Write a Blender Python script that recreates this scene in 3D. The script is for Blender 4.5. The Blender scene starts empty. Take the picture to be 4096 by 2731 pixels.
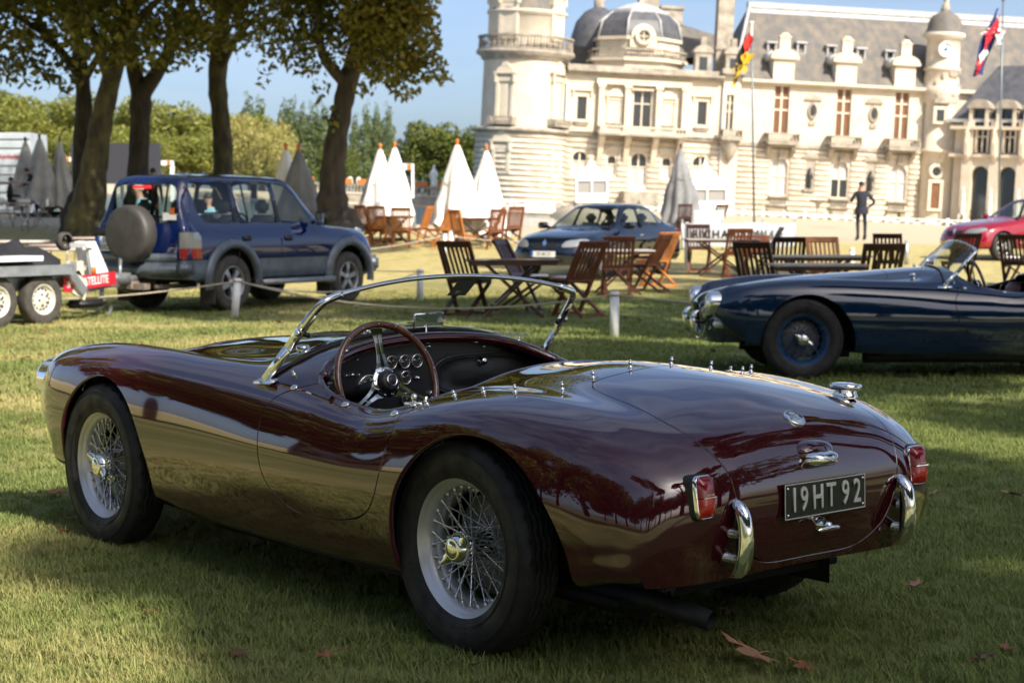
import bpy, bmesh, math, random
import numpy as np
from mathutils import Vector, Matrix
R = math.radians
SC = bpy.context.scene
COL = SC.collection

# ---------------------------------------------------------------- camera, sky, sun, exposure
cam_d = bpy.data.cameras.new('camera'); cam = bpy.data.objects.new('camera', cam_d); COL.objects.link(cam)
cam.location = (0, 0, 1.33); cam.rotation_euler = (math.pi/2 - 0.0737, 0, 0)
cam_d.sensor_width = 36; cam_d.lens = 60.46; cam_d.clip_start = 0.1; cam_d.clip_end = 6000
cam_d.dof.use_dof = True; cam_d.dof.focus_distance = 5.35; cam_d.dof.aperture_fstop = 6.3
SC.camera = cam
SUN_AZ, SUN_EL = R(38), R(41)          # azimuth to the right of straight behind the camera
sun_dir = Vector((math.sin(SUN_AZ)*math.cos(SUN_EL), -math.cos(SUN_AZ)*math.cos(SUN_EL), math.sin(SUN_EL)))
world = bpy.data.worlds.new('World'); SC.world = world; world.use_nodes = True
wn = world.node_tree; wn.nodes.clear()
w_out = wn.nodes.new('ShaderNodeOutputWorld'); w_bg = wn.nodes.new('ShaderNodeBackground')
w_sky = wn.nodes.new('ShaderNodeTexSky'); w_sky.sky_type = 'NISHITA'; w_sky.sun_disc = False
w_sky.sun_elevation = SUN_EL; w_sky.sun_rotation = math.pi - SUN_AZ
w_sky.air_density = 0.65; w_sky.dust_density = 2.8; w_sky.ozone_density = 2.0; w_sky.altitude = 50
# thin streaky high cloud, all round the sky
w_tc = wn.nodes.new('ShaderNodeTexCoord'); w_mp = wn.nodes.new('ShaderNodeMapping')
w_mp.inputs['Scale'].default_value = (1.1, 2.6, 5.5); w_mp.inputs['Rotation'].default_value = (0.1, 0.2, 0.9)
w_nz = wn.nodes.new('ShaderNodeTexNoise'); w_nz.inputs['Scale'].default_value = 1.7; w_nz.inputs['Detail'].default_value = 9
w_nz.inputs['Roughness'].default_value = 0.62; w_nz.inputs['Distortion'].default_value = 0.7
w_rp = wn.nodes.new('ShaderNodeMapRange'); w_rp.inputs[1].default_value = 0.42; w_rp.inputs[2].default_value = 0.78
w_rp.inputs[3].default_value = 0.0; w_rp.inputs[4].default_value = 0.62
w_mx = wn.nodes.new('ShaderNodeMixRGB'); w_mx.inputs[2].default_value = (3.3, 3.8, 4.5, 1)
L = wn.links
L.new(w_tc.outputs['Generated'], w_mp.inputs['Vector']); L.new(w_mp.outputs[0], w_nz.inputs['Vector'])
L.new(w_nz.outputs['Fac'], w_rp.inputs[0]); L.new(w_rp.outputs[0], w_mx.inputs[0])
L.new(w_sky.outputs[0], w_mx.inputs[1]); L.new(w_mx.outputs[0], w_bg.inputs['Color'])
w_bg.inputs['Strength'].default_value = 0.12
L.new(w_bg.outputs[0], w_out.inputs['Surface'])
sun_l = bpy.data.lights.new('sun', 'SUN'); sun_o = bpy.data.objects.new('sun', sun_l); COL.objects.link(sun_o)
sun_l.energy = 4.6; sun_l.angle = R(0.55); sun_l.color = (1.0, 0.92, 0.8)
sun_o.rotation_euler = sun_dir.to_track_quat('Z', 'Y').to_euler(); sun_o.location = (20, -20, 30)
SC.view_settings.view_transform = 'Standard'; SC.view_settings.look = 'None'
SC.view_settings.exposure = 0.85; SC.view_settings.gamma = 1; SC.view_settings.use_curve_mapping = False
SC.render.engine = 'CYCLES'
SC.cycles.use_denoising = True; SC.cycles.max_bounces = 10; SC.cycles.transparent_max_bounces = 16
SC.cycles.caustics_reflective = False; SC.cycles.caustics_refractive = False
SC.cycles.use_adaptive_sampling = True; SC.cycles.adaptive_threshold = 0.015
SC.cycles.sample_clamp_indirect = 6

# ---------------------------------------------------------------- materials
MATS = {}
def mat(name, col, rough=0.5, metal=0.0, coat=0.0, spec=None, var=0.0, vscale=8.0, bump=0.0, bscale=40.0, col2=None,
        trans=0.0, ior=None, alpha=None, stretch=None, emit=None, detail=4.0, rvar=0.0, lo=0.35, hi=0.65, obj=True):
    """Principled material with procedural colour variation (col -> col2) and fine bump."""
    if name in MATS: return MATS[name]
    m = bpy.data.materials.new(name); m.use_nodes = True; nt = m.node_tree; b = nt.nodes['Principled BSDF']
    b.inputs['Base Color'].default_value = (*col, 1); b.inputs['Roughness'].default_value = rough
    b.inputs['Metallic'].default_value = metal; b.inputs['Coat Weight'].default_value = coat
    b.inputs['Coat Roughness'].default_value = 0.015; b.inputs['Coat IOR'].default_value = 1.55
    if spec is not None: b.inputs['Specular IOR Level'].default_value = spec
    if trans: b.inputs['Transmission Weight'].default_value = trans
    if ior: b.inputs['IOR'].default_value = ior
    if alpha is not None: b.inputs['Alpha'].default_value = alpha
    if emit: b.inputs['Emission Color'].default_value = (*emit[:3], 1); b.inputs['Emission Strength'].default_value = emit[3]
    if var or col2 or bump or rvar:
        tc = nt.nodes.new('ShaderNodeTexCoord'); mp = nt.nodes.new('ShaderNodeMapping')
        nt.links.new(tc.outputs['Object' if obj else 'Generated'], mp.inputs['Vector'])
        if stretch: mp.inputs['Scale'].default_value = stretch
    if var or col2 or rvar:
        nz = nt.nodes.new('ShaderNodeTexNoise'); nz.inputs['Scale'].default_value = vscale; nz.inputs['Detail'].default_value = detail
        nz.inputs['Roughness'].default_value = 0.6
        nt.links.new(mp.outputs[0], nz.inputs['Vector'])
        rp = nt.nodes.new('ShaderNodeMapRange'); rp.inputs[1].default_value = lo; rp.inputs[2].default_value = hi
        nt.links.new(nz.outputs['Fac'], rp.inputs[0])
        if var or col2:
            mx = nt.nodes.new('ShaderNodeMixRGB'); nt.links.new(rp.outputs[0], mx.inputs[0])
            c2 = col2 if col2 else tuple(c*(1-var) for c in col)
            c1 = col if col2 else tuple(min(1, c*(1+var)) for c in col)
            mx.inputs[1].default_value = (*c1, 1); mx.inputs[2].default_value = (*c2, 1)
            nt.links.new(mx.outputs[0], b.inputs['Base Color'])
        if rvar:
            r2 = nt.nodes.new('ShaderNodeMapRange'); r2.inputs[3].default_value = max(0, rough-rvar); r2.inputs[4].default_value = rough+rvar
            nt.links.new(rp.outputs[0], r2.inputs[0]); nt.links.new(r2.outputs[0], b.inputs['Roughness'])
    if bump:
        n2 = nt.nodes.new('ShaderNodeTexNoise'); n2.inputs['Scale'].default_value = bscale; n2.inputs['Detail'].default_value = 6
        nt.links.new(mp.outputs[0], n2.inputs['Vector'])
        bp = nt.nodes.new('ShaderNodeBump'); bp.inputs['Strength'].default_value = bump; bp.inputs['Distance'].default_value = 0.02
        nt.links.new(n2.outputs['Fac'], bp.inputs['Height']); nt.links.new(bp.outputs[0], b.inputs['Normal'])
    MATS[name] = m
    return m

def glass_mat(name, tint=(0.9, 0.95, 0.93), rough=0.0, gloss=0.08, dens=0.0):
    """thin pane: mostly see-through, mirror-like at a glancing angle"""
    if name in MATS: return MATS[name]
    m = bpy.data.materials.new(name); m.use_nodes = True; nt = m.node_tree; nt.nodes.clear()
    o = nt.nodes.new('ShaderNodeOutputMaterial'); t = nt.nodes.new('ShaderNodeBsdfTransparent'); t.inputs[0].default_value = (*tint, 1)
    g = nt.nodes.new('ShaderNodeBsdfGlossy'); g.inputs['Roughness'].default_value = rough
    f = nt.nodes.new('ShaderNodeFresnel'); ge = nt.nodes.new('ShaderNodeNewGeometry'); ma = nt.nodes.new('ShaderNodeMath'); ma.operation = 'MULTIPLY_ADD'
    ma.inputs[1].default_value = -.8333; ma.inputs[2].default_value = 1.5; nt.links.new(ge.outputs['Backfacing'], ma.inputs[0]); nt.links.new(ma.outputs[0], f.inputs[0])
    mx = nt.nodes.new('ShaderNodeMixShader'); nt.links.new(f.outputs[0], mx.inputs[0])
    nt.links.new(t.outputs[0], mx.inputs[1]); nt.links.new(g.outputs[0], mx.inputs[2]); last = mx
    if dens:
        d = nt.nodes.new('ShaderNodeBsdfDiffuse'); d.inputs[0].default_value = (0.6, 0.62, 0.6, 1)
        m2 = nt.nodes.new('ShaderNodeMixShader'); m2.inputs[0].default_value = dens
        nt.links.new(mx.outputs[0], m2.inputs[1]); nt.links.new(d.outputs[0], m2.inputs[2]); last = m2
    nt.links.new(last.outputs[0], o.inputs[0]); MATS[name] = m
    return m

# ---------------------------------------------------------------- mesh helpers
class MB:
    """collects polygons; build() links ONE mesh object"""
    def __init__(s): s.v = []; s.f = []; s.n = 0; s.mi = []; s.cm = 0; s.sm = []; s.smooth = False
    def add(s, verts, faces, smooth=None):
        verts = [tuple(p) for p in verts]; k = s.n
        s.v += verts; s.n += len(verts)
        s.f += [tuple(i+k for i in f) for f in faces]
        s.mi += [s.cm]*len(faces); s.sm += [s.smooth if smooth is None else smooth]*len(faces)
        return s
    def box(s, c, d, rz=0, M=None):
        x, y, z = d[0]/2, d[1]/2, d[2]/2
        P = [(-x,-y,-z),(x,-y,-z),(x,y,-z),(-x,y,-z),(-x,-y,z),(x,-y,z),(x,y,z),(-x,y,z)]
        if rz:
            cs, sn = math.cos(rz), math.sin(rz); P = [(a*cs-b*sn, a*sn+b*cs, e) for a, b, e in P]
        P = [(a+c[0], b+c[1], e+c[2]) for a, b, e in P]
        if M is not None: P = [tuple(M @ Vector(p)) for p in P]
        return s.add(P, [(0,3,2,1),(4,5,6,7),(0,1,5,4),(1,2,6,5),(2,3,7,6),(3,0,4,7)], False)
    def bar(s, a, b, w, h=None, up=(0,0,1)):
        """rectangular bar from a to b, w across, h along up"""
        h = w if h is None else h
        a, b = Vector(a), Vector(b); d = (b-a)
        if d.length < 1e-9: return s
        d.normalize(); u = Vector(up)
        if abs(d.dot(u)) > 0.99: u = Vector((1,0,0))
        r = d.cross(u).normalized(); u = r.cross(d).normalized()
        P = [p + r*(i*w/2) + u*(j*h/2) for p in (a, b) for i, j in ((-1,-1),(1,-1),(1,1),(-1,1))]
        return s.add(P, [(0,1,2,3),(7,6,5,4),(0,4,5,1),(1,5,6,2),(2,6,7,3),(3,7,4,0)], False)
    def tube(s, pts, r, n=8, closed=False, caps=True):
        """round tube along points; r a number or one per point"""
        pts = [Vector(p) for p in pts]; m = len(pts); rs = [r]*m if not hasattr(r, '__len__') else list(r)
        V = []; F = []; u = None
        for i, p in enumerate(pts):
            if closed: t = pts[(i+1) % m]-pts[i-1]
            else: t = pts[min(i+1, m-1)]-pts[max(i-1, 0)]
            if t.length < 1e-9: t = Vector((0,0,1))
            t.normalize()
            if u is None:
                u = t.orthogonal().normalized()
            else:
                u = (u - t*u.dot(t))
                u = u.normalized() if u.length > 1e-6 else t.orthogonal().normalized()
            w = t.cross(u)
            for k in range(n):
                a = 2*math.pi*k/n; V.append(p + (u*math.cos(a)+w*math.sin(a))*rs[i])
        for i in range(m if closed else m-1):
            for k in range(n):
                a, b = i*n+k, i*n+(k+1) % n; c, d = ((i+1) % m)*n+(k+1) % n, ((i+1) % m)*n+k
                F.append((a, b, c, d))
        if caps and not closed:
            F.append(tuple(range(n-1, -1, -1))); F.append(tuple((m-1)*n+k for k in range(n)))
        return s.add(V, F, True)
    def lathe(s, prof, n=24, c=(0,0,0), axis='z', M=None, cap=True, sm=True, a0=0, a1=2*math.pi):
        """profile of (radius, height) turned about an axis"""
        full = abs(a1-a0-2*math.pi) < 1e-6; V = []; F = []; m = len(prof); q = n if full else n+1
        for r, h in prof:
            for k in range(q):
                a = a0+(a1-a0)*k/n; x, y = r*math.cos(a), r*math.sin(a)
                p = (x, y, h) if axis == 'z' else ((h, x, y) if axis == 'x' else (y, h, x))
                V.append((p[0]+c[0], p[1]+c[1], p[2]+c[2]))
        for i in range(m-1):
            for k in range(n):
                b = (k+1) % q if full else k+1
                F.append((i*q+k, i*q+b, (i+1)*q+b, (i+1)*q+k))
        if M is not None: V = [tuple(M @ Vector(p)) for p in V]
        s.add(V, F, sm)
        return s
    def prism(s, poly, z0, z1, M=None, axis='z', sm=False):
        """extrude a 2-D polygon"""
        n = len(poly); out = []
        for z in (z0, z1):
            for x, y in poly:
                p = (x, y, z) if axis == 'z' else ((z, x, y) if axis == 'x' else (x, z, y))
                out.append(p)
        if M is not None: out = [tuple(M @ Vector(p)) for p in out]
        F = [tuple(range(n-1, -1, -1)), tuple(range(n, 2*n))]
        s.add(out, F, False)
        k = s.n-2*n
        for i in range(n):
            j = (i+1) % n; s.f.append((k+i, k+j, k+n+j, k+n+i)); s.mi.append(s.cm); s.sm.append(sm)
        return s
    def ball(s, c, r, n=12, m=8):
        r = (r, r, r) if not hasattr(r, '__len__') else r; V = [(c[0], c[1], c[2]-r[2])]; F = []
        for i in range(1, m):
            t = math.pi*i/m
            for k in range(n):
                a = 2*math.pi*k/n
                V.append((c[0]+r[0]*math.sin(t)*math.cos(a), c[1]+r[1]*math.sin(t)*math.sin(a), c[2]-r[2]*math.cos(t)))
        V.append((c[0], c[1], c[2]+r[2])); e = len(V)-1
        for k in range(n): F.append((0, 1+(k+1) % n, 1+k))
        for i in range(m-2):
            for k in range(n):
                a, b = 1+i*n+k, 1+i*n+(k+1) % n; F.append((a, b, b+n, a+n))
        for k in range(n): F.append((e, 1+(m-2)*n+k, 1+(m-2)*n+(k+1) % n))
        return s.add(V, F, True)
    def grid(s, G, closed_u=False, closed_v=False, sm=True):
        """G[i][j] points -> quads"""
        a, b = len(G), len(G[0]); V = [p for row in G for p in row]; F = []
        for i in range(a if closed_u else a-1):
            for j in range(b if closed_v else b-1):
                i2, j2 = (i+1) % a, (j+1) % b
                F.append((i*b+j, i2*b+j, i2*b+j2, i*b+j2))
        return s.add(V, F, sm)
    def transform(s, M):
        s.v = [tuple(M @ Vector(p)) for p in s.v]; return s
    def mesh(s, name, mats):
        me = bpy.data.meshes.new(name); me.from_pydata(s.v, [], s.f)
        for m in (mats if isinstance(mats, (list, tuple)) else [mats]): me.materials.append(m)
        me.polygons.foreach_set('material_index', s.mi); me.polygons.foreach_set('use_smooth', s.sm)
        me.update(); return me
    def build(s, name, mats, parent=None, bevel=0, seg=2):
        me = s.mesh(name, mats)
        if bevel:
            bm = bmesh.new(); bm.from_mesh(me)
            bmesh.ops.bevel(bm, geom=[e for e in bm.edges if len(e.link_faces) == 2 and e.calc_face_angle(0) > 0.5], offset=bevel,
                            segments=seg, affect='EDGES', clamp_overlap=True)
            bm.to_mesh(me); bm.free()
            me.polygons.foreach_set('use_smooth', [True]*len(me.polygons))
        return link(name, me, parent)

def link(name, me, parent=None):
    o = bpy.data.objects.new(name, me); COL.objects.link(o)
    if parent is not None: o.parent = parent
    return o
def tag(o, label=None, cat=None, group=None, kind=None):
    if label: o['label'] = label
    if cat: o['category'] = cat
    if group: o['group'] = group
    if kind: o['kind'] = kind
    return o
def empty(name, loc=(0,0,0), rz=0, label=None, cat=None, group=None):
    o = bpy.data.objects.new(name, None); COL.objects.link(o); o.location = loc; o.rotation_euler = (0, 0, rz)
    o.empty_display_size = 0.2
    return tag(o, label, cat, group)
KIDS = None
def copy_tree(o, parent=None):
    c = o.copy(); COL.objects.link(c); c.parent = parent
    for ch in list(o.children): copy_tree(ch, c)
    return c
def inst(o, loc, rz, label, group=None, scale=None):
    c = copy_tree(o); c.location = loc; c.rotation_euler = (0, 0, rz); c['label'] = label
    if group: c['group'] = group
    if scale: c.scale = scale
    return c
_DG = None
def text_mesh(body, size, extrude, bevel=0, align='CENTER', space=1.0):
    cu = bpy.data.curves.new('txt', 'FONT'); cu.body = body; cu.size = size; cu.extrude = extrude; cu.bevel_depth = bevel
    cu.align_x = align; cu.align_y = 'CENTER'; cu.space_character = space; cu.resolution_u = 3
    o = bpy.data.objects.new('txt', cu); COL.objects.link(o)
    bpy.context.view_layer.update()
    me = bpy.data.meshes.new_from_object(o.evaluated_get(bpy.context.evaluated_depsgraph_get()))
    bpy.data.objects.remove(o); bpy.data.curves.remove(cu)
    return me
def text(name, body, size, extrude, m, parent, M, align='CENTER', sx=1.0, bevel=0, space=1.0):
    """raised or printed lettering; M places its XY plane"""
    me = text_mesh(body, size, extrude, bevel, align, space); me.transform(M @ Matrix.Diagonal((sx, 1, 1, 1)))
    me.materials.clear(); me.materials.append(m); me.name = name
    return link(name, me, parent)
def frame(o, x, y):
    """matrix with origin o, axes x, y (z = x cross y)"""
    x = Vector(x).normalized(); y = Vector(y); z = x.cross(y).normalized(); y = z.cross(x)
    return Matrix(((x.x, y.x, z.x, o[0]), (x.y, y.y, z.y, o[1]), (x.z, y.z, z.z, o[2]), (0, 0, 0, 1)))
def pchip(x, y, q):
    """shape-keeping cubic through (x, y) with x rising"""
    x = np.asarray(x, float); y = np.asarray(y, float); h = np.diff(x); d = np.diff(y)/h; m = np.zeros(len(x))
    for i in range(1, len(x)-1):
        if d[i-1]*d[i] > 0:
            w1, w2 = 2*h[i]+h[i-1], h[i]+2*h[i-1]; m[i] = (w1+w2)/(w1/d[i-1]+w2/d[i])
    m[0], m[-1] = d[0], d[-1]
    q = np.asarray(q, float); i = np.clip(np.searchsorted(x, q)-1, 0, len(x)-2); t = (q-x[i])/h[i]
    return (2*t**3-3*t*t+1)*y[i]+(t**3-2*t*t+t)*h[i]*m[i]+(-2*t**3+3*t*t)*y[i+1]+(t**3-t*t)*h[i]*m[i+1]
def spline(P, per, closed=False):
    """Catmull-Rom (centripetal) through the points, `per` samples a span -> array"""
    P = np.asarray(P, float); n = len(P)
    Q = np.vstack([P[-1:], P, P[:2]]) if closed else np.vstack([2*P[:1]-P[1:2], P, 2*P[-1:]-P[-2:-1]])
    out = []
    for i in range(n if closed else n-1):
        p0, p1, p2, p3 = Q[i:i+4]; t0 = 0
        t1 = t0+max(np.linalg.norm(p1-p0), 1e-6)**.5; t2 = t1+max(np.linalg.norm(p2-p1), 1e-6)**.5; t3 = t2+max(np.linalg.norm(p3-p2), 1e-6)**.5
        t = np.linspace(t1, t2, per, endpoint=False)[:, None]
        a1 = (t1-t)/(t1-t0)*p0+(t-t0)/(t1-t0)*p1; a2 = (t2-t)/(t2-t1)*p1+(t-t1)/(t2-t1)*p2; a3 = (t3-t)/(t3-t2)*p2+(t-t2)/(t3-t2)*p3
        b1 = (t2-t)/(t2-t0)*a1+(t-t0)/(t2-t0)*a2; b2 = (t3-t)/(t3-t1)*a2+(t-t1)/(t3-t1)*a3
        out.append((t2-t)/(t2-t1)*b1+(t-t1)/(t2-t1)*b2)
    if not closed: out.append(P[-1:])
    return np.vstack(out)
# ---------------------------------------------------------------- roadster body surface (car frame: x forward from the rear axle, y to its left, z up)
def car_surface():
    xs = [-.45, -.2, 0, .25, .5, .8, 1.1, 1.4, 1.7, 2.0, 2.3, 2.55, 2.75]
    Z0 = [0.823, 0.849, 0.856, 0.836, 0.848, 0.872, 0.895, 0.876, 0.852, 0.832, 0.803, 0.770, 0.737]
    Z1 = [0.802, 0.826, 0.831, 0.818, 0.825, 0.858, 0.881, 0.856, 0.826, 0.808, 0.778, 0.742, 0.712]
    Y1 = [.25]*6+[.25, .25, .25, .24, .23, .22, .21]
    Z2 = [0.775, 0.798, 0.800, 0.784, 0.775, 0.815, 0.845, 0.800, 0.777, 0.768, 0.748, 0.718, 0.690]
    Y2 = [.40, .41, .42, .43, .44, .43, .42, .42, .41, .41, .40, .39, .38]
    Z3 = [0.757, 0.786, 0.788, 0.758, 0.710, 0.736, 0.763, 0.782, 0.795, 0.807, 0.809, 0.795, 0.768]
    Y3 = [.54, .55, .56, .58, .60, .605, .60, .585, .575, .57, .565, .56, .555]
    Z4 = [.705, .730, .728, .700, .668, .680, .690, .706, .724, .742, .748, .738, .715]
    Y4 = [.665, .685, .69, .69, .685, .682, .678, .675, .675, .68, .685, .685, .675]
    Z5 = [.545, .56, .56, .55, .54, .54, .54, .545, .55, .56, .56, .55, .54]
    Y5 = [.725, .745, .75, .745, .738, .733, .728, .722, .722, .73, .735, .73, .715]
    Z6 = [.40, .40, .39, .37, .36, .36, .36, .365, .37, .38, .39, .395, .40]
    Y6 = [.715, .735, .74, .738, .73, .725, .718, .712, .712, .72, .725, .718, .70]
    Z7 = [.292, .27, .24, .215, .20, .195, .195, .20, .215, .235, .255, .275, .29]
    Y7 = [.68, .695, .695, .685, .672, .665, .66, .658, .66, .67, .68, .675, .665]
    Z8 = [.29, .26, .23, .205, .19, .185, .185, .19, .205, .225, .245, .265, .28]
    Y8 = [.5]*13
    rows = [([0]*13, Z0), (Y1, Z1), (Y2, Z2), (Y3, Z3), (Y4, Z4), (Y5, Z5), (Y6, Z6), (Y7, Z7), (Y8, Z8)]
    main = np.array([[[x, r[0][i], r[1][i]] for r in rows] for i, x in enumerate(xs)])
    tail = np.array([
     [[-.785,0,.318],[-.785,.2,.316],[-.783,.32,.314],[-.775,.42,.312],[-.76,.50,.31],[-.745,.545,.31],[-.73,.575,.31],[-.715,.59,.31],[-.70,.5,.305]],
     [[-.825,0,.41],[-.824,.20,.41],[-.82,.33,.41],[-.81,.435,.405],[-.785,.525,.39],[-.76,.572,.375],[-.735,.60,.355],[-.715,.605,.335],[-.70,.5,.305]],
     [[-.842,0,.53],[-.841,.21,.53],[-.836,.34,.525],[-.825,.448,.51],[-.793,.553,.485],[-.763,.606,.44],[-.738,.624,.395],[-.71,.625,.345],[-.68,.5,.303]],
     [[-.818,0,.64],[-.816,.22,.636],[-.812,.35,.627],[-.80,.462,.607],[-.768,.574,.572],[-.740,.628,.49],[-.716,.644,.41],[-.69,.645,.34],[-.65,.5,.30]],
     [[-.752,0,.722],[-.749,.23,.711],[-.740,.38,.696],[-.722,.492,.672],[-.70,.604,.628],[-.675,.662,.52],[-.65,.674,.41],[-.625,.665,.33],[-.6,.5,.298]],
     [[-.62,0,.780],[-.62,.25,.765],[-.61,.40,.745],[-.60,.525,.720],[-.585,.645,.672],[-.57,.698,.53],[-.555,.70,.40],[-.54,.675,.305],[-.53,.5,.295]]])
    nose = np.array([
     [[2.92,0,.70],[2.92,.2,.675],[2.91,.37,.655],[2.89,.545,.745],[2.87,.65,.675],[2.84,.69,.53],[2.79,.685,.40],[2.72,.66,.30],[2.7,.5,.28]],
     [[3.03,0,.655],[3.025,.19,.635],[3.0,.35,.615],[3.0,.53,.672],[2.965,.625,.615],[2.915,.66,.51],[2.835,.66,.40],[2.745,.64,.31],[2.72,.5,.28]],
     [[3.08,0,.58],[3.07,.18,.57],[3.035,.33,.555],[3.045,.50,.585],[2.995,.60,.54],[2.93,.64,.47],[2.855,.635,.39],[2.77,.62,.32],[2.74,.5,.28]],
     [[3.06,0,.42],[3.055,.17,.42],[3.03,.31,.43],[2.985,.46,.45],[2.93,.55,.43],[2.88,.595,.395],[2.835,.605,.36],[2.77,.60,.32],[2.75,.5,.28]],
     [[2.98,0,.27],[2.975,.17,.27],[2.96,.3,.275],[2.915,.42,.28],[2.865,.49,.285],[2.83,.54,.29],[2.80,.56,.29],[2.77,.57,.29],[2.75,.5,.275]]])
    G = np.concatenate([tail, main, nose], 0)                 # (24, 9, 3)
    # mirror two rows across the centre so that the section is smooth at y = 0
    A = np.stack([spline(G[:, j], 16) for j in range(9)], 1)  # along the car
    out = []
    for i in range(len(A)):
        c = A[i]; full = np.vstack([c[2:0:-1]*[1,-1,1], c])
        s = spline(full, 14)
        out.append(s[28:])
    S = np.array(out)                                         # (369, 113, 3)
    S[:, 0, 1] = 0
    return S
def surf_normals(S):
    du = np.gradient(S, axis=0); dv = np.gradient(S, axis=1)
    dv[:, 0] = [0, 1, 0]                                      # symmetric at the centre line
    du[:, 0, 1] = 0
    N = np.cross(du, dv); n = np.linalg.norm(N, axis=2, keepdims=True); n[n < 1e-12] = 1
    return N/n
def clip_tris(V, N, T, phi):
    """part of the triangle mesh where phi > 0, cut exactly along phi = 0"""
    ins = phi[T] > 0; cnt = ins.sum(1)
    out = [T[cnt == 3]]; newV = [V]; newN = [N]; k = len(V); cache = {}
    addv, addn = [], []
    def cut(a, b):
        nonlocal k
        key = (a, b) if a < b else (b, a)
        if key in cache: return cache[key]
        a, b = key; t = phi[a]/(phi[a]-phi[b]); t = min(max(t, 0), 1)
        addv.append(V[a]+(V[b]-V[a])*t); n = N[a]+(N[b]-N[a])*t; addn.append(n/max(np.linalg.norm(n), 1e-9))
        cache[key] = k; k += 1
        return k-1
    ex = []
    sel = (cnt == 1) | (cnt == 2)
    for tri, i in zip(T[sel].tolist(), ins[sel].tolist()):
        if sum(i) == 1:
            j = i.index(True); a, b, c = tri[j], tri[(j+1) % 3], tri[(j+2) % 3]
            ex.append((a, cut(a, b), cut(a, c)))
        else:
            j = i.index(False); a, b, c = tri[j], tri[(j+1) % 3], tri[(j+2) % 3]
            p, q = cut(a, b), cut(a, c)
            ex.append((p, b, c)); ex.append((p, c, q))
    if addv: newV.append(np.array(addv)); newN.append(np.array(addn))
    if ex: out.append(np.array(ex))
    V2, N2, T2 = np.vstack(newV), np.vstack(newN), np.vstack(out)
    used = np.unique(T2); mp = -np.ones(len(V2), int); mp[used] = np.arange(len(used))
    return V2[used], N2[used], mp[T2]
def panel_mesh(name, V, N, T, m, lip=0.014):
    """smooth panel whose edges are folded inwards by lip metres"""
    D = np.vstack([T[:, [0, 1]], T[:, [1, 2]], T[:, [2, 0]]])
    _, idx, c = np.unique(np.sort(D, 1), axis=0, return_index=True, return_counts=True)
    B = D[idx[c == 1]]                                    # boundary edges, directed
    a, b = B[:, 0], B[:, 1]; k = len(V)
    out = np.cross(V[b]-V[a], N[a]); out /= np.maximum(np.linalg.norm(out, axis=1, keepdims=True), 1e-9)
    acc = np.zeros_like(V); np.add.at(acc, a, out); np.add.at(acc, b, out)
    acc /= np.maximum(np.linalg.norm(acc, axis=1, keepdims=True), 1e-9)
    bv = np.unique(B); mp = -np.ones(len(V), int); mp[bv] = np.arange(len(bv)); nb = len(bv)
    V2 = np.vstack([V, V[bv], V[bv]-N[bv]*lip]); nrm = acc[bv]
    N2 = np.vstack([N, N[bv]*.6+nrm*.4, nrm])
    ia, ib = k+mp[a], k+mp[b]
    Q = np.vstack([np.stack([ib, ia, ia+nb], 1), np.stack([ib, ia+nb, ib+nb], 1)])
    me = bpy.data.meshes.new(name); me.from_pydata(V2.tolist(), [], np.vstack([T, Q]).tolist())
    me.materials.append(m); me.polygons.foreach_set('use_smooth', [True]*len(me.polygons)); me.update()
    n = N2/np.maximum(np.linalg.norm(N2, axis=1, keepdims=True), 1e-9)
    me.normals_split_custom_set_from_vertices(n.tolist())
    return me
def in_poly(P, Q):
    x, y = P[:, 0], P[:, 1]; r = np.zeros(len(P), bool); n = len(Q)
    for i in range(n):
        x1, y1 = Q[i]; x2, y2 = Q[(i+1) % n]
        if y1 == y2: continue
        r ^= ((y1 > y) != (y2 > y)) & (x < (x2-x1)*(y-y1)/(y2-y1)+x1)
    return r
def dist_line(P, Q, closed=True):
    """distance from points to a polyline (any dimension)"""
    best = np.full(len(P), 9.0); n = len(Q)
    for i in range(n if closed else n-1):
        a, b = Q[i], Q[(i+1) % n]; ab = b-a; l = ab@ab
        if l < 1e-14: continue
        t = np.clip(((P-a)@ab)/l, 0, 1); np.minimum(best, np.linalg.norm(P-a-t[:, None]*ab, axis=1), out=best)
    return best
def sd_poly(P, Q):
    d = dist_line(P, Q); return np.where(in_poly(P, Q), -d, d)
ARCH_R = dict(c=-.10, z=.30, b=.385, f=.375, r=.43); ARCH_F = dict(c=2.25, z=.28, b=.41, f=.378, r=.388)
def arch_phi(V, A):
    dx = V[:, 0]-A['c']; a = np.where(dx > 0, A['f'], A['r']); dz = np.maximum(V[:, 2]-A['z'], 0)
    f = (np.sqrt((dx/a)**2+(dz/A['b'])**2)-1)*.38
    return np.where(np.abs(V[:, 1]) < .42, .5, f)
_ck = [(.27,0),(.262,.2),(.235,.38),(.205,.52),(.235,.600),(.33,.634),(.52,.622),(.72,.612),(.85,.587),(.935,.54),(.99,.465),(1.02,.36),(1.035,.2),(1.04,0)]
COCKPIT = spline(_ck+[(x, -y) for x, y in _ck[-2:0:-1]], 6, True)
DOOR = np.vstack([[(.84,.95)], spline([(.84,.765),(.90,.75),(.97,.727),(1.03,.695),(1.058,.65),(1.058,.57),(1.028,.455),(.985,.40),(.918,.36),(.84,.336),(.757,.328),
   (.6,.336),(.503,.351),(.43,.372),(.381,.399),(.345,.44),(.318,.50),(.298,.58),(.287,.66),(.285,.72),(.275,.78)], 8), [(.27,.95)]])
LID_UV = [(113.7,0),(113.6,7),(113.6,13),(112.6,18),(110,21.5),(106,24),(100,26),(85,28.6),(74,29.6),(61,30.6),(50,30.8),(39,30.2),(28,28.6),(18,26),(8.5,19),(4.5,12),(4,6),(4,0)]
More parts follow.
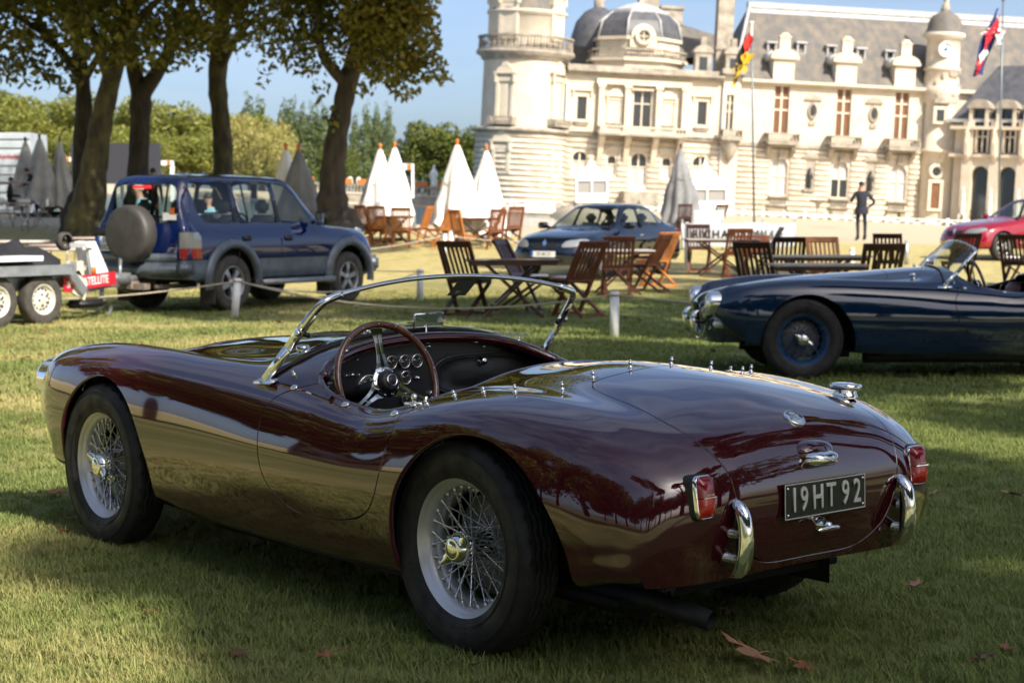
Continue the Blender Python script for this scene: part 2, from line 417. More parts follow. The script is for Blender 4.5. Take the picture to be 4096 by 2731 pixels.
BON_XY = [(1.52,0),(1.52,.25),(1.535,.35),(1.60,.405),(1.75,.42),(2.1,.405),(2.5,.37),(2.78,.32),(2.88,.26),(2.905,.15),(2.91,0)]
# ---------------------------------------------------------------- paints and car materials
MAROON = mat('maroon_paint', (0.040, 0.0045, 0.0085), rough=0.04, coat=1.0, spec=0.45)
BLUEP = mat('deep_blue_paint', (0.002, 0.015, 0.046), rough=0.06, coat=1.0, spec=0.35)
CHROME = mat('chrome', (0.86, 0.87, 0.88), rough=0.06, metal=1.0)
STEEL = mat('brushed_steel', (0.62, 0.63, 0.64), rough=0.28, metal=1.0, rvar=0.08, vscale=60)
SILVER = mat('silver_wheel_paint', (0.62, 0.63, 0.65), rough=0.36, metal=0.6, rvar=0.05, vscale=30)
BLUEW = mat('blue_wheel_paint', (0.012, 0.055, 0.15), rough=0.3, metal=0.2, coat=0.6)
ALU = mat('cast_alloy', (0.30, 0.29, 0.28), rough=0.55, metal=0.7, var=0.25, vscale=25)
RUBBER = mat('tyre_rubber', (0.017, 0.017, 0.018), rough=0.62, spec=0.4, var=0.4, vscale=14, bump=0.06, bscale=90, rvar=0.1)
BLACKT = mat('black_trim', (0.010, 0.010, 0.011), rough=0.5)
LEATHER = mat('black_leather', (0.011, 0.012, 0.014), rough=0.42, bump=0.12, bscale=220)
REDLEATHER = mat('oxblood_leather', (0.10, 0.008, 0.012), rough=0.42, bump=0.12, bscale=220)
UNDER = mat('underseal', (0.006, 0.006, 0.006), rough=0.9)
WOOD = mat('varnished_rim_wood', (0.13, 0.040, 0.012), rough=0.22, coat=0.8, col2=(0.05, 0.014, 0.005), vscale=30, stretch=(1, 1, 12))
PIPE = mat('exhaust_steel', (0.020, 0.023, 0.026), rough=0.55, metal=0.4, var=0.3, vscale=20)
RED = mat('red_lens', (0.36, 0.006, 0.007), rough=0.1, coat=0.6)
REDDK = mat('dark_red_lens', (0.20, 0.003, 0.008), rough=0.12, coat=0.6)
AMBER = mat('amber_lens', (0.55, 0.13, 0.01), rough=0.15, coat=0.4)
PLATEBK = mat('plate_black', (0.006, 0.007, 0.007), rough=0.35)
PLATEAL = mat('plate_aluminium', (0.60, 0.61, 0.61), rough=0.38, metal=0.6)
LAMPGL = mat('lamp_glass', (0.75, 0.77, 0.78), rough=0.08, metal=0.6, coat=1.0)
WHITEP = mat('white_print', (0.78, 0.78, 0.76), rough=0.5)
WSGLASS = glass_mat('windscreen_glass', tint=(0.80, 0.84, 0.82))
MIRROR = mat('mirror_glass', (0.75, 0.76, 0.78), rough=0.015, metal=1.0)
PAPER = mat('grey_permit_print', (0.10, 0.115, 0.11), rough=0.6)

def wheel_meshes(spokes=24, tread=True):
    """wire wheel about the y axis, +y outwards; radius 0.33"""
    m = {}
    # tyre with zigzag grooves and shoulder slits
    NS = 240; ys = [-.052, -.046, -.040, -.0335, -.031, -.0285, -.022, -.0125, -.010, -.0075, 0, .0075, .010, .0125, .022, .0285, .031, .0335, .040, .046, .052]
    prof = [(.212, -.060), (.222, -.066), (.240, -.073), (.262, -.077), (.285, -.0765), (.303, -.071), (.316, -.062), (.3225, -.056)]
    G = []
    for k in range(NS):
        a = 2*math.pi*k/NS; zz = .0028*(1 if (k//4) % 2 else -1); row = []
        slit = (k % 8 == 0); slit2 = (k % 4 == 2)
        for r, y in prof: row.append((r, y))
        for y in ys:
            r = .330-.0045*(abs(y)/.052)**2.4; yy = y+(zz if abs(y) < .036 else 0)
            if abs(abs(y)-.031) < .001 or abs(abs(y)-.010) < .001: r -= .006
            if slit and abs(y) > .034: r -= .006
            if slit2 and abs(y) < .030 and abs(abs(y)-.010) > .001: r -= .003
            row.append((r, yy))
        for r, y in prof[::-1]: row.append((r, -y))
        G.append([(r*math.cos(a), y, r*math.sin(a)) for r, y in row])
    b = MB(); b.grid(G, closed_u=True)
    for rr, yy in ((.2925, .0755), (.297, .0738), (.3015, .0718), (.236, .0722), (.241, .0738)):   # raised bands on the sidewall
        b.lathe([(rr-.0012, yy-.001), (rr, yy+.0014), (rr+.0012, yy-.001)], 96, axis='y')
    m['tyre'] = b.mesh('tyre', RUBBER)
    b = MB(); b.smooth = True
    prof = [(.205, .050), (.214, .060), (.2205, .0632), (.2225, .0600), (.2200, .0575), (.2095, .0540), (.2030, .0440), (.1985, .0400), (.1900, .0340), (.1850, .0220), (.1835, .0100),
            (.1790, .0040), (.1730, -.0040), (.1725, -.0380), (.1850, -.0460), (.203, -.052), (.2205, -.0632), (.2225, -.060)]
    b.lathe(prof, 72, axis='y'); m['rim'] = b.mesh('rim', SILVER)
    b = MB()
    b.lathe([(.0, .052), (.040, .052), (.044, .046), (.043, .02), (.047, -.02), (.060, -.055), (.064, -.066), (.060, -.075), (0, -.075)], 32, axis='y')
    for k in range(20):                                               # knurled flange
        a = 2*math.pi*k/20; b.box((.047*math.cos(a), .050, .047*math.sin(a)), (.007, .012, .007))
    m['hub'] = b.mesh('hub', CHROME)
    b = MB()
    b.lathe([(.048, .052), (.0485, .062), (.046, .072), (.038, .084), (.030, .0895), (.0285, .0885), (.025, .0915), (.012, .094), (0, .0945)], 36, axis='y')
    for s in (0, 1):                                                   # two ears
        E = []
        for t, w, h, y in ((.020, .024, .020, .070), (.045, .022, .019, .068), (.062, .017, .016, .071), (.074, .013, .012, .078), (.081, .007, .006, .084)):
            ring = []
            for k in range(12):
                a = 2*math.pi*k/12; ring.append((t*(1-2*s), y+math.sin(a)*h*.75, math.cos(a)*w))
            E.append(ring)
        b.grid(E, closed_v=True); b.f.append(tuple(range(b.n-12, b.n))); b.mi.append(0); b.sm.append(True)
    m['spinner'] = b.mesh('spinner', CHROME)
    b = MB(); b.lathe([(0, -.052), (.070, -.052), (.082, -.058), (.150, -.062), (.156, -.070), (.156, -.13), (0, -.13)], 48, axis='y'); m['brake_drum'] = b.mesh('brake_drum', ALU)
    def spoke(r1, y1, r0, y0, da):
        b = MB(); A = Vector((r1, y1, 0)); B = Vector((r0*math.cos(da), y0, r0*math.sin(da))); d = (B-A).normalized()
        b.tube([A-d*.004, A+d*.010, A+d*.0102, A+d*.020, A+d*.0205, B], [.0062, .0050, .0036, .0034, .0024, .0024], 6)
        b.ball(A+d*.002, (.0068, .0068, .0068), 8, 5)
        return b.mesh('spoke', STEEL)
    m['spokes'] = []
    for kind in ((.1845, .018, .040, .040, 1.25), (.1845, .018, .040, .040, -1.25), (.1725, -.012, .052, -.045, 1.3), (.1725, -.030, .052, -.055, -1.3)):
        m['spokes'].append(spoke(*kind))
    return m
def wheel(name, WM, parent, loc, side, turn, spin=0.0, steer=0.0, n=15, dress=None):
    """assemble one wheel as a part; side +1 has its face to +y"""
    w = empty(name, loc, math.pi*(side < 0)+steer); w.parent = parent
    ty = link('tyre', WM['tyre'], w); link('rim', WM['rim'], w); link('hub', WM['hub'], w)
    dr = link('brake_drum', WM['brake_drum'], w)
    sp = link('spinner', WM['spinner'], w); sp.rotation_euler = (0, spin, 0)
    for k in range(n):
        for q, me in enumerate(WM['spokes']):
            o = link('spoke', me, w); o.rotation_euler = (0, turn+2*math.pi*(k+(q % 2)*.5+(.25 if q > 1 else 0))/n, 0)
    return w

def build_roadster():
    S = car_surface(); Nn = surf_normals(S); nu, nv = S.shape[:2]
    V = np.vstack([S.reshape(-1, 3), (S[:, 1:]*[1, -1, 1]).reshape(-1, 3)]); N = np.vstack([Nn.reshape(-1, 3), (Nn[:, 1:]*[1, -1, 1]).reshape(-1, 3)])
    il = np.arange(nu*nv).reshape(nu, nv); ir = np.hstack([il[:, :1], nu*nv+np.arange(nu*(nv-1)).reshape(nu, nv-1)])
    def tri(I, flip):
        a, b, c, d = I[:-1, :-1].ravel(), I[1:, :-1].ravel(), I[1:, 1:].ravel(), I[:-1, 1:].ravel()
        t = np.vstack([np.stack([a, b, c], 1), np.stack([a, c, d], 1)])
        return t[:, ::-1] if flip else t
    T = np.vstack([tri(il, False), tri(ir, True)])
    # make sure the winding agrees with the normals
    g = np.cross(V[T[:, 1]]-V[T[:, 0]], V[T[:, 2]]-V[T[:, 0]]); bad = (g*N[T[:, 0]]).sum(1) < 0
    T[bad] = T[bad][:, ::-1]
    car = empty('roadster')
    def surf(x, y):
        k = np.argmin((V[:, 0]-x)**2+(V[:, 1]-y)**2+np.where(N[:, 2] > .15, 0, 9)); return Vector(V[k]), Vector(N[k])
    # ---- openings
    def lid_curve(uv):
        c = np.array(uv, float); c = spline(c, 6)
        P = []
        for u, v in c:
            i, j = int(min(u, nu-2)), int(min(v, nv-2)); fu, fv = u-i, v-j
            P.append(S[i, j]*(1-fu)*(1-fv)+S[i+1, j]*fu*(1-fv)+S[i, j+1]*(1-fu)*fv+S[i+1, j+1]*fu*fv)
        return np.array(P), c
    P3, c = lid_curve(LID_UV); lid3 = np.vstack([P3, (P3*[1, -1, 1])[-2:0:-1]])
    W = clip_tris(V, N, T, np.where((V[:, 0] > -.1) & (V[:, 0] < 1.3) & (V[:, 2] > .6), sd_poly(V[:, :2], COCKPIT), .5))
    W = clip_tris(*W, arch_phi(W[0], ARCH_R)); W = clip_tris(*W, arch_phi(W[0], ARCH_F))
    g = ((np.abs(W[0][:, 1])/.285)**2.6+(np.abs(W[0][:, 2]-.445)/.155)**2.6)**(1/2.6)-1           # grille mouth
    W = clip_tris(*W, np.where(W[0][:, 0] > 2.85, g*.15, .5))
    GAP = .0027
    # doors
    side = np.sign(W[0][:, 1]); ok = (np.abs(W[0][:, 1]) > .45)
    dd = np.where(ok, sd_poly(W[0][:, [0, 2]], DOOR), .5)
    inner = [clip_tris(*W, np.where(side > 0, -dd, -.5)-GAP), clip_tris(*W, np.where(side < 0, -dd, -.5)-GAP)]
    W = clip_tris(*W, dd-GAP)
    # boot lid: inside test on the surface grid, distance in space
    def lid_sd(X):
        d = dist_line(X[0], lid3)
        poly = np.vstack([c, [[4, -1], [113.7, -1]]])
        # nearest grid vertex gives u, v
        u = np.interp(np.arange(len(X[0])), [0, 1], [0, 0]); res = np.zeros(len(X[0]), bool)
        near = X[0][:, 0] < .0
        Q = np.abs(X[0][near]*[1, 1, 1]); Q = X[0][near].copy(); Q[:, 1] = np.abs(Q[:, 1])
        A = S[:130:1, :60].reshape(-1, 3); out = np.zeros(len(Q), bool); ii = np.arange(130*60)
        lidmask = in_poly(np.stack([ii//60, ii % 60], 1).astype(float), poly)
        for s in range(0, len(Q), 2000):
            D = ((Q[s:s+2000, None, :]-A[None])**2).sum(2); out[s:s+2000] = lidmask[D.argmin(1)]
        res[near] = out
        return np.where(res, -d, d)
    ls = lid_sd(W); lid = clip_tris(*W, -ls-GAP); W = clip_tris(*W, ls-GAP)
    bl = spline(np.array(BON_XY), 6); bon = np.vstack([bl, (bl*[1, -1])[-2:0:-1]])
    bs = np.where((W[0][:, 0] > 1.3) & (W[1][:, 2] > .3) & (W[0][:, 2] > .5), sd_poly(W[0][:, :2], bon), .5)
    bonnet = clip_tris(*W, -bs-GAP); W = clip_tris(*W, bs-GAP)
    link('body', panel_mesh('body', *W, MAROON, .018), car)
    for q in inner: link('door', panel_mesh('door', *q, MAROON, .014), car)
    blid = link('boot_lid', panel_mesh('boot_lid', *lid, MAROON, .014), car)
    link('bonnet', panel_mesh('bonnet', *bonnet, MAROON, .014), car)
    # ---- dark structure behind the gaps: inner wheel wells, floor, bulkheads
    b = MB()
    for A, y0 in ((ARCH_R, .40), (ARCH_F, .40)):
        for s in (1, -1):
            ring0, ring1 = [], []
            for k in range(25):
                a = math.pi*k/24; x = A['c']+(A['f'] if math.cos(a) > 0 else A['r'])*math.cos(a)*1.03; z = A['z']+A['b']*1.02*math.sin(a)
                ring0.append((x, s*y0, z)); ring1.append((x, s*.66, min(z, .70)))
            lo0 = [(p[0], s*y0, .16) for p in ring0]
            b.grid([ring1, ring0]); b.grid([ring0, lo0])
    b.box((1.0, 0, .215), (3.0, .98, .02)); b.box((1.05, 0, .30), (2.9, .74, .14))
    b.box((1.3, 0, .45), (.03, 1.2, .5)); b.box((.02, 0, .50), (.03, .78, .42)); b.box((-.63, 0, .42), (.03, .9, .22)); b.box((2.72, 0, .45), (.03, .74, .3))
    b.box((-.30, 0, .46), (.62, .76, .28))
    for s in (1, -1): b.box((.6, s*.655, .40), (.72, .02, .42))
    b.build('chassis', UNDER, car)
    # ---- cockpit rim, rolled dash lip
    rim = []; lip = []
    for x, y in COCKPIT:
        p, n = surf(x, y); k = np.argsort((V[:, 0]-x)**2+(V[:, 1]-y)**2+np.where(V[:, 2] > .6, 0, 9))[:4]
        w = 1/(1e-5+(V[k, 0]-x)**2+(V[k, 1]-y)**2); z = float((V[k, 2]*w).sum()/w.sum()); rim.append((x, y, z-.010))
    b = MB(); b.tube(rim, .0125, 8, closed=True); b.build('cockpit_rim', MAROON, car)
    fr = [p for p in rim if p[0] > .93]
    fr.sort(key=lambda p: p[1]); b = MB(); b.tube([(p[0]-.012, p[1], p[2]-.008) for p in fr], .021, 12); b.build('dash_lip', MAROON, car)
    # ---- dashboard
    dash = empty('dashboard'); dash.parent = car; X = 1.045
    top = [(y, surf(1.05, y)[0].z-.018) for y in np.linspace(-.60, .60, 25)]
    b = MB(); b.prism([(-.60, .50)]+[(.60, .50)]+top[::-1], X, X+.012, axis='x'); b.build('panel', LEATHER, dash)
    # glovebox recess: a padded oval frame with a hollow
    gb = MB(); cy, cz = -.262, .728
    ov = lambda k, rx, rz: (cy+rx*math.copysign(abs(math.cos(k))**.62, math.cos(k)), cz+rz*math.copysign(abs(math.sin(k))**.62, math.sin(k)))
    rings = []
    for rx, rz, x in ((.235, .082, X), (.232, .079, X-.009), (.224, .072, X-.009), (.220, .069, X+.002), (.15, .04, X-.010), (0.001, .001, X-.013)):
        rings.append([(x, *ov(2*math.pi*k/40, rx, rz)) for k in range(40)])
    gb.grid(rings, closed_v=True); gb.build('glovebox_lid', LEATHER, dash)
    b = MB(); b.lathe([(.0, -.030), (.011, -.030), (.0135, -.026), (.0135, -.012), (.019, -.008), (.019, 0)], 20, axis='x'); o = b.build('glovebox_knob', CHROME, dash); o.location = (X-.008, -.251, .775)
    def gauge(y, z, r, name='gauge', needle=.8, ticks=10, txt=None):
        g = MB()
        g.cm = 0; g.lathe([(r, .0), (r, -.010), (r*.93, -.013), (r*.86, -.010), (r*.85, -.004)], 28, axis='x')
        g.cm = 1; g.lathe([(r*.86, -.0045), (0.0005, -.0045)], 28, axis='x')
        g.cm = 2
        for k in range(ticks+1):
            a = math.radians(-130+260*k/ticks); q = (math.sin(a), math.cos(a))
            g.bar((-.006, -q[0]*r*.68, q[1]*r*.68), (-.006, -q[0]*r*.82, q[1]*r*.82), r*.05, .0008, up=(1, 0, 0))
        a = math.radians(-130+260*needle); g.bar((-.007, 0, 0), (-.007, -math.sin(a)*r*.66, math.cos(a)*r*.66), r*.05, .0008, up=(1, 0, 0))
        o = g.build(name, [CHROME, BLACKT, WHITEP], dash); o.location = (X, y, z)
        for t in (txt or []):
            body, ang, rad, sz = t; a = math.radians(ang)
            M = frame((-.0062, -math.sin(a)*r*rad, math.cos(a)*r*rad), (0, -1, 0), (0, 0, 1))
            text('gauge_figure', body, sz, .0003, WHITEP, dash, Matrix.Translation((X, y, z)) @ M)
        return o
    F = [('30', -75, .62, .014), ('35', -45, .62, .014), ('40', -12, .62, .014), ('45', 25, .60, .014), ('50', 55, .60, .014), ('RPM', 180, .32, .010)]
    gauge(.437, .722, .052, needle=.1, ticks=22, txt=[('25', 62, .6, .013), ('30', 25, .6, .013), ('35', -12, .6, .013), ('40', -48, .6, .013), ('45', -82, .6, .013), ('50', -112, .6, .013), ('RPM', 15, .2, .010)])
    gauge(.266, .702, .052, needle=.05, ticks=22, txt=[('80', 20, .6, .013), ('60', -30, .6, .013), ('100', 70, .6, .012)])
    for y, z, nd in ((.167, .792, .35), (.107, .792, .15), (.050, .792, .2), (.102, .733, .2)):
        gauge(y, z, .0255, needle=nd, txt=[('20', 60, .45, .007), ('80', -60, .45, .007)])
    gauge(.096, .652, .0265, needle=.5, name='switch_dial'); gauge(-.024, .659, .018, needle=.4)
    for y, z, r in ((.339, .756, .0105), (.366, .756, .006), (.312, .756, .006), (-.005, .842, .008), (.045, .727, .009), (.045, .60, .009), (.32, .81, .005), (-.27, .83, .005)):
        b = MB(); b.lathe([(0, -.014), (r*.6, -.014), (r*.7, -.006), (r, -.005), (r, 0)], 16, axis='x'); o = b.build('switch', CHROME, dash); o.location = (X, y, z)
    # ---- steering wheel
    sw = empty('steering_wheel'); sw.parent = car; sw.location = (.80, .364, .748); sw.rotation_euler = (0, R(-90+17), 0)
    # local frame: z axis points to the driver (rearwards)
    b = MB(); b.tube([(.205*math.cos(a), .205*math.sin(a), .012) for a in np.linspace(0, 2*math.pi, 64, endpoint=False)], .0125, 12, closed=True); b.build('rim', WOOD, sw)
    b = MB()
    for k in range(18):
        a = 2*math.pi*k/18; b.lathe([(0, .003), (.0025, .002), (.003, 0)], 8, c=(.205*math.cos(a), .205*math.sin(a), .0235))
    b.build('rim_rivet', STEEL, sw)
    for k in range(3):
        a = R(2)+2*math.pi*k/3+R(0); b = MB(); c_, s_ = math.cos(a), math.sin(a)
        def L2(r, w): return (r*c_-w*s_, r*s_+w*c_)
        for sg in (1, -1):
            pts = []
            for r, w0, w1 in ((.045, .009, .034), (.07, .007, .021), (.10, .0045, .0155), (.14, .004, .0145), (.165, .003, .017), (.172, .0, .019)):
                pts.append((L2(r, sg*w0), L2(r, sg*w1)))
            for q in range(len(pts)-1):
                (p0, p1), (p2, p3) = pts[q], pts[q+1]; z0 = .002+.010*min(1, q/5); z1 = .002+.010*min(1, (q+1)/5)
                P = [(*p0, z0), (*p1, z0), (*p3, z1), (*p2, z1)]; P += [(x, y, z-.0025) for x, y, z in P]
                b.add(P, [(0,1,2,3), (7,6,5,4), (0,4,5,1), (1,5,6,2), (2,6,7,3), (3,7,4,0)], False)
        p0, p1, p2, p3 = L2(.170, .019), L2(.170, -.019), L2(.196, -.030), L2(.196, .030)
        P = [(*p, .012) for p in (p0, p1, p2, p3)]; P += [(x, y, z-.0025) for x, y, z in P]
        b.add(P, [(0,1,2,3), (7,6,5,4), (0,4,5,1), (1,5,6,2), (2,6,7,3), (3,7,4,0)], False)
        b.build('spoke', CHROME, sw)
    b = MB(); b.lathe([(.030, .0), (.054, .0), (.056, .004), (.054, .007), (.030, .007)], 40)
    for k in range(9):
        a = 2*math.pi*k/9; b.lathe([(0, .0105), (.0035, .0095), (.004, .007)], 8, c=(.0475*math.cos(a), .0475*math.sin(a), 0))
    b.build('hub_ring', CHROME, sw)
    b = MB(); b.lathe([(.041, .006), (.040, .022), (.034, .034), (.024, .038), (.021, .036)], 36); b.build('boss', LEATHER, sw)
    b = MB(); b.cm = 0; b.lathe([(.0215, .036), (.0215, .042), (.019, .044), (.017, .041)], 28); b.cm = 1; b.lathe([(.017, .041), (.012, .044), (0, .045)], 28); b.build('horn_push', [CHROME, BLACKT], sw)
    b = MB(); b.tube([(0, 0, 0), (0, 0, -.08), (0, 0, -.0805), (0, 0, -.28)], [.020, .020, .027, .027], 16); b.build('column', BLACKT, sw)
    # ---- seats
    for s in (1, -1):
        st = empty('seat'); st.parent = car; st.location = (.43, s*.29, .25)
        b = MB(); G = []
        for i in range(13):
            t = i/12; zz = .10+t*.395; w = .215*(1-.25*max(0, t-.6)/.4); row = []
            for k in range(16):
                a = 2*math.pi*k/16; th = .055 if i not in (0, 12) else .02
                row.append((-.06-t*.10+th*math.cos(a)*(1-.3*abs(math.sin(a)))-.03*abs(math.sin(a))**3*0, w*math.copysign(abs(math.sin(a))**.6, math.sin(a)), zz))
            G.append(row)
        b.grid(G, closed_v=True); b.f.append(tuple(range(b.n-16, b.n))); b.mi.append(0); b.sm.append(True); b.build('backrest', LEATHER, st)
        b = MB(); b.box((.17, 0, .07), (.46, .44, .13)); b.build('cushion', LEATHER, st, bevel=.04, seg=3)
    # ---- windscreen
    ws = empty('windscreen'); ws.parent = car
    sx = lambda y, z: 1.26-.3*y*y-1.05*(z-.753)
    half = [(.640, .748), (.630, .80), (.617, .865), (.603, .937), (.590, .995), (.582, 1.018), (.568, 1.034), (.545, 1.043), (.50, 1.056), (.42, 1.072), (.313, 1.088), (.2, 1.0995), (.1, 1.105), (0, 1.107)]
    full = half+[(-y, z) for y, z in half[-2::-1]]
    loop = spline(np.array(full), 6)
    b = MB(); i0 = [i for i, (y, z) in enumerate(loop) if z > 1.0]
    b.tube([(sx(y, z), y, z) for y, z in loop[i0[0]:i0[-1]+1]], .0088, 10); b.build('top_frame', CHROME, ws)
    low = [(y, surf(min(1.16, 1.10+.045*(y/.6)**2), y)[0].z+.004) for y in np.linspace(.632, -.632, 41)]
    b = MB(); b.tube([(sx(y, z), y, z) for y, z in low], .0085, 8); b.build('base_seal', BLACKT, ws)
    # pane, ruled between the seal and the frame
    G = []
    for (y0, z0) in low:
        yt = y0*.90
        zt = float(np.interp(abs(yt), [0, .1, .2, .313, .42, .50, .545, .568], [1.107, 1.105, 1.0995, 1.088, 1.072, 1.056, 1.043, 1.034]))-.006
        G.append([(sx(y0+(yt-y0)*t, z0+(zt-z0)*t), y0+(yt-y0)*t, z0+(zt-z0)*t) for t in np.linspace(0, 1, 12)])
    b = MB(); b.grid(G); b.build('pane', WSGLASS, ws)
    for s in (1, -1):
        pts = [(sx(y, z), s*y, z) for y, z in (half[0], half[2], half[4])]
        b = MB()
        for p, q in zip(pts[:-1], pts[1:]):
            b.bar(p, q, .034, .012, up=(-.42, s*.88, .12))
        b.build('pillar', CHROME, ws, bevel=.002)
        b = MB(); b.tube([(sx(y, z), s*y, z) for y, z in spline(np.array(half[3:9]), 4)], .0135, 10); b.build('corner_cap', CHROME, ws)
        b = MB()
        M = frame((1.135, s*.640, .741), (1, 0, -.05), (0, 1, -.35*s)); b.box((0, 0, .004), (.115, .042, .012), M=M); b.build('foot', CHROME, ws, bevel=.004)
        b = MB()
        for t in (.12, .33, .62, .86):
            y, z = half[0][0]+(half[4][0]-half[0][0])*t, half[0][1]+(half[4][1]-half[0][1])*t
            b.ball((sx(y, z)-.002, s*(y+.008), z), (.005, .005, .005), 8, 5)
        b.build('pillar_screw', CHROME, ws)
        y, z = .606, .918; b = MB(); b.box((sx(y, z)-.010, s*(y+.010), z+.004), (.022, .02, .022)); b.build('clamp', CHROME, ws, bevel=.003)
        b = MB(); b.tube([(sx(y, z)-.005, s*(y-.012), z), (sx(y, z)-.02, s*(y-.034), z-.006)], .009, 10); b.build('wing_knob', BLACKT, ws)
    # permit sheet stuck behind the glass, two round stickers
    c4 = [(-.04, 1.092), (-.128, 1.088), (-.118, 1.030), (-.032, 1.032)]
    b = MB(); P = [(sx(y, z)-.004, y, z) for y, z in c4]; P2 = [(sx(y, z)-.0046, y, z) for y, z in c4]
    b.add(P+P2, [(0,1,2,3), (7,6,5,4), (0,4,5,1), (1,5,6,2), (2,6,7,3), (3,7,4,0)], False); sh = b.build('permit_sheet', PAPER, ws)
    text('year_print', '2016', .018, .0002, WHITEP, ws, frame((sx(-.078, 1.045)-.0052, -.078, 1.045), (0, -1, 0), (-1.05, 0, 1)))
    for y, z, rx, rz in ((-.600, .800, .021, .0165), (-.592, .778, .021, .0165)):
        b = MB(); b.prism([(rx*math.cos(a), rz*1.3*math.sin(a)) for a in np.linspace(0, 2*math.pi, 28, endpoint=False)], 0, .0008, M=frame((sx(y, z)-.006, y, z), (0, -1, 0), (-1.05, 0, 1)))
        b.build('round_sticker', WHITEP, ws)
    # ---- rear-view mirror and wipers
    mi = empty('rear_view_mirror'); mi.parent = car
    b = MB(); b.box((1.055, -.005, .882), (.022, .055, .008)); b.tube([(1.055, -.005, .882), (1.075, -.025, .92)], .0032, 8); b.build('stem', CHROME, mi)
    M = frame((1.08, -.037, .936), (.10, -1, 0), (-.12, 0, 1))
    b = MB(); b.box((0, 0, 0), (.152, .056, .010), M=M); b.build('case', CHROME, mi, bevel=.0035)
    b = MB(); b.box((0, 0, .0052), (.144, .048, .002), M=M); b.build('glass', MIRROR, mi)
    for y0, y1 in ((.17, -.06), (-.13, -.45)):
        w = empty('wiper'); w.parent = car
        p0, n0 = surf(1.19, y0); p1, n1 = surf(1.20, y1); p1 = Vector((sx(y1, p1.z+.035)+.014, y1, p1.z+.035))
        b = MB(); b.lathe([(.011, 0), (.011, .014), (.006, .022), (0, .023)], 14, c=p0); b.bar(p0+n0*.018, p0+(p1-p0)*.55+n0*.02, .011, .005); b.bar(p0+(p1-p0)*.5+n0*.02, p1, .005, .004); b.build('arm', CHROME, w)
        d = (p1-p0); b = MB(); b.bar(p1-d*.75+Vector((0, 0, .004)), p1+d*.22, .007, .010)
        for t in np.linspace(-.7, .2, 10): b.box(p1+d*t+Vector((-.004, 0, .005)), (.006, .008, .006))
        b.build('blade', STEEL, w)
    # ---- studs, catches
    def stud(p, n, h=.022):
        b = MB(); M = frame(p, n.orthogonal(), n.cross(n.orthogonal()))
        b.lathe([(.0075, 0), (.0078, .004), (.0035, .006), (.0033, h*.45), (.006, h*.5), (.0062, h*.68), (.0032, h*.74), (.0046, h*.84), (.0042, h*.95), (0, h)], 12, M=M); b.build('hood_stud', CHROME, car)
    for x, y in ((.203, .638), (.139, .58), (.03, .555), (-.088, .525), (-.165, .40), (-.15, .262), (-.135, .09), (-.135, -.09), (-.15, -.262), (-.165, -.40), (-.088, -.525), (.03, -.555), (1.04, .585), (.99, .40), (.99, -.40), (1.07, -.50)):
        p, n = surf(x, y); stud(p, n, .026 if x < 0 else .018)
    for x, y in ((.969, .632), (.648, .634), (.327, .672)):
        p, n = surf(x, y); b = MB(); M = frame(p+n*.001, Vector((1, 0, 0)), n.cross(Vector((1, 0, 0)))); b.lathe([(.017, 0), (.017, .003), (.012, .006), (.009, .004), (0, .003)], 20, M=M @ Matrix.Diagonal((1, .75, 1, 1))); b.build('door_fastener', CHROME, car)
    p, n = surf(.262, .640); b = MB(); b.lathe([(.012, 0), (.013, .004), (.006, .008), (.006, .018), (.0095, .022), (.0105, .030), (.006, .037), (0, .039)], 16, c=p); b.tube([p+Vector((.03, .012, .006)), p+Vector((-.03, -.008, .007))], .006, 8); b.build('door_catch', CHROME, car)
    for s in (1, -1):
        p, n = surf(1.33, s*.36); b = MB(); b.lathe([(.024, 0), (.025, .016), (.02, .021), (0, .022)], 20, c=p-Vector((0, 0, .003))); b.build('vent_cap', CHROME, car)
    # ---- tail lamps
    for s in (1, -1):
        tl = empty('tail_light'); tl.parent = car
        M = frame((-.795, s*.474, .560), (.12, -s*1.0, 0) if s > 0 else (-.12, -1.0, 0), (.14, 0, 1))   # z faces rearwards
        if s < 0: M = frame((-.795, -.474, .560), (-.10, -1, 0), (.14, 0, 1))
        else: M = frame((-.795, .474, .560), (.10, -1, 0), (.14, 0, 1))
        def sq(rx, ry, z, n=36, e=.42): return [tuple(M @ Vector((rx*math.copysign(abs(math.cos(2*math.pi*k/n))**e, math.cos(2*math.pi*k/n)), ry*math.copysign(abs(math.sin(2*math.pi*k/n))**e, math.sin(2*math.pi*k/n)), z))) for k in range(n)]
        b = MB(); b.grid([sq(.041, .064, -.04), sq(.041, .064, .016), sq(.039, .062, .019)], closed_v=True); b.build('gasket', BLACKT, tl)
        b = MB(); b.grid([sq(.0385, .061, .015), sq(.0385, .061, .024), sq(.037, .0595, .029), sq(.0345, .057, .031), sq(.0335, .056, .028)], closed_v=True); b.build('bezel', CHROME, tl)
        def half_lens(y0, y1, m, nm):
            b = MB(); G = []
            for yy in np.linspace(y0, y1, 7):
                G.append([tuple(M @ Vector((.0335*u, yy, .028+.022*(1-abs(u)**4)*(1-(abs(yy)/.058)**6)))) for u in np.linspace(-1, 1, 13)])
            b.grid(G); b.build(nm, m, tl)
        half_lens(-.0555, -.003, RED, 'lower_lens'); half_lens(-.001, .0555, REDDK, 'upper_lens')
        b = MB(); b.bar(M @ Vector((-.026, -.002, .0486)), M @ Vector((.026, -.002, .0486)), .003, .002, up=M.to_3x3() @ Vector((0, 0, 1))); b.build('lens_seam', CHROME, tl)
        text('lens_print', 'STOP LAMP', .0062, .0002, WHITEP, tl, M @ Matrix.Translation((0, .005, .0502)))
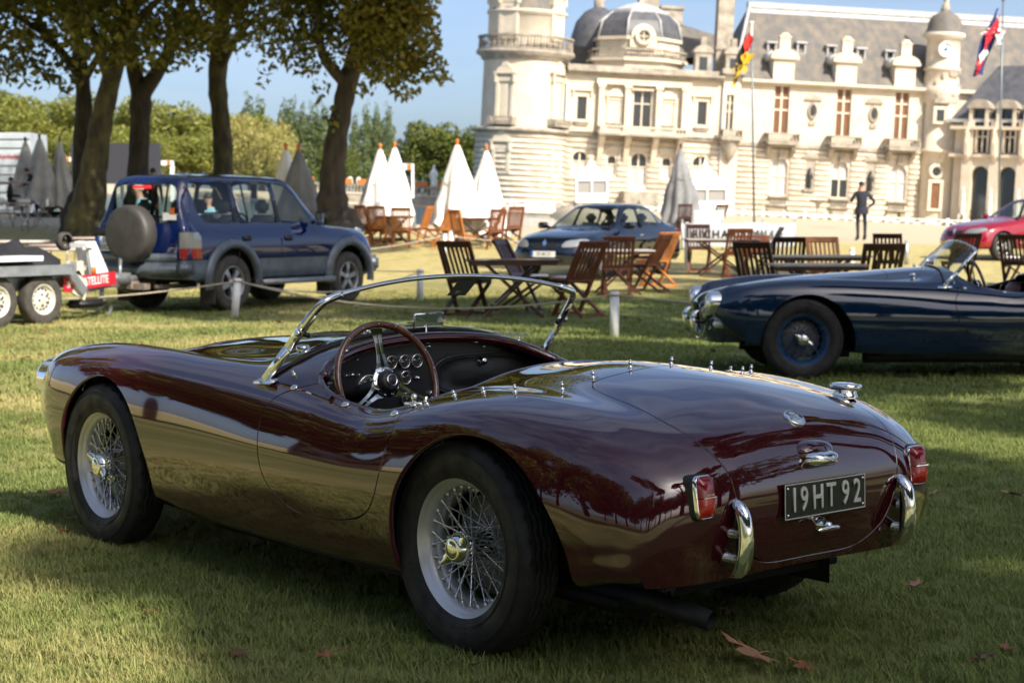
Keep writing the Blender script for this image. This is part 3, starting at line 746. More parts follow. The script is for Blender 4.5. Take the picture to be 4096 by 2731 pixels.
    # ---- overriders
    for s in (1, -1):
        ov_ = empty('overrider'); ov_.parent = car
        b = MB(); G = []
        zs = [(.330, .010, -.858), (.333, .017, -.868), (.342, .0245, -.880), (.36, .0295, -.893), (.39, .031, -.902), (.42, .029, -.906), (.45, .0265, -.906), (.48, .026, -.902), (.505, .0265, -.896), (.522, .0255, -.888), (.536, .021, -.876), (.545, .014, -.862), (.549, .006, -.850)]
        for z, w, x in zs:
            ring = []
            for k in range(20):
                a = math.pi*k/19; ring.append((x+.008+(.030*(1-math.sin(a)**.8)), s*.362+w*math.cos(a)*.80, z))
            G.append(ring)
        b.grid(G, sm=True); b.build('blade', CHROME, ov_)
        b = MB(); G2 = [[(x+.030, s*.362+w*.9*u, z) for u in (-1, 1)] for z, w, x in zs[1:-1]]; b.grid(G2); b.bar((-.855, s*.362, .36), (-.855, s*.362, .50), .034, .004, up=(1, 0, 0)); b.build('backing_plate', BLACKT, ov_)
        b = MB()
        for z in (.455, .385):
            b.lathe([(.0215, 0), (.0215, .005), (.013, .006), (.0125, .075), (.0125, .08)], 18, axis='x', c=(-.79, s*.372, z), M=Matrix.Translation((-.79, 0, 0)) @ Matrix.Diagonal((-1, 1, 1, 1)) @ Matrix.Translation((.79, 0, 0)))
        b.build('mounting_tube', STEEL, ov_)
    # ---- number plate
    pl = empty('number_plate'); pl.parent = car
    M = frame((-.8505, 0, .520), (0, -1, 0), (.03, 0, 1))
    b = MB(); b.prism([(-.178, -.050), (.178, -.050), (.178, .050), (-.178, .050)], 0, .003, M=M); b.build('backing', PLATEBK, pl)
    b = MB()
    for c0, d in (((0, .0485, .0038), (.356, .003, .0016)), ((0, -.0485, .0038), (.356, .003, .0016)), ((.1765, 0, .0038), (.003, .094, .0016)), ((-.1765, 0, .0038), (.003, .094, .0016))): b.box(c0, d, M=M)
    b.build('border', PLATEAL, pl)
    for ch, x in (('1', -.139), ('9', -.097), ('H', -.036), ('T', .021), ('9', .086), ('2', .139)):
        text('character', ch, .098, .0022, PLATEAL, pl, M @ Matrix.Translation((x, 0, .0045)), sx=.72, bevel=.0012)
    for x, y in ((-.166, .038), (.166, .038), (-.166, -.038), (.166, -.038)):
        b = MB(); b.ball(tuple(M @ Vector((x, y, .004))), .0045, 10, 6); b.build('plate_screw', CHROME, pl)
    # ---- plate lamp, T handle, badge, filler cap
    la = empty('plate_lamp'); la.parent = car
    def bulge(cx, rx, ry, rz, cz, m, nm, e=.62, x0=-.79):
        b = MB(); G = []
        for i in range(13):
            t = i/12; f = (1-t**3.2)**.45 if t < 1 else 0; G.append([(x0-(x0-cx)*t, ry*f*math.copysign(abs(math.cos(2*math.pi*k/32))**e, math.cos(2*math.pi*k/32)), cz+rz*f*math.copysign(abs(math.sin(2*math.pi*k/32))**e, math.sin(2*math.pi*k/32))) for k in range(32)])
        b.grid(G, closed_v=True); b.build(nm, m, la)
    bulge(-.845, .1, .088, .042, .640, MAROON, 'lamp_housing', .8, -.76); bulge(-.876, .1, .066, .0255, .628, CHROME, 'chrome_cover')
    b = MB(); b.lathe([(.004, -.8785), (.006, -.876), (.006, -.86)], 10, axis='x', c=(0, 0, .630)); b.build('cover_screw', CHROME, la)
    th = empty('boot_handle'); th.parent = car
    b = MB(); b.lathe([(.021, .83), (.021, .842), (.015, .848), (.011, .858), (.011, .872), (0, .875)], 24, axis='x', M=Matrix.Diagonal((-1, 1, 1, 1)), c=(0, 0, .437)); b.build('escutcheon', CHROME, th)
    b = MB(); G = []
    for t in np.linspace(-1, 1, 15):
        w = .0085*(1-.35*abs(t))*(1 if abs(t) < .97 else .4); G.append([(-.872+.004*t*t+w*.8*math.cos(a), .048*t, .432-.004*abs(t)+w*math.sin(a)) for a in np.linspace(0, 2*math.pi, 14, endpoint=False)])
    b.grid(G, closed_v=True); b.build('bar', CHROME, th)
    b = MB(); b.lathe([(.0022, -.8795), (.0022, -.87)], 8, axis='x', c=(0, 0, .432)); b.build('keyhole', BLACKT, th)
    bp, bn = surf(-.735, 0); bp = Vector((-.733, 0, .7355)); bn = surf(-.735, .01)[1]; bn = Vector((bn.x, 0, bn.z)).normalized()
    bd = empty('boot_badge'); bd.parent = car; M = frame(bp, (0, -1, 0), bn.cross(Vector((0, -1, 0))))
    b = MB(); b.lathe([(.034, -.003), (.034, .003), (.0315, .0055), (.029, .0045), (0, .0050)], 36, M=M); b.build('disc', CHROME, bd)
    text('badge_letter', 'AC', .034, .0012, STEEL, bd, M @ Matrix.Translation((0, 0, .005)), sx=.9)
    fp, fn = surf(-.545, -.468); fc = empty('filler_cap'); fc.parent = car
    fn = (fn*.5+Vector((0, 0, 1))*.5).normalized(); M = frame(fp-fn*.004, Vector((1, 0, 0)), fn.cross(Vector((1, 0, 0))))
    b = MB(); b.lathe([(.040, 0), (.040, .012), (.036, .016), (.036, .03)], 28, M=M); b.build('neck', CHROME, fc)
    b = MB(); b.lathe([(.036, .026), (.050, .026), (.0535, .029), (.0535, .041), (.049, .046), (.02, .0495), (0, .050)], 8, M=M, sm=False); b.lathe([(.042, .046), (.02, .0502), (0, .0508)], 28, M=M); b.build('cap', CHROME, fc, bevel=.0015)
    # ---- exhaust
    b = MB(); ex = spline(np.array([(.15, .40, .185), (-.25, .42, .205), (-.50, .42, .222), (-.58, .42, .226), (-.66, .405, .216), (-.76, .375, .196)]), 8)
    b.tube(ex, .030, 20, caps=False); b.tube(ex, .026, 20, caps=False)
    b.build('exhaust_pipe', PIPE, car)
    b = MB(); b.tube([(-.60, .375, .22), (-.595, .37, .30)], .008, 8); b.box((-.6, .39, .262), (.02, .05, .008)); b.build('exhaust_hanger', BLACKT, car)
    b = MB(); b.tube(spline(np.array([(1.75, .45, .16), (1.4, .47, .165), (1.1, .48, .165), (.3, .44, .16)]), 6), .045, 14); b.build('silencer', PIPE, car)
    # ---- nose: grille bars, headlamps, front overriders, side lamps
    gr = empty('grille'); gr.parent = car
    for k in range(13):
        y = -.24+.04*k; h = .15*(1-(abs(y)/.29)**2.6)**(1/2.6); b = MB(); b.bar((3.00-.5*y*y, y, .445-h), (3.03-.5*y*y, y, .445+h), .006, .02, up=(1, 0, 0)); b.build('bar', STEEL, gr)
    b = MB(); b.tube([(3.062-.45*yy*yy-.25*(zz-.47)**2*4*.3, yy, zz) for yy, zz in [(.285*math.copysign(abs(math.cos(a))**.77, math.cos(a)), .445+.155*math.copysign(abs(math.sin(a))**.77, math.sin(a))) for a in np.linspace(0, 2*math.pi, 48, endpoint=False)]], .009, 8, closed=True); b.build('surround', CHROME, gr)
    for s in (1, -1):
        hl = empty('headlight'); hl.parent = car; c0 = (2.985, s*.535, .608)
        b = MB(); b.lathe([(.100, -.10), (.100, .03), (.0985, .045), (.092, .055), (.087, .052)], 32, axis='x', c=c0); b.build('rim', CHROME, hl)
        b = MB(); b.lathe([(.088, .050), (.07, .066), (.04, .076), (0, .080)], 32, axis='x', c=c0); b.build('lens', LAMPGL, hl)
        b = MB(); b.lathe([(.034, -.06), (.034, .02), (.028, .034), (.012, .044), (0, .046)], 20, axis='x', c=(2.95, s*.54, .44)); b.build('side_lamp', LAMPGL, car)
        fo = empty('front_overrider'); fo.parent = car; b = MB(); G = []
        for z, w, x in [(.325, .008, 3.10), (.34, .020, 3.12), (.37, .026, 3.14), (.42, .024, 3.15), (.48, .024, 3.15), (.52, .020, 3.135), (.54, .008, 3.11)]:
            G.append([(x-.035*(1-math.sin(a)**.8), s*.27+w*math.cos(a), z) for a in np.linspace(0, math.pi, 14)])
        b.grid(G); b.build('blade', CHROME, fo)
        b = MB(); b.tube([(3.12, s*.27, .44), (2.95, s*.28, .44)], .011, 10); b.build('stalk', BLACKT, fo)
    # ---- wheels
    WM = wheel_meshes()
    wheel('wheel', WM, car, (0, .612, .325), 1, .11, spin=R(38)); wheel('wheel', WM, car, (0, -.612, .325), -1, .3, spin=1.1)
    wheel('wheel', WM, car, (2.286, .640, .325), 1, .05, spin=R(150), steer=0); wheel('wheel', WM, car, (2.286, -.640, .325), -1, .4)
    # moulded size lettering on the near tyres
    for wx, wy in ((0, .612), (2.286, .640)):
        for word, a0, rr, sz, st in (('5.50 R 16 X', 101, .257, .021, 5.0), ('RADIAL', 22, .254, .013, 4.2), ('MADE IN FRANCE', 160, .252, .010, 2.6), ('TUBE TYPE', 285, .254, .016, 4.6)):
            for i, ch in enumerate(word):
                if ch == ' ': continue
                a = R(a0-i*st); c0 = Vector((wx-math.cos(math.pi-a)*0+rr*math.cos(math.pi-a), wy+.0758, .325+rr*math.sin(math.pi-a)))
                t = math.pi-a; rad = Vector((math.cos(t), 0, math.sin(t))); tan = rad.cross(Vector((0, 1, 0)))
                text('tyre_lettering', ch, sz, .0006, RUBBER, car, frame(c0, -tan if (Vector((0, 1, 0)).dot((-tan).cross(rad)) > 0) else tan, rad))
    return car
# ---------------------------------------------------------------- ground
def smooth(a, b, x):
    t = np.clip((np.asarray(x, float)-a)/(b-a), 0, 1); return t*t*(3-2*t)
def ground_z(x, y):
    """the lawn is level near the cars, rises to the gravel walk and on towards the chateau"""
    return smooth(28, 60, y)*(.85-.025*np.asarray(x, float))+smooth(60, 125, y)*(1.23-.025*np.asarray(x, float))
def gz(x, y): return float(ground_z(x, y))

def fast_mesh(name, V, F, mats, smooth_=False, per=4):
    V = np.ascontiguousarray(V, np.float32); F = np.ascontiguousarray(F, np.int32)
    me = bpy.data.meshes.new(name); me.vertices.add(len(V)); me.vertices.foreach_set('co', V.ravel())
    me.loops.add(F.size); me.loops.foreach_set('vertex_index', F.ravel())
    me.polygons.add(len(F)); me.polygons.foreach_set('loop_start', np.arange(0, F.size, per, dtype=np.int32))
    me.update(calc_edges=True); me.validate()
    for m in mats: me.materials.append(m)
    if smooth_: me.polygons.foreach_set('use_smooth', [True]*len(me.polygons))
    return me

def lawn_material(name, blades=False):
    m = bpy.data.materials.new(name); m.use_nodes = True; nt = m.node_tree; b = nt.nodes['Principled BSDF']
    b.inputs['Roughness'].default_value = .75; b.inputs['Specular IOR Level'].default_value = .25
    g = nt.nodes.new('ShaderNodeNewGeometry'); pos = g.outputs['Position']
    def noise(sc, det=3, rough=.55):
        n = nt.nodes.new('ShaderNodeTexNoise'); n.inputs['Scale'].default_value = sc; n.inputs['Detail'].default_value = det; n.inputs['Roughness'].default_value = rough
        nt.links.new(pos, n.inputs['Vector']); return n.outputs['Fac']
    def rng(s, a, b_, c=0., d=1.):
        r = nt.nodes.new('ShaderNodeMapRange'); r.inputs[1].default_value = a; r.inputs[2].default_value = b_; r.inputs[3].default_value = c; r.inputs[4].default_value = d
        nt.links.new(s, r.inputs[0]); return r.outputs[0]
    def mix(f, a, b_):
        x = nt.nodes.new('ShaderNodeMixRGB')
        nt.links.new(f, x.inputs[0])
        for i, c in ((1, a), (2, b_)):
            if isinstance(c, tuple): x.inputs[i].default_value = (*c, 1)
            else: nt.links.new(c, x.inputs[i])
        return x.outputs[0]
    def math_(op, a, b_):
        x = nt.nodes.new('ShaderNodeMath'); x.operation = op
        for i, c in ((0, a), (1, b_)):
            if isinstance(c, (int, float)): x.inputs[i].default_value = c
            else: nt.links.new(c, x.inputs[i])
        return x.outputs[0]
    sep = nt.nodes.new('ShaderNodeSeparateXYZ'); nt.links.new(pos, sep.inputs[0])
    dry_far = rng(math_('ADD', sep.outputs[1], math_('MULTIPLY', noise(.16, 3), 12.0)), 31, 40)
    dry_near = math_('MULTIPLY', rng(noise(.55, 4), .36, .62), rng(sep.outputs[0], 1.4, -1.9, .22, 1.0))
    dry = math_('MINIMUM', math_('ADD', math_('MULTIPLY', dry_near, .75), dry_far), 1.0)
    if blades:
        isl = g.outputs['Random Per Island']
        green = mix(isl, (.15, .205, .05), (.27, .305, .10)); straw = mix(isl, (.56, .48, .22), (.38, .36, .13))
        pick = rng(math_('ADD', math_('MULTIPLY', dry, .62), math_('MULTIPLY', noise(23, 1), .55)), .42, .75)
        col = mix(pick, green, straw)
    else:
        fine = noise(34, 5, .7); mid = noise(4.5, 4)
        green = mix(rng(fine, .3, .7), (.10, .14, .034), (.19, .215, .066)); green = mix(rng(mid, .35, .7), green, (.155, .175, .055))
        straw = mix(rng(fine, .3, .7), (.56, .45, .21), (.44, .37, .15)); straw = mix(rng(mid, .4, .75), straw, (.28, .26, .085))
        col = mix(dry, green, straw)
        # gravel walk in front of the quay wall
        sandf = rng(math_('ADD', sep.outputs[1], math_('MULTIPLY', noise(.5, 3), 3.0)), 51.5, 54.0)
        sand = mix(rng(noise(9, 5, .7), .3, .7), (.55, .46, .32), (.45, .37, .25))
        col = mix(sandf, col, sand)
        bp = nt.nodes.new('ShaderNodeBump'); bp.inputs['Strength'].default_value = .6; bp.inputs['Distance'].default_value = .03
        nt.links.new(noise(60, 6, .75), bp.inputs['Height']); nt.links.new(bp.outputs[0], b.inputs['Normal'])
    nt.links.new(col, b.inputs['Base Color'])
    if blades:
        tr = nt.nodes.new('ShaderNodeBsdfTranslucent'); nt.links.new(col, tr.inputs[0]); mx = nt.nodes.new('ShaderNodeMixShader'); mx.inputs[0].default_value = .3
        out = nt.nodes['Material Output']; nt.links.new(b.outputs[0], mx.inputs[1]); nt.links.new(tr.outputs[0], mx.inputs[2]); nt.links.new(mx.outputs[0], out.inputs[0])
    return m
LAWN = lawn_material('lawn_turf')
# water basin left of the walk: the lawn stops at a bank
def basin(x, y): return (y > 64+0*x) & (x < 4.5+(y-64)*.0) & (y < 172) & (x > -70)
xs = np.concatenate([np.linspace(-900, -80, 12), np.linspace(-70, 70, 141), np.linspace(80, 900, 12)])
ys = np.concatenate([np.linspace(-300, -40, 8), np.linspace(-30, 130, 161), np.linspace(135, 260, 26), np.linspace(300, 2200, 14)])
GX, GY = np.meshgrid(xs, ys, indexing='ij'); GZ = ground_z(GX, np.minimum(GY, 175))+np.maximum(GY-125, 0)*.006
GZ = np.clip(GZ, -8, 8)
bas = smooth(64, 66.5, GY)*(1-smooth(168, 171, GY))*(1-smooth(1.5, 3.5, GX))*smooth(-75, -70, GX)
GZ = GZ-bas*3.2
idx = np.arange(GX.size).reshape(GX.shape)
F = np.stack([idx[:-1, :-1], idx[1:, :-1], idx[1:, 1:], idx[:-1, 1:]], -1).reshape(-1, 4)
lawn = link('lawn', fast_mesh('lawn', np.stack([GX, GY, GZ], -1).reshape(-1, 3), F, [LAWN], True)); tag(lawn, kind='structure')
WATER = mat('pond_water', (.035, .085, .13), rough=.12, spec=.6, bump=.35, bscale=1.5, stretch=(1, .25, 1))
b = MB(); wz = lambda x, y: .12+.00901*y-.045*x
b.add([(-80, 63, wz(-80, 63)), (6, 63, wz(6, 63)), (6, 175, wz(6, 175)), (-80, 175, wz(-80, 175))], [(0, 1, 2, 3)]); tag(b.build('water', WATER), kind='structure')

# ---------------------------------------------------------------- grass blades on the near lawn
BLADE = lawn_material('grass_blades', True)
def tuft(n, h, spread, seed, w=.0022):
    r = random.Random(seed); V = []; F = []
    for i in range(n):
        a = r.uniform(0, 6.28); d = spread*math.sqrt(r.random()); x, y = d*math.cos(a), d*math.sin(a)
        t = r.uniform(0, 6.28); lean = r.uniform(.25, 1.15); hh = h*r.uniform(.5, 1.2); ww = w*r.uniform(.7, 1.4)
        c, s = math.cos(t), math.sin(t); k = len(V)
        for f, wf in ((0, 1), (.5, .8), (1, .12)):
            px, pz = hh*lean*f*f, hh*f*(1-.22*lean*f)
            for sg in (-1, 1): V.append((x+c*px-s*ww*wf*sg, y+s*px+c*ww*wf*sg, pz))
        F += [(k, k+1, k+3, k+2), (k+2, k+3, k+5, k+4)]
    return fast_mesh('grass_tuft', V, F, [BLADE], True)
def scatter(name, me_list, P, seed, smin=.7, smax=1.25):
    """geometry-nodes instances of small meshes at points P"""
    r = np.random.default_rng(seed)
    pm = bpy.data.meshes.new(name); pm.vertices.add(len(P)); pm.vertices.foreach_set('co', np.asarray(P, np.float32).ravel())
    at = pm.attributes.new('rot', 'FLOAT', 'POINT'); at.data.foreach_set('value', r.uniform(0, 6.28, len(P)).astype(np.float32))
    at = pm.attributes.new('size', 'FLOAT', 'POINT'); at.data.foreach_set('value', r.uniform(smin, smax, len(P)).astype(np.float32))
    o = link(name, pm); ng = bpy.data.node_groups.new(name, 'GeometryNodeTree')
    ng.interface.new_socket('Geometry', in_out='INPUT', socket_type='NodeSocketGeometry'); ng.interface.new_socket('Geometry', in_out='OUTPUT', socket_type='NodeSocketGeometry')
    N = ng.nodes; gi = N.new('NodeGroupInput'); go = N.new('NodeGroupOutput'); ip = N.new('GeometryNodeInstanceOnPoints')
    ng.links.new(gi.outputs[0], ip.inputs['Points'])
    j = N.new('GeometryNodeGeometryToInstance')
    for me in me_list:
        src = bpy.data.objects.new(name+'_source', me); oi = N.new('GeometryNodeObjectInfo'); oi.inputs['Object'].default_value = src
        ng.links.new(oi.outputs['Geometry'], j.inputs[0])
    ng.links.new(j.outputs[0], ip.inputs['Instance']); ip.inputs['Pick Instance'].default_value = True
    rd = N.new('FunctionNodeRandomValue'); rd.data_type = 'INT'; rd.inputs['Min'].default_value = 0; rd.inputs['Max'].default_value = len(me_list)-1
    ng.links.new(rd.outputs[2], ip.inputs['Instance Index'])
    a1 = N.new('GeometryNodeInputNamedAttribute'); a1.data_type = 'FLOAT'; a1.inputs[0].default_value = 'rot'
    cb = N.new('ShaderNodeCombineXYZ'); ng.links.new(a1.outputs[0], cb.inputs[2]); ng.links.new(cb.outputs[0], ip.inputs['Rotation'])
    a2 = N.new('GeometryNodeInputNamedAttribute'); a2.data_type = 'FLOAT'; a2.inputs[0].default_value = 'size'; ng.links.new(a2.outputs[0], ip.inputs['Scale'])
    ng.links.new(ip.outputs[0], go.inputs[0]); md = o.modifiers.new('scatter', 'NODES'); md.node_group = ng
    return o
rg = np.random.default_rng(4)
def strip(y0, y1, dens, half=.315, extra=.6):
    area = (y1-y0)*((y0+y1)*half+2*extra); n = int(area*dens); y = rg.uniform(y0, y1, n*2); keep = rg.uniform(0, 1, n*2) < (y*half+extra)/(y1*half+extra)
    y = y[keep][:n]; x = rg.uniform(-1, 1, len(y))*(y*half+extra); return np.stack([x, y, ground_z(x, y)-.004], 1)
tag(scatter('grass', [tuft(22, .036, .045, i, .0017) for i in range(6)], np.vstack([strip(4.2, 7.5, 720), strip(7.5, 12, 420)]), 1), kind='stuff')
tag(scatter('grass', [tuft(14, .048, .075, 20+i, .004) for i in range(5)], np.vstack([strip(12, 20, 120), strip(20, 30, 48)]), 2), kind='stuff')

# ---------------------------------------------------------------- trees
def leaf_material(name, a, b_, c, dry=None):
    m = bpy.data.materials.new(name); m.use_nodes = True; nt = m.node_tree; p = nt.nodes['Principled BSDF']
    p.inputs['Roughness'].default_value = .5; p.inputs['Specular IOR Level'].default_value = .35
    g = nt.nodes.new('ShaderNodeNewGeometry'); r = nt.nodes.new('ShaderNodeValToRGB'); e = r.color_ramp.elements
    e[0].color = (*a, 1); e[1].color = (*c, 1); e[1].position = .93; x = e.new(.5); x.color = (*b_, 1)
    if dry: x = e.new(.97); x.color = (*dry, 1)
    nz = nt.nodes.new('ShaderNodeTexNoise'); nz.inputs['Scale'].default_value = .55; nz.inputs['Detail'].default_value = 2
    nt.links.new(g.outputs['Position'], nz.inputs['Vector'])
    ad = nt.nodes.new('ShaderNodeMath'); ad.operation = 'MULTIPLY_ADD'; ad.inputs[1].default_value = .75; nt.links.new(nz.outputs['Fac'], ad.inputs[0])
    sb = nt.nodes.new('ShaderNodeMath'); sb.operation = 'MULTIPLY_ADD'; sb.inputs[1].default_value = .62; sb.inputs[2].default_value = -.17; nt.links.new(g.outputs['Random Per Island'], sb.inputs[0])
    nt.links.new(sb.outputs[0], ad.inputs[2]); nt.links.new(ad.outputs[0], r.inputs[0]); nt.links.new(r.outputs[0], p.inputs['Base Color'])
    t = nt.nodes.new('ShaderNodeBsdfTranslucent'); nt.links.new(r.outputs[0], t.inputs[0]); mx = nt.nodes.new('ShaderNodeMixShader'); mx.inputs[0].default_value = .32
    nt.links.new(p.outputs[0], mx.inputs[1]); nt.links.new(t.outputs[0], mx.inputs[2]); nt.links.new(mx.outputs[0], nt.nodes['Material Output'].inputs[0])
    return m
LEAF_NEAR = leaf_material('chestnut_leaves', (.055, .075, .016), (.125, .14, .028), (.25, .235, .045), (.34, .17, .04))
LEAF_GOLD = leaf_material('sunlit_turning_leaves', (.10, .11, .02), (.21, .20, .034), (.36, .29, .05), (.46, .22, .05))  # yellower crown leaves, sunlight put into their colour
LEAF_WOOD = leaf_material('wood_leaves', (.13, .16, .030), (.21, .23, .045), (.31, .30, .07))  # paler and yellower, distance haze put into the leaf colour
LEAF_WILLOW = leaf_material('willow_leaves', (.25, .23, .06), (.34, .31, .09), (.44, .38, .13))
LEAF_POPLAR = leaf_material('poplar_leaves', (.085, .13, .05), (.13, .18, .065), (.18, .22, .08))
LEAF_DARK = leaf_material('lime_leaves', (.075, .105, .022), (.12, .15, .03), (.18, .20, .04))
LEAF_HEDGE = leaf_material('hedge_leaves', (.06, .10, .02), (.10, .14, .028), (.15, .19, .036))
BARK = mat('bark', (.060, .048, .036), rough=.9, col2=(.022, .019, .015), vscale=7, stretch=(1, 1, .35), bump=.9, bscale=14)
BARKM = mat('mossy_bark', (.085, .080, .032), rough=.9, col2=(.026, .022, .016), vscale=5, stretch=(1, 1, .4), bump=.9, bscale=14)
def leaves(B, n, size, seed, aspect=.62, droop=.35, shell=.0):
    """n leaf quads spread through ellipsoids B = (x, y, z, rx, ry, rz[, weight])"""
    r = np.random.default_rng(seed); B = np.asarray([tuple(q)+((1.,) if len(q) == 6 else ()) for q in B], float)
    wt = B[:, 3]*B[:, 4]*B[:, 5]*B[:, 6]; k = r.choice(len(B), n, p=wt/wt.sum())
    d = r.normal(size=(n, 3)); d /= np.linalg.norm(d, axis=1, keepdims=True); q = (shell+(1-shell)*r.random(n))**(1/3)
    c = B[k, :3]+d*q[:, None]*B[k, 3:6]
    nrm = r.normal(size=(n, 3))+d*.7+np.array([0, 0, .7]); nrm /= np.linalg.norm(nrm, axis=1, keepdims=True)
    u = np.cross(nrm, r.normal(size=(n, 3))); u /= np.linalg.norm(u, axis=1, keepdims=True); u[:, 2] -= droop; u /= np.linalg.norm(u, axis=1, keepdims=True)
    v = np.cross(nrm, u); v /= np.maximum(np.linalg.norm(v, axis=1, keepdims=True), 1e-6); s = size*r.uniform(.6, 1.3, n)[:, None]
    P = np.stack([c-u*s*.55, c+v*s*aspect*.5+nrm*s*.08, c+u*s*.55-nrm*s*.06, c-v*s*aspect*.5+nrm*s*.08], 1).reshape(-1, 3)
    return P, np.arange(4*n).reshape(-1, 4)
def crown_blobs(c, r, n, seed, rad=(.32, .55), flat=.8):
    """sub-clumps over an ellipsoid crown"""
    g = random.Random(seed); out = []
    for i in range(n):
        a = g.uniform(0, 6.28); z = g.uniform(-.9, 1); q = math.sqrt(max(0, 1-z*z)); f = g.uniform(.55, .95); s = g.uniform(*rad)
        out.append((c[0]+r[0]*f*q*math.cos(a), c[1]+r[1]*f*q*math.sin(a), c[2]+r[2]*f*z, r[0]*s, r[1]*s, r[2]*s*flat))
    return out
def tree(name, label, cat, trunk, limbs, blobs, n, size, leafmat, bark, seed, group=None, loc=(0, 0, 0), sprays=None):
    t = empty(name, loc, 0, label, cat, group)
    b = MB(); P = spline(np.array([p[:3] for p in trunk]), 5); rr = np.interp(np.linspace(0, len(trunk)-1, len(P)), range(len(trunk)), [p[3] for p in trunk])
    g = random.Random(seed); rr = [r*(1+.06*math.sin(i*1.7)+.04*g.uniform(-1, 1)) for i, r in enumerate(rr)]
    b.tube(P, rr, 14)
    b.build('trunk', bark, t)
    for lm in limbs:
        b = MB(); P = spline(np.array([p[:3] for p in lm]), 4); b.tube(P, np.interp(np.linspace(0, len(lm)-1, len(P)), range(len(lm)), [p[3] for p in lm]), 9); b.build('limb', bark, t)
    link('crown', fast_mesh('crown', *leaves(blobs, n, size, seed), [leafmat]), t)
    return t
# the row of old trees on the lawn, left of the chateau
def px(x, y, Y): return ((x-1176)/3950*Y, Y, 1.33+(493-y)/3950*Y)        # spot seen at (x, y) on a 2352-wide print, Y metres off
def blob(x, y, Y, rx, rz=None, ry=None, w=1.):
    c = px(x, y, Y); k = Y/3950; return (c[0], c[1], c[2], rx*k, ry if ry else rx*k*.9, (rz or rx)*k, w)
def limb(*pts): return [(*px(x, y, Y), r) for x, y, Y, r in pts]
UP = 5.8
tree('old_tree', 'slim dark trunk at the outer end of the tree row, by the grey awnings', 'tree',
     limb((176, 560, 47, .5), (178, 492, 47, .40), (190, 440, 47, .26), (193, 340, 47, .235), (200, 230, 47, .22), (190, 120, 47, .2), (175, -60, 47, .16), (170, -300, 47, .1)),
     [limb((192, 180, 47, .14), (120, 90, 46, .1), (40, 40, 45, .06)), limb((195, 200, 47, .12), (250, 110, 46, .08), (300, 30, 46, .05))],
     [blob(30, 60, 45, 90, 75), blob(95, 120, 45.5, 75, 62), blob(-70, 90, 45, 90, 80), blob(165, 170, 46, 55, 50), blob(40, 145, 46, 60, 40, w=.7), blob(205, 60, 46, 110, 80), blob(120, 190, 45.5, 50, 30, w=.8), blob(60, 175, 45, 60, 34, w=.8), blob(10, 165, 45, 60, 40), (-7.5, 41, 9, 3.2, 3, 1.6, .8), (-12.5, 50, 9.5, 3.6, 3.6, 2, .7), (-10, 43, 14, 5, 4, 3.5, .25), (-10.5, 40.5, 8.6, 3, 3, 1.6, .8), blob(60, -130, 46, 260, 170, 4., w=1.1), blob(200, -330, 47, 220, 170, 4., w=.7), blob(145, 205, 46, 22, 26), blob(232, 222, 46, 24, 30, w=.8)],
     46000, .205, LEAF_NEAR, BARK, 11, 'old trees in the row on the lawn')
tree('old_tree', 'leaning mossy trunk with a sunlit green patch, second in the tree row', 'tree',
     limb((192, 575, 44, .6), (198, 505, 44, .50), (207, 470, 44, .44), (222, 380, 44, .33), (240, 280, 44, .28), (262, 190, 44, .25), (296, 70, 44, .21), (330, -120, 44, .2), (350, -350, 44, .1)),
     [limb((262, 190, 44, .17), (225, 90, 43, .12), (190, -10, 43, .07)), limb((280, 120, 44, .15), (340, 40, 43, .1), (420, -30, 42.5, .06))],
     [blob(255, 70, 43, 120, 75), blob(370, 95, 43, 95, 62), blob(300, 130, 43.3, 60, 34, w=.7), blob(440, 70, 43, 80, 66), blob(215, -60, 44, 190, 120), blob(420, -140, 44, 240, 150, 4., w=1.1), blob(350, -380, 44, 230, 190, 4., w=.6), blob(420, 130, 43, 45, 28, w=.7), blob(340, 150, 43, 60, 26, w=.8), blob(215, 150, 43, 50, 40, w=.8), blob(260, 190, 42.8, 26, 22, w=.8), (-5.6, 38.5, 8.8, 3.2, 3, 1.6, .8), (-8, 39, 8.2, 3, 3, 1.4, .7), (-9.2, 50, 9.5, 3.6, 3.4, 2, .7), (-6, 44, 14, 5, 4, 3.5, .25)],
     46000, .195, LEAF_NEAR, BARKM, 12, 'old trees in the row on the lawn')
tree('old_tree', 'thick dark trunk forking below its crown, third in the tree row', 'tree',
     limb((314, 560, 46, .55), (315, 500, 46, .42), (318, 440, 46, .29), (325, 330, 46, .265), (330, 240, 46, .28), (332, 195, 46, .26)),
     [limb((328, 215, 46, .24), (312, 150, 46, .19), (300, 40, 46, .14), (310, -160, 46, .08)), limb((336, 215, 46, .24), (372, 165, 46, .19), (405, 100, 46, .15), (440, -60, 46, .09)), limb((398, 115, 46, .09), (470, 70, 45, .06))],
     [blob(470, 30, 45, 90, 70), blob(430, 110, 46, 60, 45), blob(320, 40, 46.5, 110, 80), blob(500, -120, 46, 200, 140, 4.), blob(300, -200, 46, 220, 160, 4.), blob(462, 150, 45.5, 26, 20, w=.8), blob(400, 150, 45.5, 40, 24, w=.8), (-5.2, 41, 9.2, 3.2, 3, 1.6, .8), (-6, 51, 9.5, 3.4, 3.2, 2, .7), (-9, 46, 15, 5, 4, 3.5, .2)],
     34000, .195, LEAF_NEAR, BARK, 13, 'old trees in the row on the lawn')
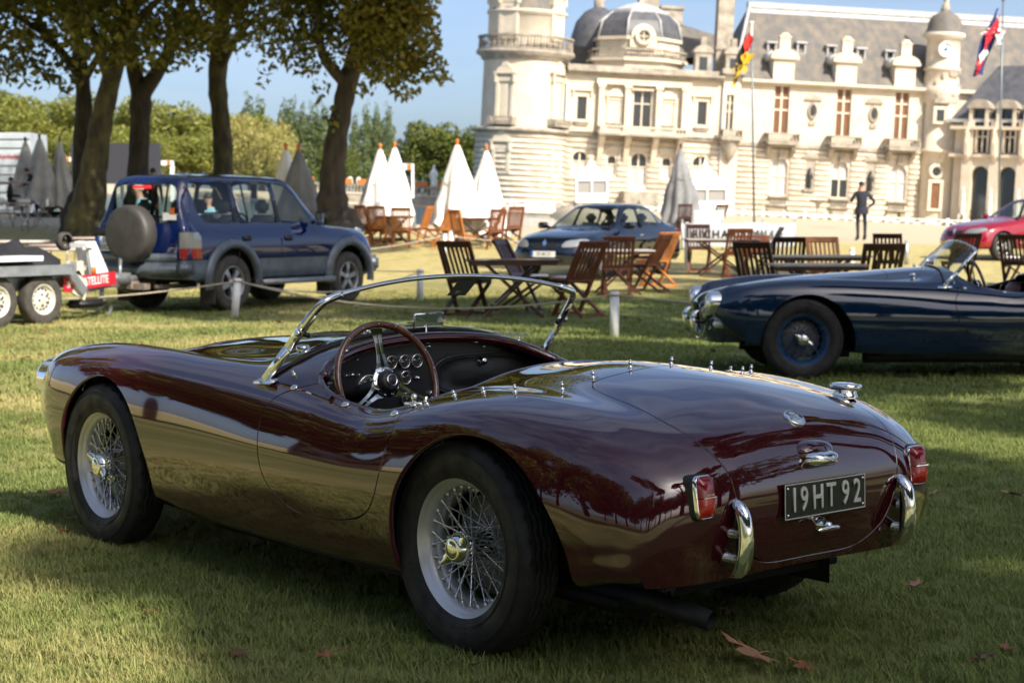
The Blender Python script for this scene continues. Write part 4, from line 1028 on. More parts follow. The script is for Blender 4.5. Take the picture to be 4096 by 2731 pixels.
tree('old_tree', 'knotted trunk with flaking mossy bark behind the blue off-roader, fourth in the tree row', 'tree',
     limb((514, 560, 48, .5), (514, 500, 48, .36), (514, 430, 48, .28), (516, 350, 48, .28), (511, 270, 48, .25), (505, 190, 48, .27), (512, 110, 48, .25), (520, 0, 48, .2), (520, -250, 48, .1)),
     [limb((506, 180, 48, .13), (545, 100, 47.5, .1), (600, 40, 47, .06)), limb((508, 150, 48, .13), (470, 60, 47.5, .1), (440, 10, 47, .06))],
     [blob(520, 70, 47, 70, 55, w=.8), blob(590, 40, 47, 85, 70, w=.75), blob(570, 110, 47, 36, 26, w=.6), blob(505, 110, 46.6, 42, 40, w=.6), blob(640, -60, 47, 160, 110, w=.9), blob(480, -160, 48, 230, 150, 4., w=.8), blob(548, 128, 46.8, 20, 26, w=.5), blob(540, 60, 46.5, 60, 60), blob(455, 100, 47, 40, 40), (-3.4, 43, 9.2, 3, 3, 1.5, .7), (-6, 48, 15, 5, 4, 3.5, .2), blob(600, -350, 48, 200, 160, 4., w=.6)],
     34000, .185, LEAF_NEAR, BARKM, 14, 'old trees in the row on the lawn')
tree('old_tree', 'big leaning dark trunk with sunlit turning leaves, last in the tree row', 'tree',
     limb((776, 585, 42, .8), (773, 515, 42, .62), (766, 480, 42, .42), (765, 420, 42, .32), (774, 330, 42, .275), (790, 250, 42, .25), (803, 190, 42, .24), (830, 110, 42, .24), (860, -20, 42, .2), (880, -260, 42, .1)),
     [limb((800, 200, 42, .16), (745, 130, 41.5, .12), (735, 20, 41, .08)), limb((815, 150, 42, .15), (880, 90, 41.5, .11), (960, 40, 41, .07), (1010, 100, 41, .04)), limb((775, 330, 42, .05), (752, 270, 41.6, .03))],
     [blob(690, 50, 41.5, 85, 75), blob(755, 110, 41.5, 70, 70, w=.8), blob(650, 130, 41.7, 58, 40, w=.5), blob(610, 165, 41.7, 22, 42, w=.5), blob(740, 190, 41.4, 32, 42, w=.7), blob(762, 270, 41.4, 25, 38, w=.8), blob(735, 235, 41.6, 20, 30, w=.6), blob(800, 30, 42, 130, 90), blob(690, -120, 42, 180, 130, 4.), blob(700, 150, 41.5, 50, 36, w=.7), blob(660, 90, 41.5, 70, 50), (.2, 37, 8.6, 3, 2.8, 1.6, .8), (-1.8, 36.5, 8.8, 3, 2.8, 1.6, .8), (-3.5, 42, 14, 4.5, 4, 3.5, .25)],
     42000, .175, LEAF_NEAR, BARK, 15, 'old trees in the row on the lawn')
_t5 = [o for o in bpy.data.objects if o.get('label', '').startswith('big leaning dark trunk')][0]
link('crown', fast_mesh('crown', *leaves([blob(880, 40, 40.6, 95, 85), blob(945, 80, 40.3, 75, 90), blob(900, 150, 40.6, 70, 55), blob(850, 120, 40.8, 60, 60, w=.8), blob(985, 160, 40.4, 48, 38), blob(930, 205, 40.4, 42, 32), blob(1018, 186, 40.3, 26, 16, w=.8), blob(960, -40, 41, 70, 90), blob(840, 200, 40.8, 28, 28, w=.6), blob(840, -170, 41.5, 190, 140, 3.5)], 26000, .165, 35), [LEAF_GOLD]), _t5)

# far trees across the water
def far_crown(kind, leaf, seed):
    if kind == 'poplar':
        B = [(math.sin(i*2.1)*.35, math.cos(i*1.7)*.35, 1.5+i*1.0, 1.55*math.sin(min(1, (i+1.6)/6)*1.57)*(1 if i < 10 else max(.25, (16-i)/6)), 1.3*math.sin(min(1, (i+1.6)/6)*1.57)*(1 if i < 10 else max(.25, (16-i)/6)), 1.3) for i in range(15)]
        return fast_mesh('crown', *leaves(B, 3600, .42, seed, shell=.3), [leaf])
    if kind == 'willow':
        B = crown_blobs((0, 0, 5.6), (4.6, 4.2, 4.2), 26, seed, (.22, .4), 1.2)
        return fast_mesh('crown', *leaves(B, 4200, .5, seed, aspect=.35, droop=1.2, shell=.3), [leaf])
    B = crown_blobs((0, 0, 7.5), (4.9, 4.4, 4.6), 20, seed, (.3, .5), .85)+[(0, 0, 7, 3, 3, 3)]
    return fast_mesh('crown', *leaves(B, 4200, .52, seed, shell=.35), [leaf])
TRUNKS = {}
def far_trunk(h, r):
    if (h, r) not in TRUNKS: TRUNKS[(h, r)] = MB().tube([(0, 0, -1), (.1, 0, h*.4), (0, .1, h)], [r*1.3, r, r*.5], 8).mesh('trunk', BARK)
    return TRUNKS[(h, r)]
FAR = {k: [far_crown(k.split('_')[0], lf, s) for s in sd] for k, lf, sd in (('round_a', LEAF_WOOD, (1, 2, 3)), ('round_d', LEAF_DARK, (4, 5)), ('willow', LEAF_WILLOW, (6, 7)), ('poplar', LEAF_POPLAR, (8, 9)))}
def far_tree(x, top, Y, kind, i, label, cat, group, base=None, wide=1.):
    X = (x-1176)/3950*Y; Z1 = 1.33+(493-top)/3950*Y; Z0 = wz(X, Y)+.8 if base is None else base
    H = {'round_a': 12.2, 'round_d': 12.2, 'willow': 9.9, 'poplar': 16.4}[kind]; s = (Z1-Z0)/H
    t = empty(kind.split('_')[0]+'_tree' if kind != 'willow' else 'willow_tree', (X, Y, Z0), i*1.3, label, cat, group); t.scale = (s*wide, s*wide, s)
    if kind.startswith('round'): t.name = 'woodland_tree'
    link('crown', FAR[kind][i % len(FAR[kind])], t); link('trunk', far_trunk(H*.6, .28), t)
g = random.Random(5)
for i, (x, top) in enumerate([(-60, 232), (-5, 218), (45, 226), (95, 230), (150, 236), (200, 232), (245, 244), (300, 232), (345, 236), (395, 240), (440, 252), (485, 262), (530, 268), (575, 262), (610, 280)]):
    far_tree(x+g.uniform(-8, 8), top+g.uniform(-6, 8), 205+g.uniform(-8, 10), 'round_a', i, 'tall sunlit tree of the wood across the water', 'tree', 'trees of the wood across the water', wide=1.05)
for i in range(16):
    x = -70+i*46; far_tree(x+g.uniform(-12, 12), 300+g.uniform(-18, 16)+.03*x, 182+g.uniform(-6, 8), 'round_a', i, 'lower front tree of the wood across the water', 'tree', 'front trees of the wood across the water', wide=1.25)
far_tree(-8, 200, 230, 'round_d', 1, 'dark tree top rising above the wood at its outer end', 'tree', None)
far_tree(585, 268, 165, 'willow', 0, 'pale yellow weeping willow behind the blue off-roader roof', 'tree', None, wide=1.25)
far_tree(640, 300, 160, 'willow', 1, 'smaller yellow willow beside the white parasol', 'tree', None)
for i, (x, top) in enumerate([(575, 216), (600, 222), (655, 232), (675, 224), (700, 240), (722, 236), (745, 240), (818, 262), (845, 236), (868, 240), (893, 240)]):
    far_tree(x, top, 215, 'poplar', i, 'tall narrow poplar beyond the water', 'tree', 'poplars beyond the water', wide=1.0 if x < 800 else .8)
for i, (x, top, k) in enumerate([(945, 300, 'round_d'), (985, 286, 'round_d'), (1035, 292, 'round_d'), (1080, 300, 'round_d'), (1120, 330, 'round_a'), (780, 330, 'round_d')]):
    far_tree(x, top, 186, k, i, 'broad dark green tree between the poplars and the round tower', 'tree', 'trees beside the round tower', wide=1.1)
for x0, x1 in ((690, 880), (880, 1110)):
    A, Bp = px(x0, 0, 180), px(x1, 0, 180); h = empty('hedge', ((A[0]+Bp[0])/2, 180, wz((A[0]+Bp[0])/2, 180)+1.4), 0, 'clipped green hedge '+('between the poplars and the leaning trunk' if x0 < 800 else 'behind the stone statue'), 'hedge')
    w = (Bp[0]-A[0])/2; link('foliage', fast_mesh('foliage', *leaves([(u*w, 0, 1.0+.1*math.sin(u*9), w/8, .8, 1.15) for u in np.linspace(-1, 1, 16)], 5000, .22, 50+x0, shell=.4), [LEAF_HEDGE]), h)

# great trees behind the photographer: they shade the two roadsters
def shade_tree(x, y, h, blobs, seed, label, leafmat=LEAF_NEAR, n=15000, size=.30):
    tree('park_tree', label, 'tree', [(x, y, -.2, .6), (x, y, 1, .4), (x+.2, y, h*.5, .33), (x, y, h, .15)], [[(x, y, h*.45, .2), (x+1.8, y+1, h*.7, .1), (x+3, y+1.5, h*.85, .05)], [(x, y, h*.5, .2), (x-1.9, y-.5, h*.72, .1), (x-3, y-1, h*.88, .05)]], blobs, n, size, leafmat, BARK, seed)
# ---------------------------------------------------------------- chateau
STONE = mat('pale_limestone', (.62, .55, .44), rough=.85, col2=(.54, .455, .33), vscale=.8, bump=.25, bscale=6, detail=8, lo=.42, hi=.72)
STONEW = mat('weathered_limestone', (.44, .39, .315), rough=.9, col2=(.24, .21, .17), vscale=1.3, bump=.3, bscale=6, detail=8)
STONER = mat('rusticated_limestone', (.63, .565, .46), rough=.88, col2=(.42, .345, .245), vscale=1.1, stretch=(1, 1, 2.2), bump=.3, bscale=7, detail=8, lo=.4, hi=.7)
SLATE = mat('lichened_slate', (.105, .100, .094), rough=.7, col2=(.185, .155, .118), vscale=1.1, stretch=(1, 1, .35), detail=9, bump=.3, bscale=4, lo=.4, hi=.66)
SLATED = mat('dark_slate', (.060, .063, .075), rough=.5, col2=(.105, .105, .112), vscale=1.4, detail=8)
LEAD = mat('pale_lead', (.50, .50, .49), rough=.5, col2=(.38, .38, .37), vscale=2)
GLASSD = mat('dark_window_glass', (.020, .026, .032), rough=.06, spec=.8)
GLASSB = mat('blind_behind_glass', (.46, .45, .43), rough=.35, coat=.4)
SHUT = mat('brown_shutter', (.19, .080, .028), rough=.5, col2=(.11, .042, .016), vscale=3, stretch=(6, 1, .6))
FRAMEW = mat('pale_window_frame', (.62, .55, .43), rough=.7)
IRON = mat('dark_iron', (.02, .022, .024), rough=.5)
CH = empty('chateau', (0, 160, 2.35), 0, 'pale limestone chateau with round tower, slate roofs and a clock turret', 'castle')
_M = (Matrix.Rotation(.045, 4, 'Y') @ Matrix.Rotation(.009, 4, 'X')) @ Matrix.Rotation(R(6), 4, 'Z'); CH.rotation_euler = _M.to_euler()
def cpart(mb, name, m, parent=None, kind=None, **k):
    o = mb.build(name, m, parent or CH, **k)
    if kind: o['kind'] = kind
    return o
def wall_holes(x0, x1, z0, z1, holes, y=0., rev=.4):
    b = MB(); X = sorted({x0, x1}|{h[0] for h in holes}|{h[1] for h in holes}); Z = sorted({z0, z1}|{h[2] for h in holes}|{h[3] for h in holes})
    for a, c in zip(X[:-1], X[1:]):
        for d, e in zip(Z[:-1], Z[1:]):
            mx, mz = (a+c)/2, (d+e)/2
            if any(h[0] < mx < h[1] and h[2] < mz < h[3] for h in holes): continue
            b.add([(a, y, d), (c, y, d), (c, y, e), (a, y, e)], [(0, 1, 2, 3)])
    for a, c, d, e in [h[:4] for h in holes]:
        b.add([(a, y, d), (a, y+rev, d), (a, y+rev, e), (a, y, e)], [(0, 1, 2, 3)]); b.add([(c, y, d), (c, y, e), (c, y+rev, e), (c, y+rev, d)], [(0, 1, 2, 3)])
        b.add([(a, y, e), (a, y+rev, e), (c, y+rev, e), (c, y, e)], [(0, 1, 2, 3)]); b.add([(a, y, d), (c, y, d), (c, y+rev, d), (a, y+rev, d)], [(0, 1, 2, 3)])
    return b
def window(x0, x1, z0, z1, cols=2, rows=(.0, .62, 1.), y=.22, arch=False, pm=None, top=None, parent=None, t=.11):
    """stone cross window: frame part with pane sub-parts"""
    b = MB(); w = x1-x0
    for i in range(cols+1): b.box((x0+w*i/cols, y, (z0+z1)/2), (t*(1.25 if 0 < i < cols else 1), .14, z1-z0))
    for r in rows: b.box(((x0+x1)/2, y-.004, z0+(z1-z0)*r), (w, .13, t))
    if arch:                                                            # stone spandrels closing the square head to an arch
        cx, rr = (x0+x1)/2, w/2
        for s in (1, -1):
            P = [(cx+s*rr, z1)]+[(cx+s*rr*math.cos(a), z1-rr+rr*math.sin(a)) for a in np.linspace(0, math.pi/2, 8)]
            b.cm = 1; b.prism(P if s > 0 else P[::-1], -.03, y-.08, axis='y'); b.cm = 0
    fr = cpart(b, 'window', [FRAMEW, STONE], parent)
    for i in range(cols):
        for j in range(len(rows)-1):
            a, c = x0+w*i/cols, x0+w*(i+1)/cols; d, e = z0+(z1-z0)*rows[j], z0+(z1-z0)*rows[j+1]
            q = MB(); q.add([(a, y+.03, d), (c, y+.03, d), (c, y+.03, e), (a, y+.03, e)], [(0, 1, 2, 3)])
            mm = pm if pm else GLASSD
            if top and j == len(rows)-2: mm = top
            o = q.build('pane', mm, fr)
    return fr
def courses(x0, x1, z0, z1, holes, h=.50, gap=.09, y=-.10, d=.16):
    """rusticated courses, cut where the openings are"""
    z = z0; k = 0
    while z < z1-.1:
        za, zb = z, min(z+h-gap, z1); segs = [(x0, x1)]
        for hx0, hx1, hz0, hz1 in [q[:4] for q in holes]:
            if hz0 < zb and hz1 > za:
                new = []
                for a, c in segs:
                    if hx1 <= a or hx0 >= c: new.append((a, c)); continue
                    if hx0 > a: new.append((a, hx0))
                    if hx1 < c: new.append((hx1, c))
                segs = new
        for a, c in segs:
            if c-a > .05:
                b = MB(); b.box(((a+c)/2, y+d/2-.06, (za+zb)/2), (c-a-.012, d, zb-za)); cpart(b, 'stone_course', STONER, bevel=.03, seg=1)
        z += h; k += 1
def pediment(x, z, w, h, y=-.12, d=.22, arc=True, m=None):
    b = MB(); b.box((x, y, z), (w, d, .14))
    if arc:
        P = [(x+w*.46*math.cos(a), z+.07+h*math.sin(a)) for a in np.linspace(0, math.pi, 12)]; b.prism(P, y-d*.3, y+d*.4, axis='y')
        P = [(x+w*.22*math.cos(a), z+.07+h*.9+h*.42*math.sin(a)) for a in np.linspace(0, math.pi, 8)]; b.prism(P, y-d*.35, y+d*.3, axis='y')
    else: b.prism([(x-w/2, z+.07), (x+w/2, z+.07), (x, z+.07+h)], y-d*.3, y+d*.4, axis='y')
    for s in (1, -1): b.box((x+s*w*.42, y+.02, z-.32), (.12, d*.8, .5))
    return cpart(b, 'pediment', m or STONE)
def balustrade(pts, z0, z1, step=.34, m=None, parent=None, pier=True):
    b = MB()
    for p, q in zip(pts[:-1], pts[1:]):
        b.bar((*p, z1-.07), (*q, z1-.07), .30, .14); b.bar((*p, z0+.06), (*q, z0+.06), .30, .12)
    r = cpart(b, 'balustrade_rail', m or STONEW, parent)
    k = MB()
    for p, q in zip(pts[:-1], pts[1:]):
        L_ = math.hypot(q[0]-p[0], q[1]-p[1]); n = max(1, int(L_/step))
        for i in range(n+1):
            t = i/n; x, y = p[0]+(q[0]-p[0])*t, p[1]+(q[1]-p[1])*t; h = z1-z0-.26
            k.lathe([(.05, z0+.12), (.085, z0+.12+h*.3), (.04, z0+.12+h*.75), (.07, z0+.12+h)], 6, c=(x, y, 0))
    cpart(k, 'baluster', m or STONEW, r, kind='stuff')
    return r
# --- round tower
TX, TY, TR = .85, 2.0, 3.9
def ring(r, a, z): return (TX+r*math.sin(a), TY-r*math.cos(a), z)
b = MB(); b.lathe([(4.35, -.6), (4.3, 6.6)], 64, c=(TX, TY, 0)); cpart(b, 'tower_base', STONE)
z = 0.
while z < 6.4:
    b = MB(); b.lathe([(4.3, z), (4.42, z+.03), (4.42, z+.38), (4.3, z+.41)], 64, c=(TX, TY, 0)); cpart(b, 'stone_course', STONER); z += .5
b = MB(); b.lathe([(4.3, 6.5), (4.75, 6.6), (4.75, 6.85), (4.1, 7.0), (TR, 7.05)], 64, c=(TX, TY, 0)); cpart(b, 'tower_string_course', STONEW)
b = MB(); b.lathe([(TR, 7.0), (TR-.05, 13.2)], 64, c=(TX, TY, 0)); cpart(b, 'tower_drum', STONE)
b = MB(); b.lathe([(TR-.05, 13.1), (4.15, 13.3), (4.15, 13.5), (4.6, 13.75), (4.6, 14.0), (4.2, 14.02), (3.2, 14.05)], 64, c=(TX, TY, 0)); cpart(b, 'tower_cornice', STONEW)
balustrade([ring(4.35, a, 0)[:2] for a in np.linspace(-1.75, 1.75, 26)], 14.05, 15.35, .3)
b = MB(); b.lathe([(3.45, 14.0), (3.42, 17.3), (3.75, 17.45), (3.75, 17.7), (3.4, 17.75)], 56, c=(TX, TY, 0)); cpart(b, 'upper_drum', STONE)
b = MB(); b.lathe([(3.6, 17.72), (3.35, 18.6), (2.7, 20.5), (1.5, 23.), (.1, 25.)], 48, c=(TX, TY, 0)); cpart(b, 'tower_roof', SLATE)
def radial(a, r): return Matrix.Translation((TX, TY, 0)) @ Matrix.Rotation(a, 4, 'Z') @ Matrix.Translation((0, -r, 0))
def rad_window(a, r, z0, z1, w, rows, pm, name='window', ped=True, bal=True, arch=False):
    root = empty(name, (0, 0, 0)); root.parent = CH; root.matrix_local = radial(a, r)
    b = MB(); t = .14
    for x in (-w/2-.16, w/2+.16): b.box((x, .12, (z0+z1)/2), (.32, .5, z1-z0+.3))
    b.box((0, .12, z1+.18), (w+.7, .52, .36)); b.box((0, .12, z0-.1), (w+.7, .5, .2)); b.build('surround', STONE, root)
    b = MB()
    for i in (-1, 0, 1): b.box((i*w/2, .16, (z0+z1)/2), (t, .16, z1-z0))
    for q in rows: b.box((0, .155, z0+(z1-z0)*q), (w, .15, t))
    b.build('frame', FRAMEW, root)
    for i in (0, 1):
        for j in range(len(rows)-1):
            q = MB(); x0 = -w/2+w/2*i; q.add([(x0, .2, z0+(z1-z0)*rows[j]), (x0+w/2, .2, z0+(z1-z0)*rows[j]), (x0+w/2, .2, z0+(z1-z0)*rows[j+1]), (x0, .2, z0+(z1-z0)*rows[j+1])], [(0, 1, 2, 3)])
            q.build('pane', pm if j == 0 else GLASSD, root)
    if ped:
        b = MB(); b.box((0, .05, z1+.75), (w+1.1, .7, .16)); b.prism([(w*.75*math.cos(c), z1+.83+.62*math.sin(c)) for c in np.linspace(0, math.pi, 12)], -.2, .35, axis='y'); b.prism([(w*.3*math.cos(c), z1+1.35+.5*math.sin(c)) for c in np.linspace(0, math.pi, 8)], -.22, .3, axis='y')
        for s in (1, -1): b.box((s*(w/2+.32), .02, z1+.3), (.22, .6, .8))
        b.build('pediment', STONE, root)
    if bal:
        b = MB(); b.box((0, -.25, z0-.45), (w+1.3, 1.2, .18)); b.box((0, -.78, z0+.12), (w+1.3, .14, .12))
        for s in (1, -1): b.box((s*(w/2+.55), -.3, z0-.15), (.2, 1.05, .6)); b.box((s*(w/2+.3), .0, z0-.95), (.25, .7, .85))
        for i in range(9): b.lathe([(.04, z0-.36), (.075, z0-.2), (.05, z0+.07)], 6, c=((i-4)*(w+1.1)/9, -.78, 0))
        b.build('balcony', STONEW, root)
    return root
aL, aR = math.asin((-1.25-TX)/TR), math.asin((3.72-TX)/TR)
rad_window(aL, TR-.05, 7.7, 11.1, 1.2, (0, .52, .76, 1), SHUT); rad_window(aR, TR-.05, 7.7, 11.3, 1.2, (0, .52, .76, 1), GLASSB)
rad_window(math.asin((-1.38-TX)/4.3), 4.3, 2.9, 4.9, 1.15, (0, .62, 1), GLASSB, ped=True, bal=False); rad_window(math.asin((3.7-TX)/4.3), 4.3, 2.6, 4.4, .8, (0, .7, 1), GLASSB, ped=False, bal=False)
for a in (math.asin((-1.15-TX)/3.5), math.asin((3.45-TX)/3.5), -1.15):
    rt = rad_window(a, 3.45, 15.2, 18.3, 1.25, (0, .6, 1), GLASSD, name='tower_dormer', ped=True, bal=False)
    q = MB(); q.box((0, .9, 17.3), (1.7, 2.0, 3.6)); q.build('cheek', STONE, rt)
    q = MB(); q.prism([(-1.0, 19.1), (1.0, 19.1), (0, 20.6)], -.1, 1.9, axis='y'); q.build('dormer_roof', SLATED, rt)
# --- central pavilion
P0, P1 = 4.6, 19.3
GH = [(5.47, 6.8, 2.93, 5.09), (8.75, 9.54, 3.0, 4.8), (10.95, 12.42, 2.2, 5.15), (13.9, 14.75, 3.0, 4.84), (16.82, 18.3, 2.93, 5.18)]
UH = [(5.63, 6.55, 8.0, 10.15), (10.92, 12.6, 7.55, 10.98), (17.0, 17.9, 8.05, 10.25)]
cpart(wall_holes(P0, P1, -.6, 6.7, GH), 'ground_floor_wall', STONE); cpart(wall_holes(P0, P1, 6.7, 12.4, UH), 'upper_wall', STONE)
courses(P0+.1, P1, -.1, 6.3, [(a-.12, c+.12, d-.1, e+.22) for a, c, d, e in GH])
for i, h in enumerate(GH): window(*h, cols=2 if h[1]-h[0] > 1 else 1, rows=(0, .58, 1), arch=True, pm=GLASSB, top=GLASSD)
window(*UH[0], cols=1, rows=(0, 1), pm=GLASSD); window(*UH[1], cols=2, rows=(0, .64, 1), pm=GLASSD); window(*UH[2], cols=1, rows=(0, 1), pm=GLASSD)
for x in (6.09, 17.45): pediment(x, 10.75, 2.0, .55)
for x in (9.16, 14.15): pediment(x, 10.35, 1.7, .5)
for x, w in ((6.09, 1.5), (17.45, 1.5), (9.16, 1.5), (14.15, 1.5)):
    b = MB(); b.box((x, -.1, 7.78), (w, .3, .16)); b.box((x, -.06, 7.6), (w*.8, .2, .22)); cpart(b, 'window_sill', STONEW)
for x in (9.16, 14.15):                                                # blind panels
    b = MB()
    for s in (1, -1): b.box((x+s*.66, -.05, 8.95), (.16, .12, 2.3))
    b.box((x, -.05, 10.05), (1.48, .12, .16)); cpart(b, 'blind_panel', STONE)
for x in (7.85, 10.3, 13.25, 15.7):                                    # pilasters of the centre bays
    b = MB(); b.box((x, -.28, 9.2), (.52, .5, 4.3)); b.box((x, -.32, 11.25), (.72, .6, .35)); b.box((x, -.32, 7.15), (.66, .6, .3)); cpart(b, 'pilaster', STONE)
b = MB(); b.box((11.8, -.25, 11.62), (8.9, .62, .5)); cpart(b, 'entablature', STONE)
b = MB(); b.box((11.75, -.12, 11.05), (2.1, .4, .22)); cpart(b, 'window_head', STONE)
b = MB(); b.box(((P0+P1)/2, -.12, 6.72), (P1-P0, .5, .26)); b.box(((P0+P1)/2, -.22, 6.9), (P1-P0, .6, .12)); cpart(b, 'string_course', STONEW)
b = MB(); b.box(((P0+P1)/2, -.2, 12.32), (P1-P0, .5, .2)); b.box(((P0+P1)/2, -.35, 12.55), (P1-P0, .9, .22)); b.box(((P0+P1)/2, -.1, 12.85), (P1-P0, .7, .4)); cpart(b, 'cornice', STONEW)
b = MB()
for i in range(44): b.box((P0+.2+i*.33, -.32, 12.36), (.15, .3, .14))
cpart(b, 'dentil', STONE, kind='stuff')
# balcony of the centre bays on four consoles
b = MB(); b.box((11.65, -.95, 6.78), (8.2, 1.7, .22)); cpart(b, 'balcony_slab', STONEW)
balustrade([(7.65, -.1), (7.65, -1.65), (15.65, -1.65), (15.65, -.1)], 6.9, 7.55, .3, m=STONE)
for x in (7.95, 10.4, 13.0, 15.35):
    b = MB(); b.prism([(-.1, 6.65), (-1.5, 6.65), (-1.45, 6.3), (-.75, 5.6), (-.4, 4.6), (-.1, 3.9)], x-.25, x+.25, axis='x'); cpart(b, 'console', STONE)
for x in (9.15, 14.3): pediment(x, 5.25, 1.7, .4, arc=False)
b = MB(); b.box((11.7, -1.1, .5), (3.2, 2.2, 2.2)); b.box((11.7, -2.6, 0), (3.2, 1.0, 1.4)); b.box((11.7, -3.5, -.3), (3.2, .9, .9)); cpart(b, 'steps', STONEW)
# roof terrace, drum and domes
b = MB(); b.box(((P0+P1)/2, 4, 12.9), (P1-P0, 8, .3)); cpart(b, 'terrace_roof', STONEW)
ocx, ocy = 11.85, 5.0
def octo(r, off=.0, n=8): return [(ocx+r*math.sin(a)*1.06, ocy-r*math.cos(a)) for a in [2*math.pi*(k+.5)/n+off for k in range(n)]]
b = MB(); b.prism(octo(4.35), 12.6, 13.9); b.prism(octo(4.75), 13.75, 14.02); cpart(b, 'dome_base', STONE)
o8 = octo(4.5); fr = [o8[5], o8[6], o8[7], o8[0], o8[1], o8[2]]; balustrade(fr, 14.02, 14.9, .3)
b = MB(); b.prism(octo(3.9), 13.9, 15.9); b.prism(octo(4.15), 15.75, 16.05); cpart(b, 'dome_drum', STONE)
b = MB(); prev = None; G_ = [[(*p, z) for p in octo(r)] for r, z in ((4.05, 16.0), (3.95, 16.6), (3.6, 17.6), (3.0, 18.3), (2.55, 18.55))]; b.grid(G_, closed_v=True, sm=False); cpart(b, 'dome_roof', SLATED)
b = MB(); b.prism(octo(2.75), 18.45, 18.72); b.grid([[(*p, z) for p in octo(r)] for r, z in ((2.6, 18.7), (1.2, 19.3), (.1, 19.6))], closed_v=True, sm=False); cpart(b, 'dome_crown', LEAD)
b = MB()
for p, q in ((octo(4.1)[k], octo(2.7)[k]) for k in range(8)): b.tube([(*p, 16.0), ((p[0]*.72+q[0]*.28), (p[1]*.72+q[1]*.28), 17.6), (*q, 18.5)], .09, 6)
cpart(b, 'dome_hip', LEAD, kind='stuff')
oc = empty('oculus', (11.75, 1.0, 16.05)); oc.parent = CH
b = MB(); b.lathe([(.5, -.05), (.52, -.22), (.85, -.25), (.9, .3)], 28, axis='y'); b.build('ring', STONE, oc); b = MB(); b.lathe([(.5, 0), (.01, 0)], 24, axis='y'); b.build('pane', GLASSD, oc)
b = MB(); b.box((0, -.05, 0), (.1, .1, 1.0)); b.box((0, -.05, 0), (1.0, .1, .1)); b.build('frame', FRAMEW, oc)
b = MB(); b.prism([(1.15*math.cos(a), 1.15*math.sin(a)) for a in np.linspace(-.35, math.pi+.35, 20)], .0, 1.2, axis='y'); b.box((0, .5, -.6), (2.5, 1.0, .9)); b.build('hood', STONE, oc)
b = MB(); b.lathe([(2.6, 12.9), (2.6, 15.1), (2.75, 15.2), (2.7, 15.4), (2.6, 16.4), (2.2, 17.8), (1.4, 18.8), (.5, 19.3)], 40, c=(8.55, 8.5, 0)); cpart(b, 'round_dome', SLATED)
b = MB(); b.lathe([(.5, 19.2), (.55, 20), (.4, 20.1), (.45, 21.5), (.1, 22.5)], 10, c=(8.55, 8.5, 0)); cpart(b, 'dome_lantern', STONEW)
b = MB(); b.prism([(9.5, 14.5), (19.5, 14.3), (19.0, 16.6), (15.2, 18.3), (9.5, 18.8)], 8.5, 9.5, axis='y'); b.add([(12, 8.5, 18.8), (16.5, 8.6, 18.2), (21, 8.6, 17.1), (21, 5.0, 14.9), (15.5, 5.0, 14.6)], [(4, 3, 2, 1, 0)]); cpart(b, 'rear_roof', SLATE)
for x, z0, z1, w in ((13.0, 17.5, 20.6, 1.9), (15.3, 17.0, 19.4, 2.0), (19.6, 12.5, 20.6, 1.5)):
    b = MB(); b.box((x, 6.5 if x < 19 else 2.2, (z0+z1)/2), (w, 1.3, z1-z0)); b.box((x, 6.5 if x < 19 else 2.2, z1), (w+.3, 1.6, .3)); b.box((x, 6.5 if x < 19 else 2.2, z0+(z1-z0)*.35), (w+.2, 1.5, .2)); cpart(b, 'chimney', STONEW)
# --- corner bay between pavilion and wing
BH = [(19.65, 20.35, 7.6, 11.0)]
cpart(wall_holes(19.3, 20.95, -.6, 13.0, BH, y=-.35), 'corner_bay_wall', STONE); window(*BH[0], cols=2, rows=(0, .55, .78, 1), y=-.1, pm=GLASSD)
b = MB(); b.box((20.1, -.95, 6.85), (2.0, 1.4, .24)); b.box((20.1, -.5, 13.1), (2.2, 1.0, .5)); cpart(b, 'bay_ledge', STONEW); balustrade([(19.2, -.5), (19.2, -1.5), (21.0, -1.5), (21.0, -.5)], 6.97, 7.75, .26)
b = MB(); b.lathe([(.95, 6.7), (.8, 6.0), (.45, 5.2), (.1, 4.7)], 20, c=(20.1, -.5, 0)); cpart(b, 'bay_corbel', STONEW)
for x in (17.3, 20.2):
    d = empty('roof_dormer', (x, .4, 13.0)); d.parent = CH
    b = MB(); b.box((0, 0, .8), (1.5, .9, 1.9)); b.prism([(.95*math.cos(a), 1.75+.7*math.sin(a)) for a in np.linspace(0, math.pi, 12)], -.55, .5, axis='y'); b.box((0, 0, 2.7), (.5, .5, 1.0)); b.build('surround', STONEW, d)
    b = MB(); b.box((0, -.46, .75), (.75, .06, 1.2)); b.build('pane', GLASSD, d)
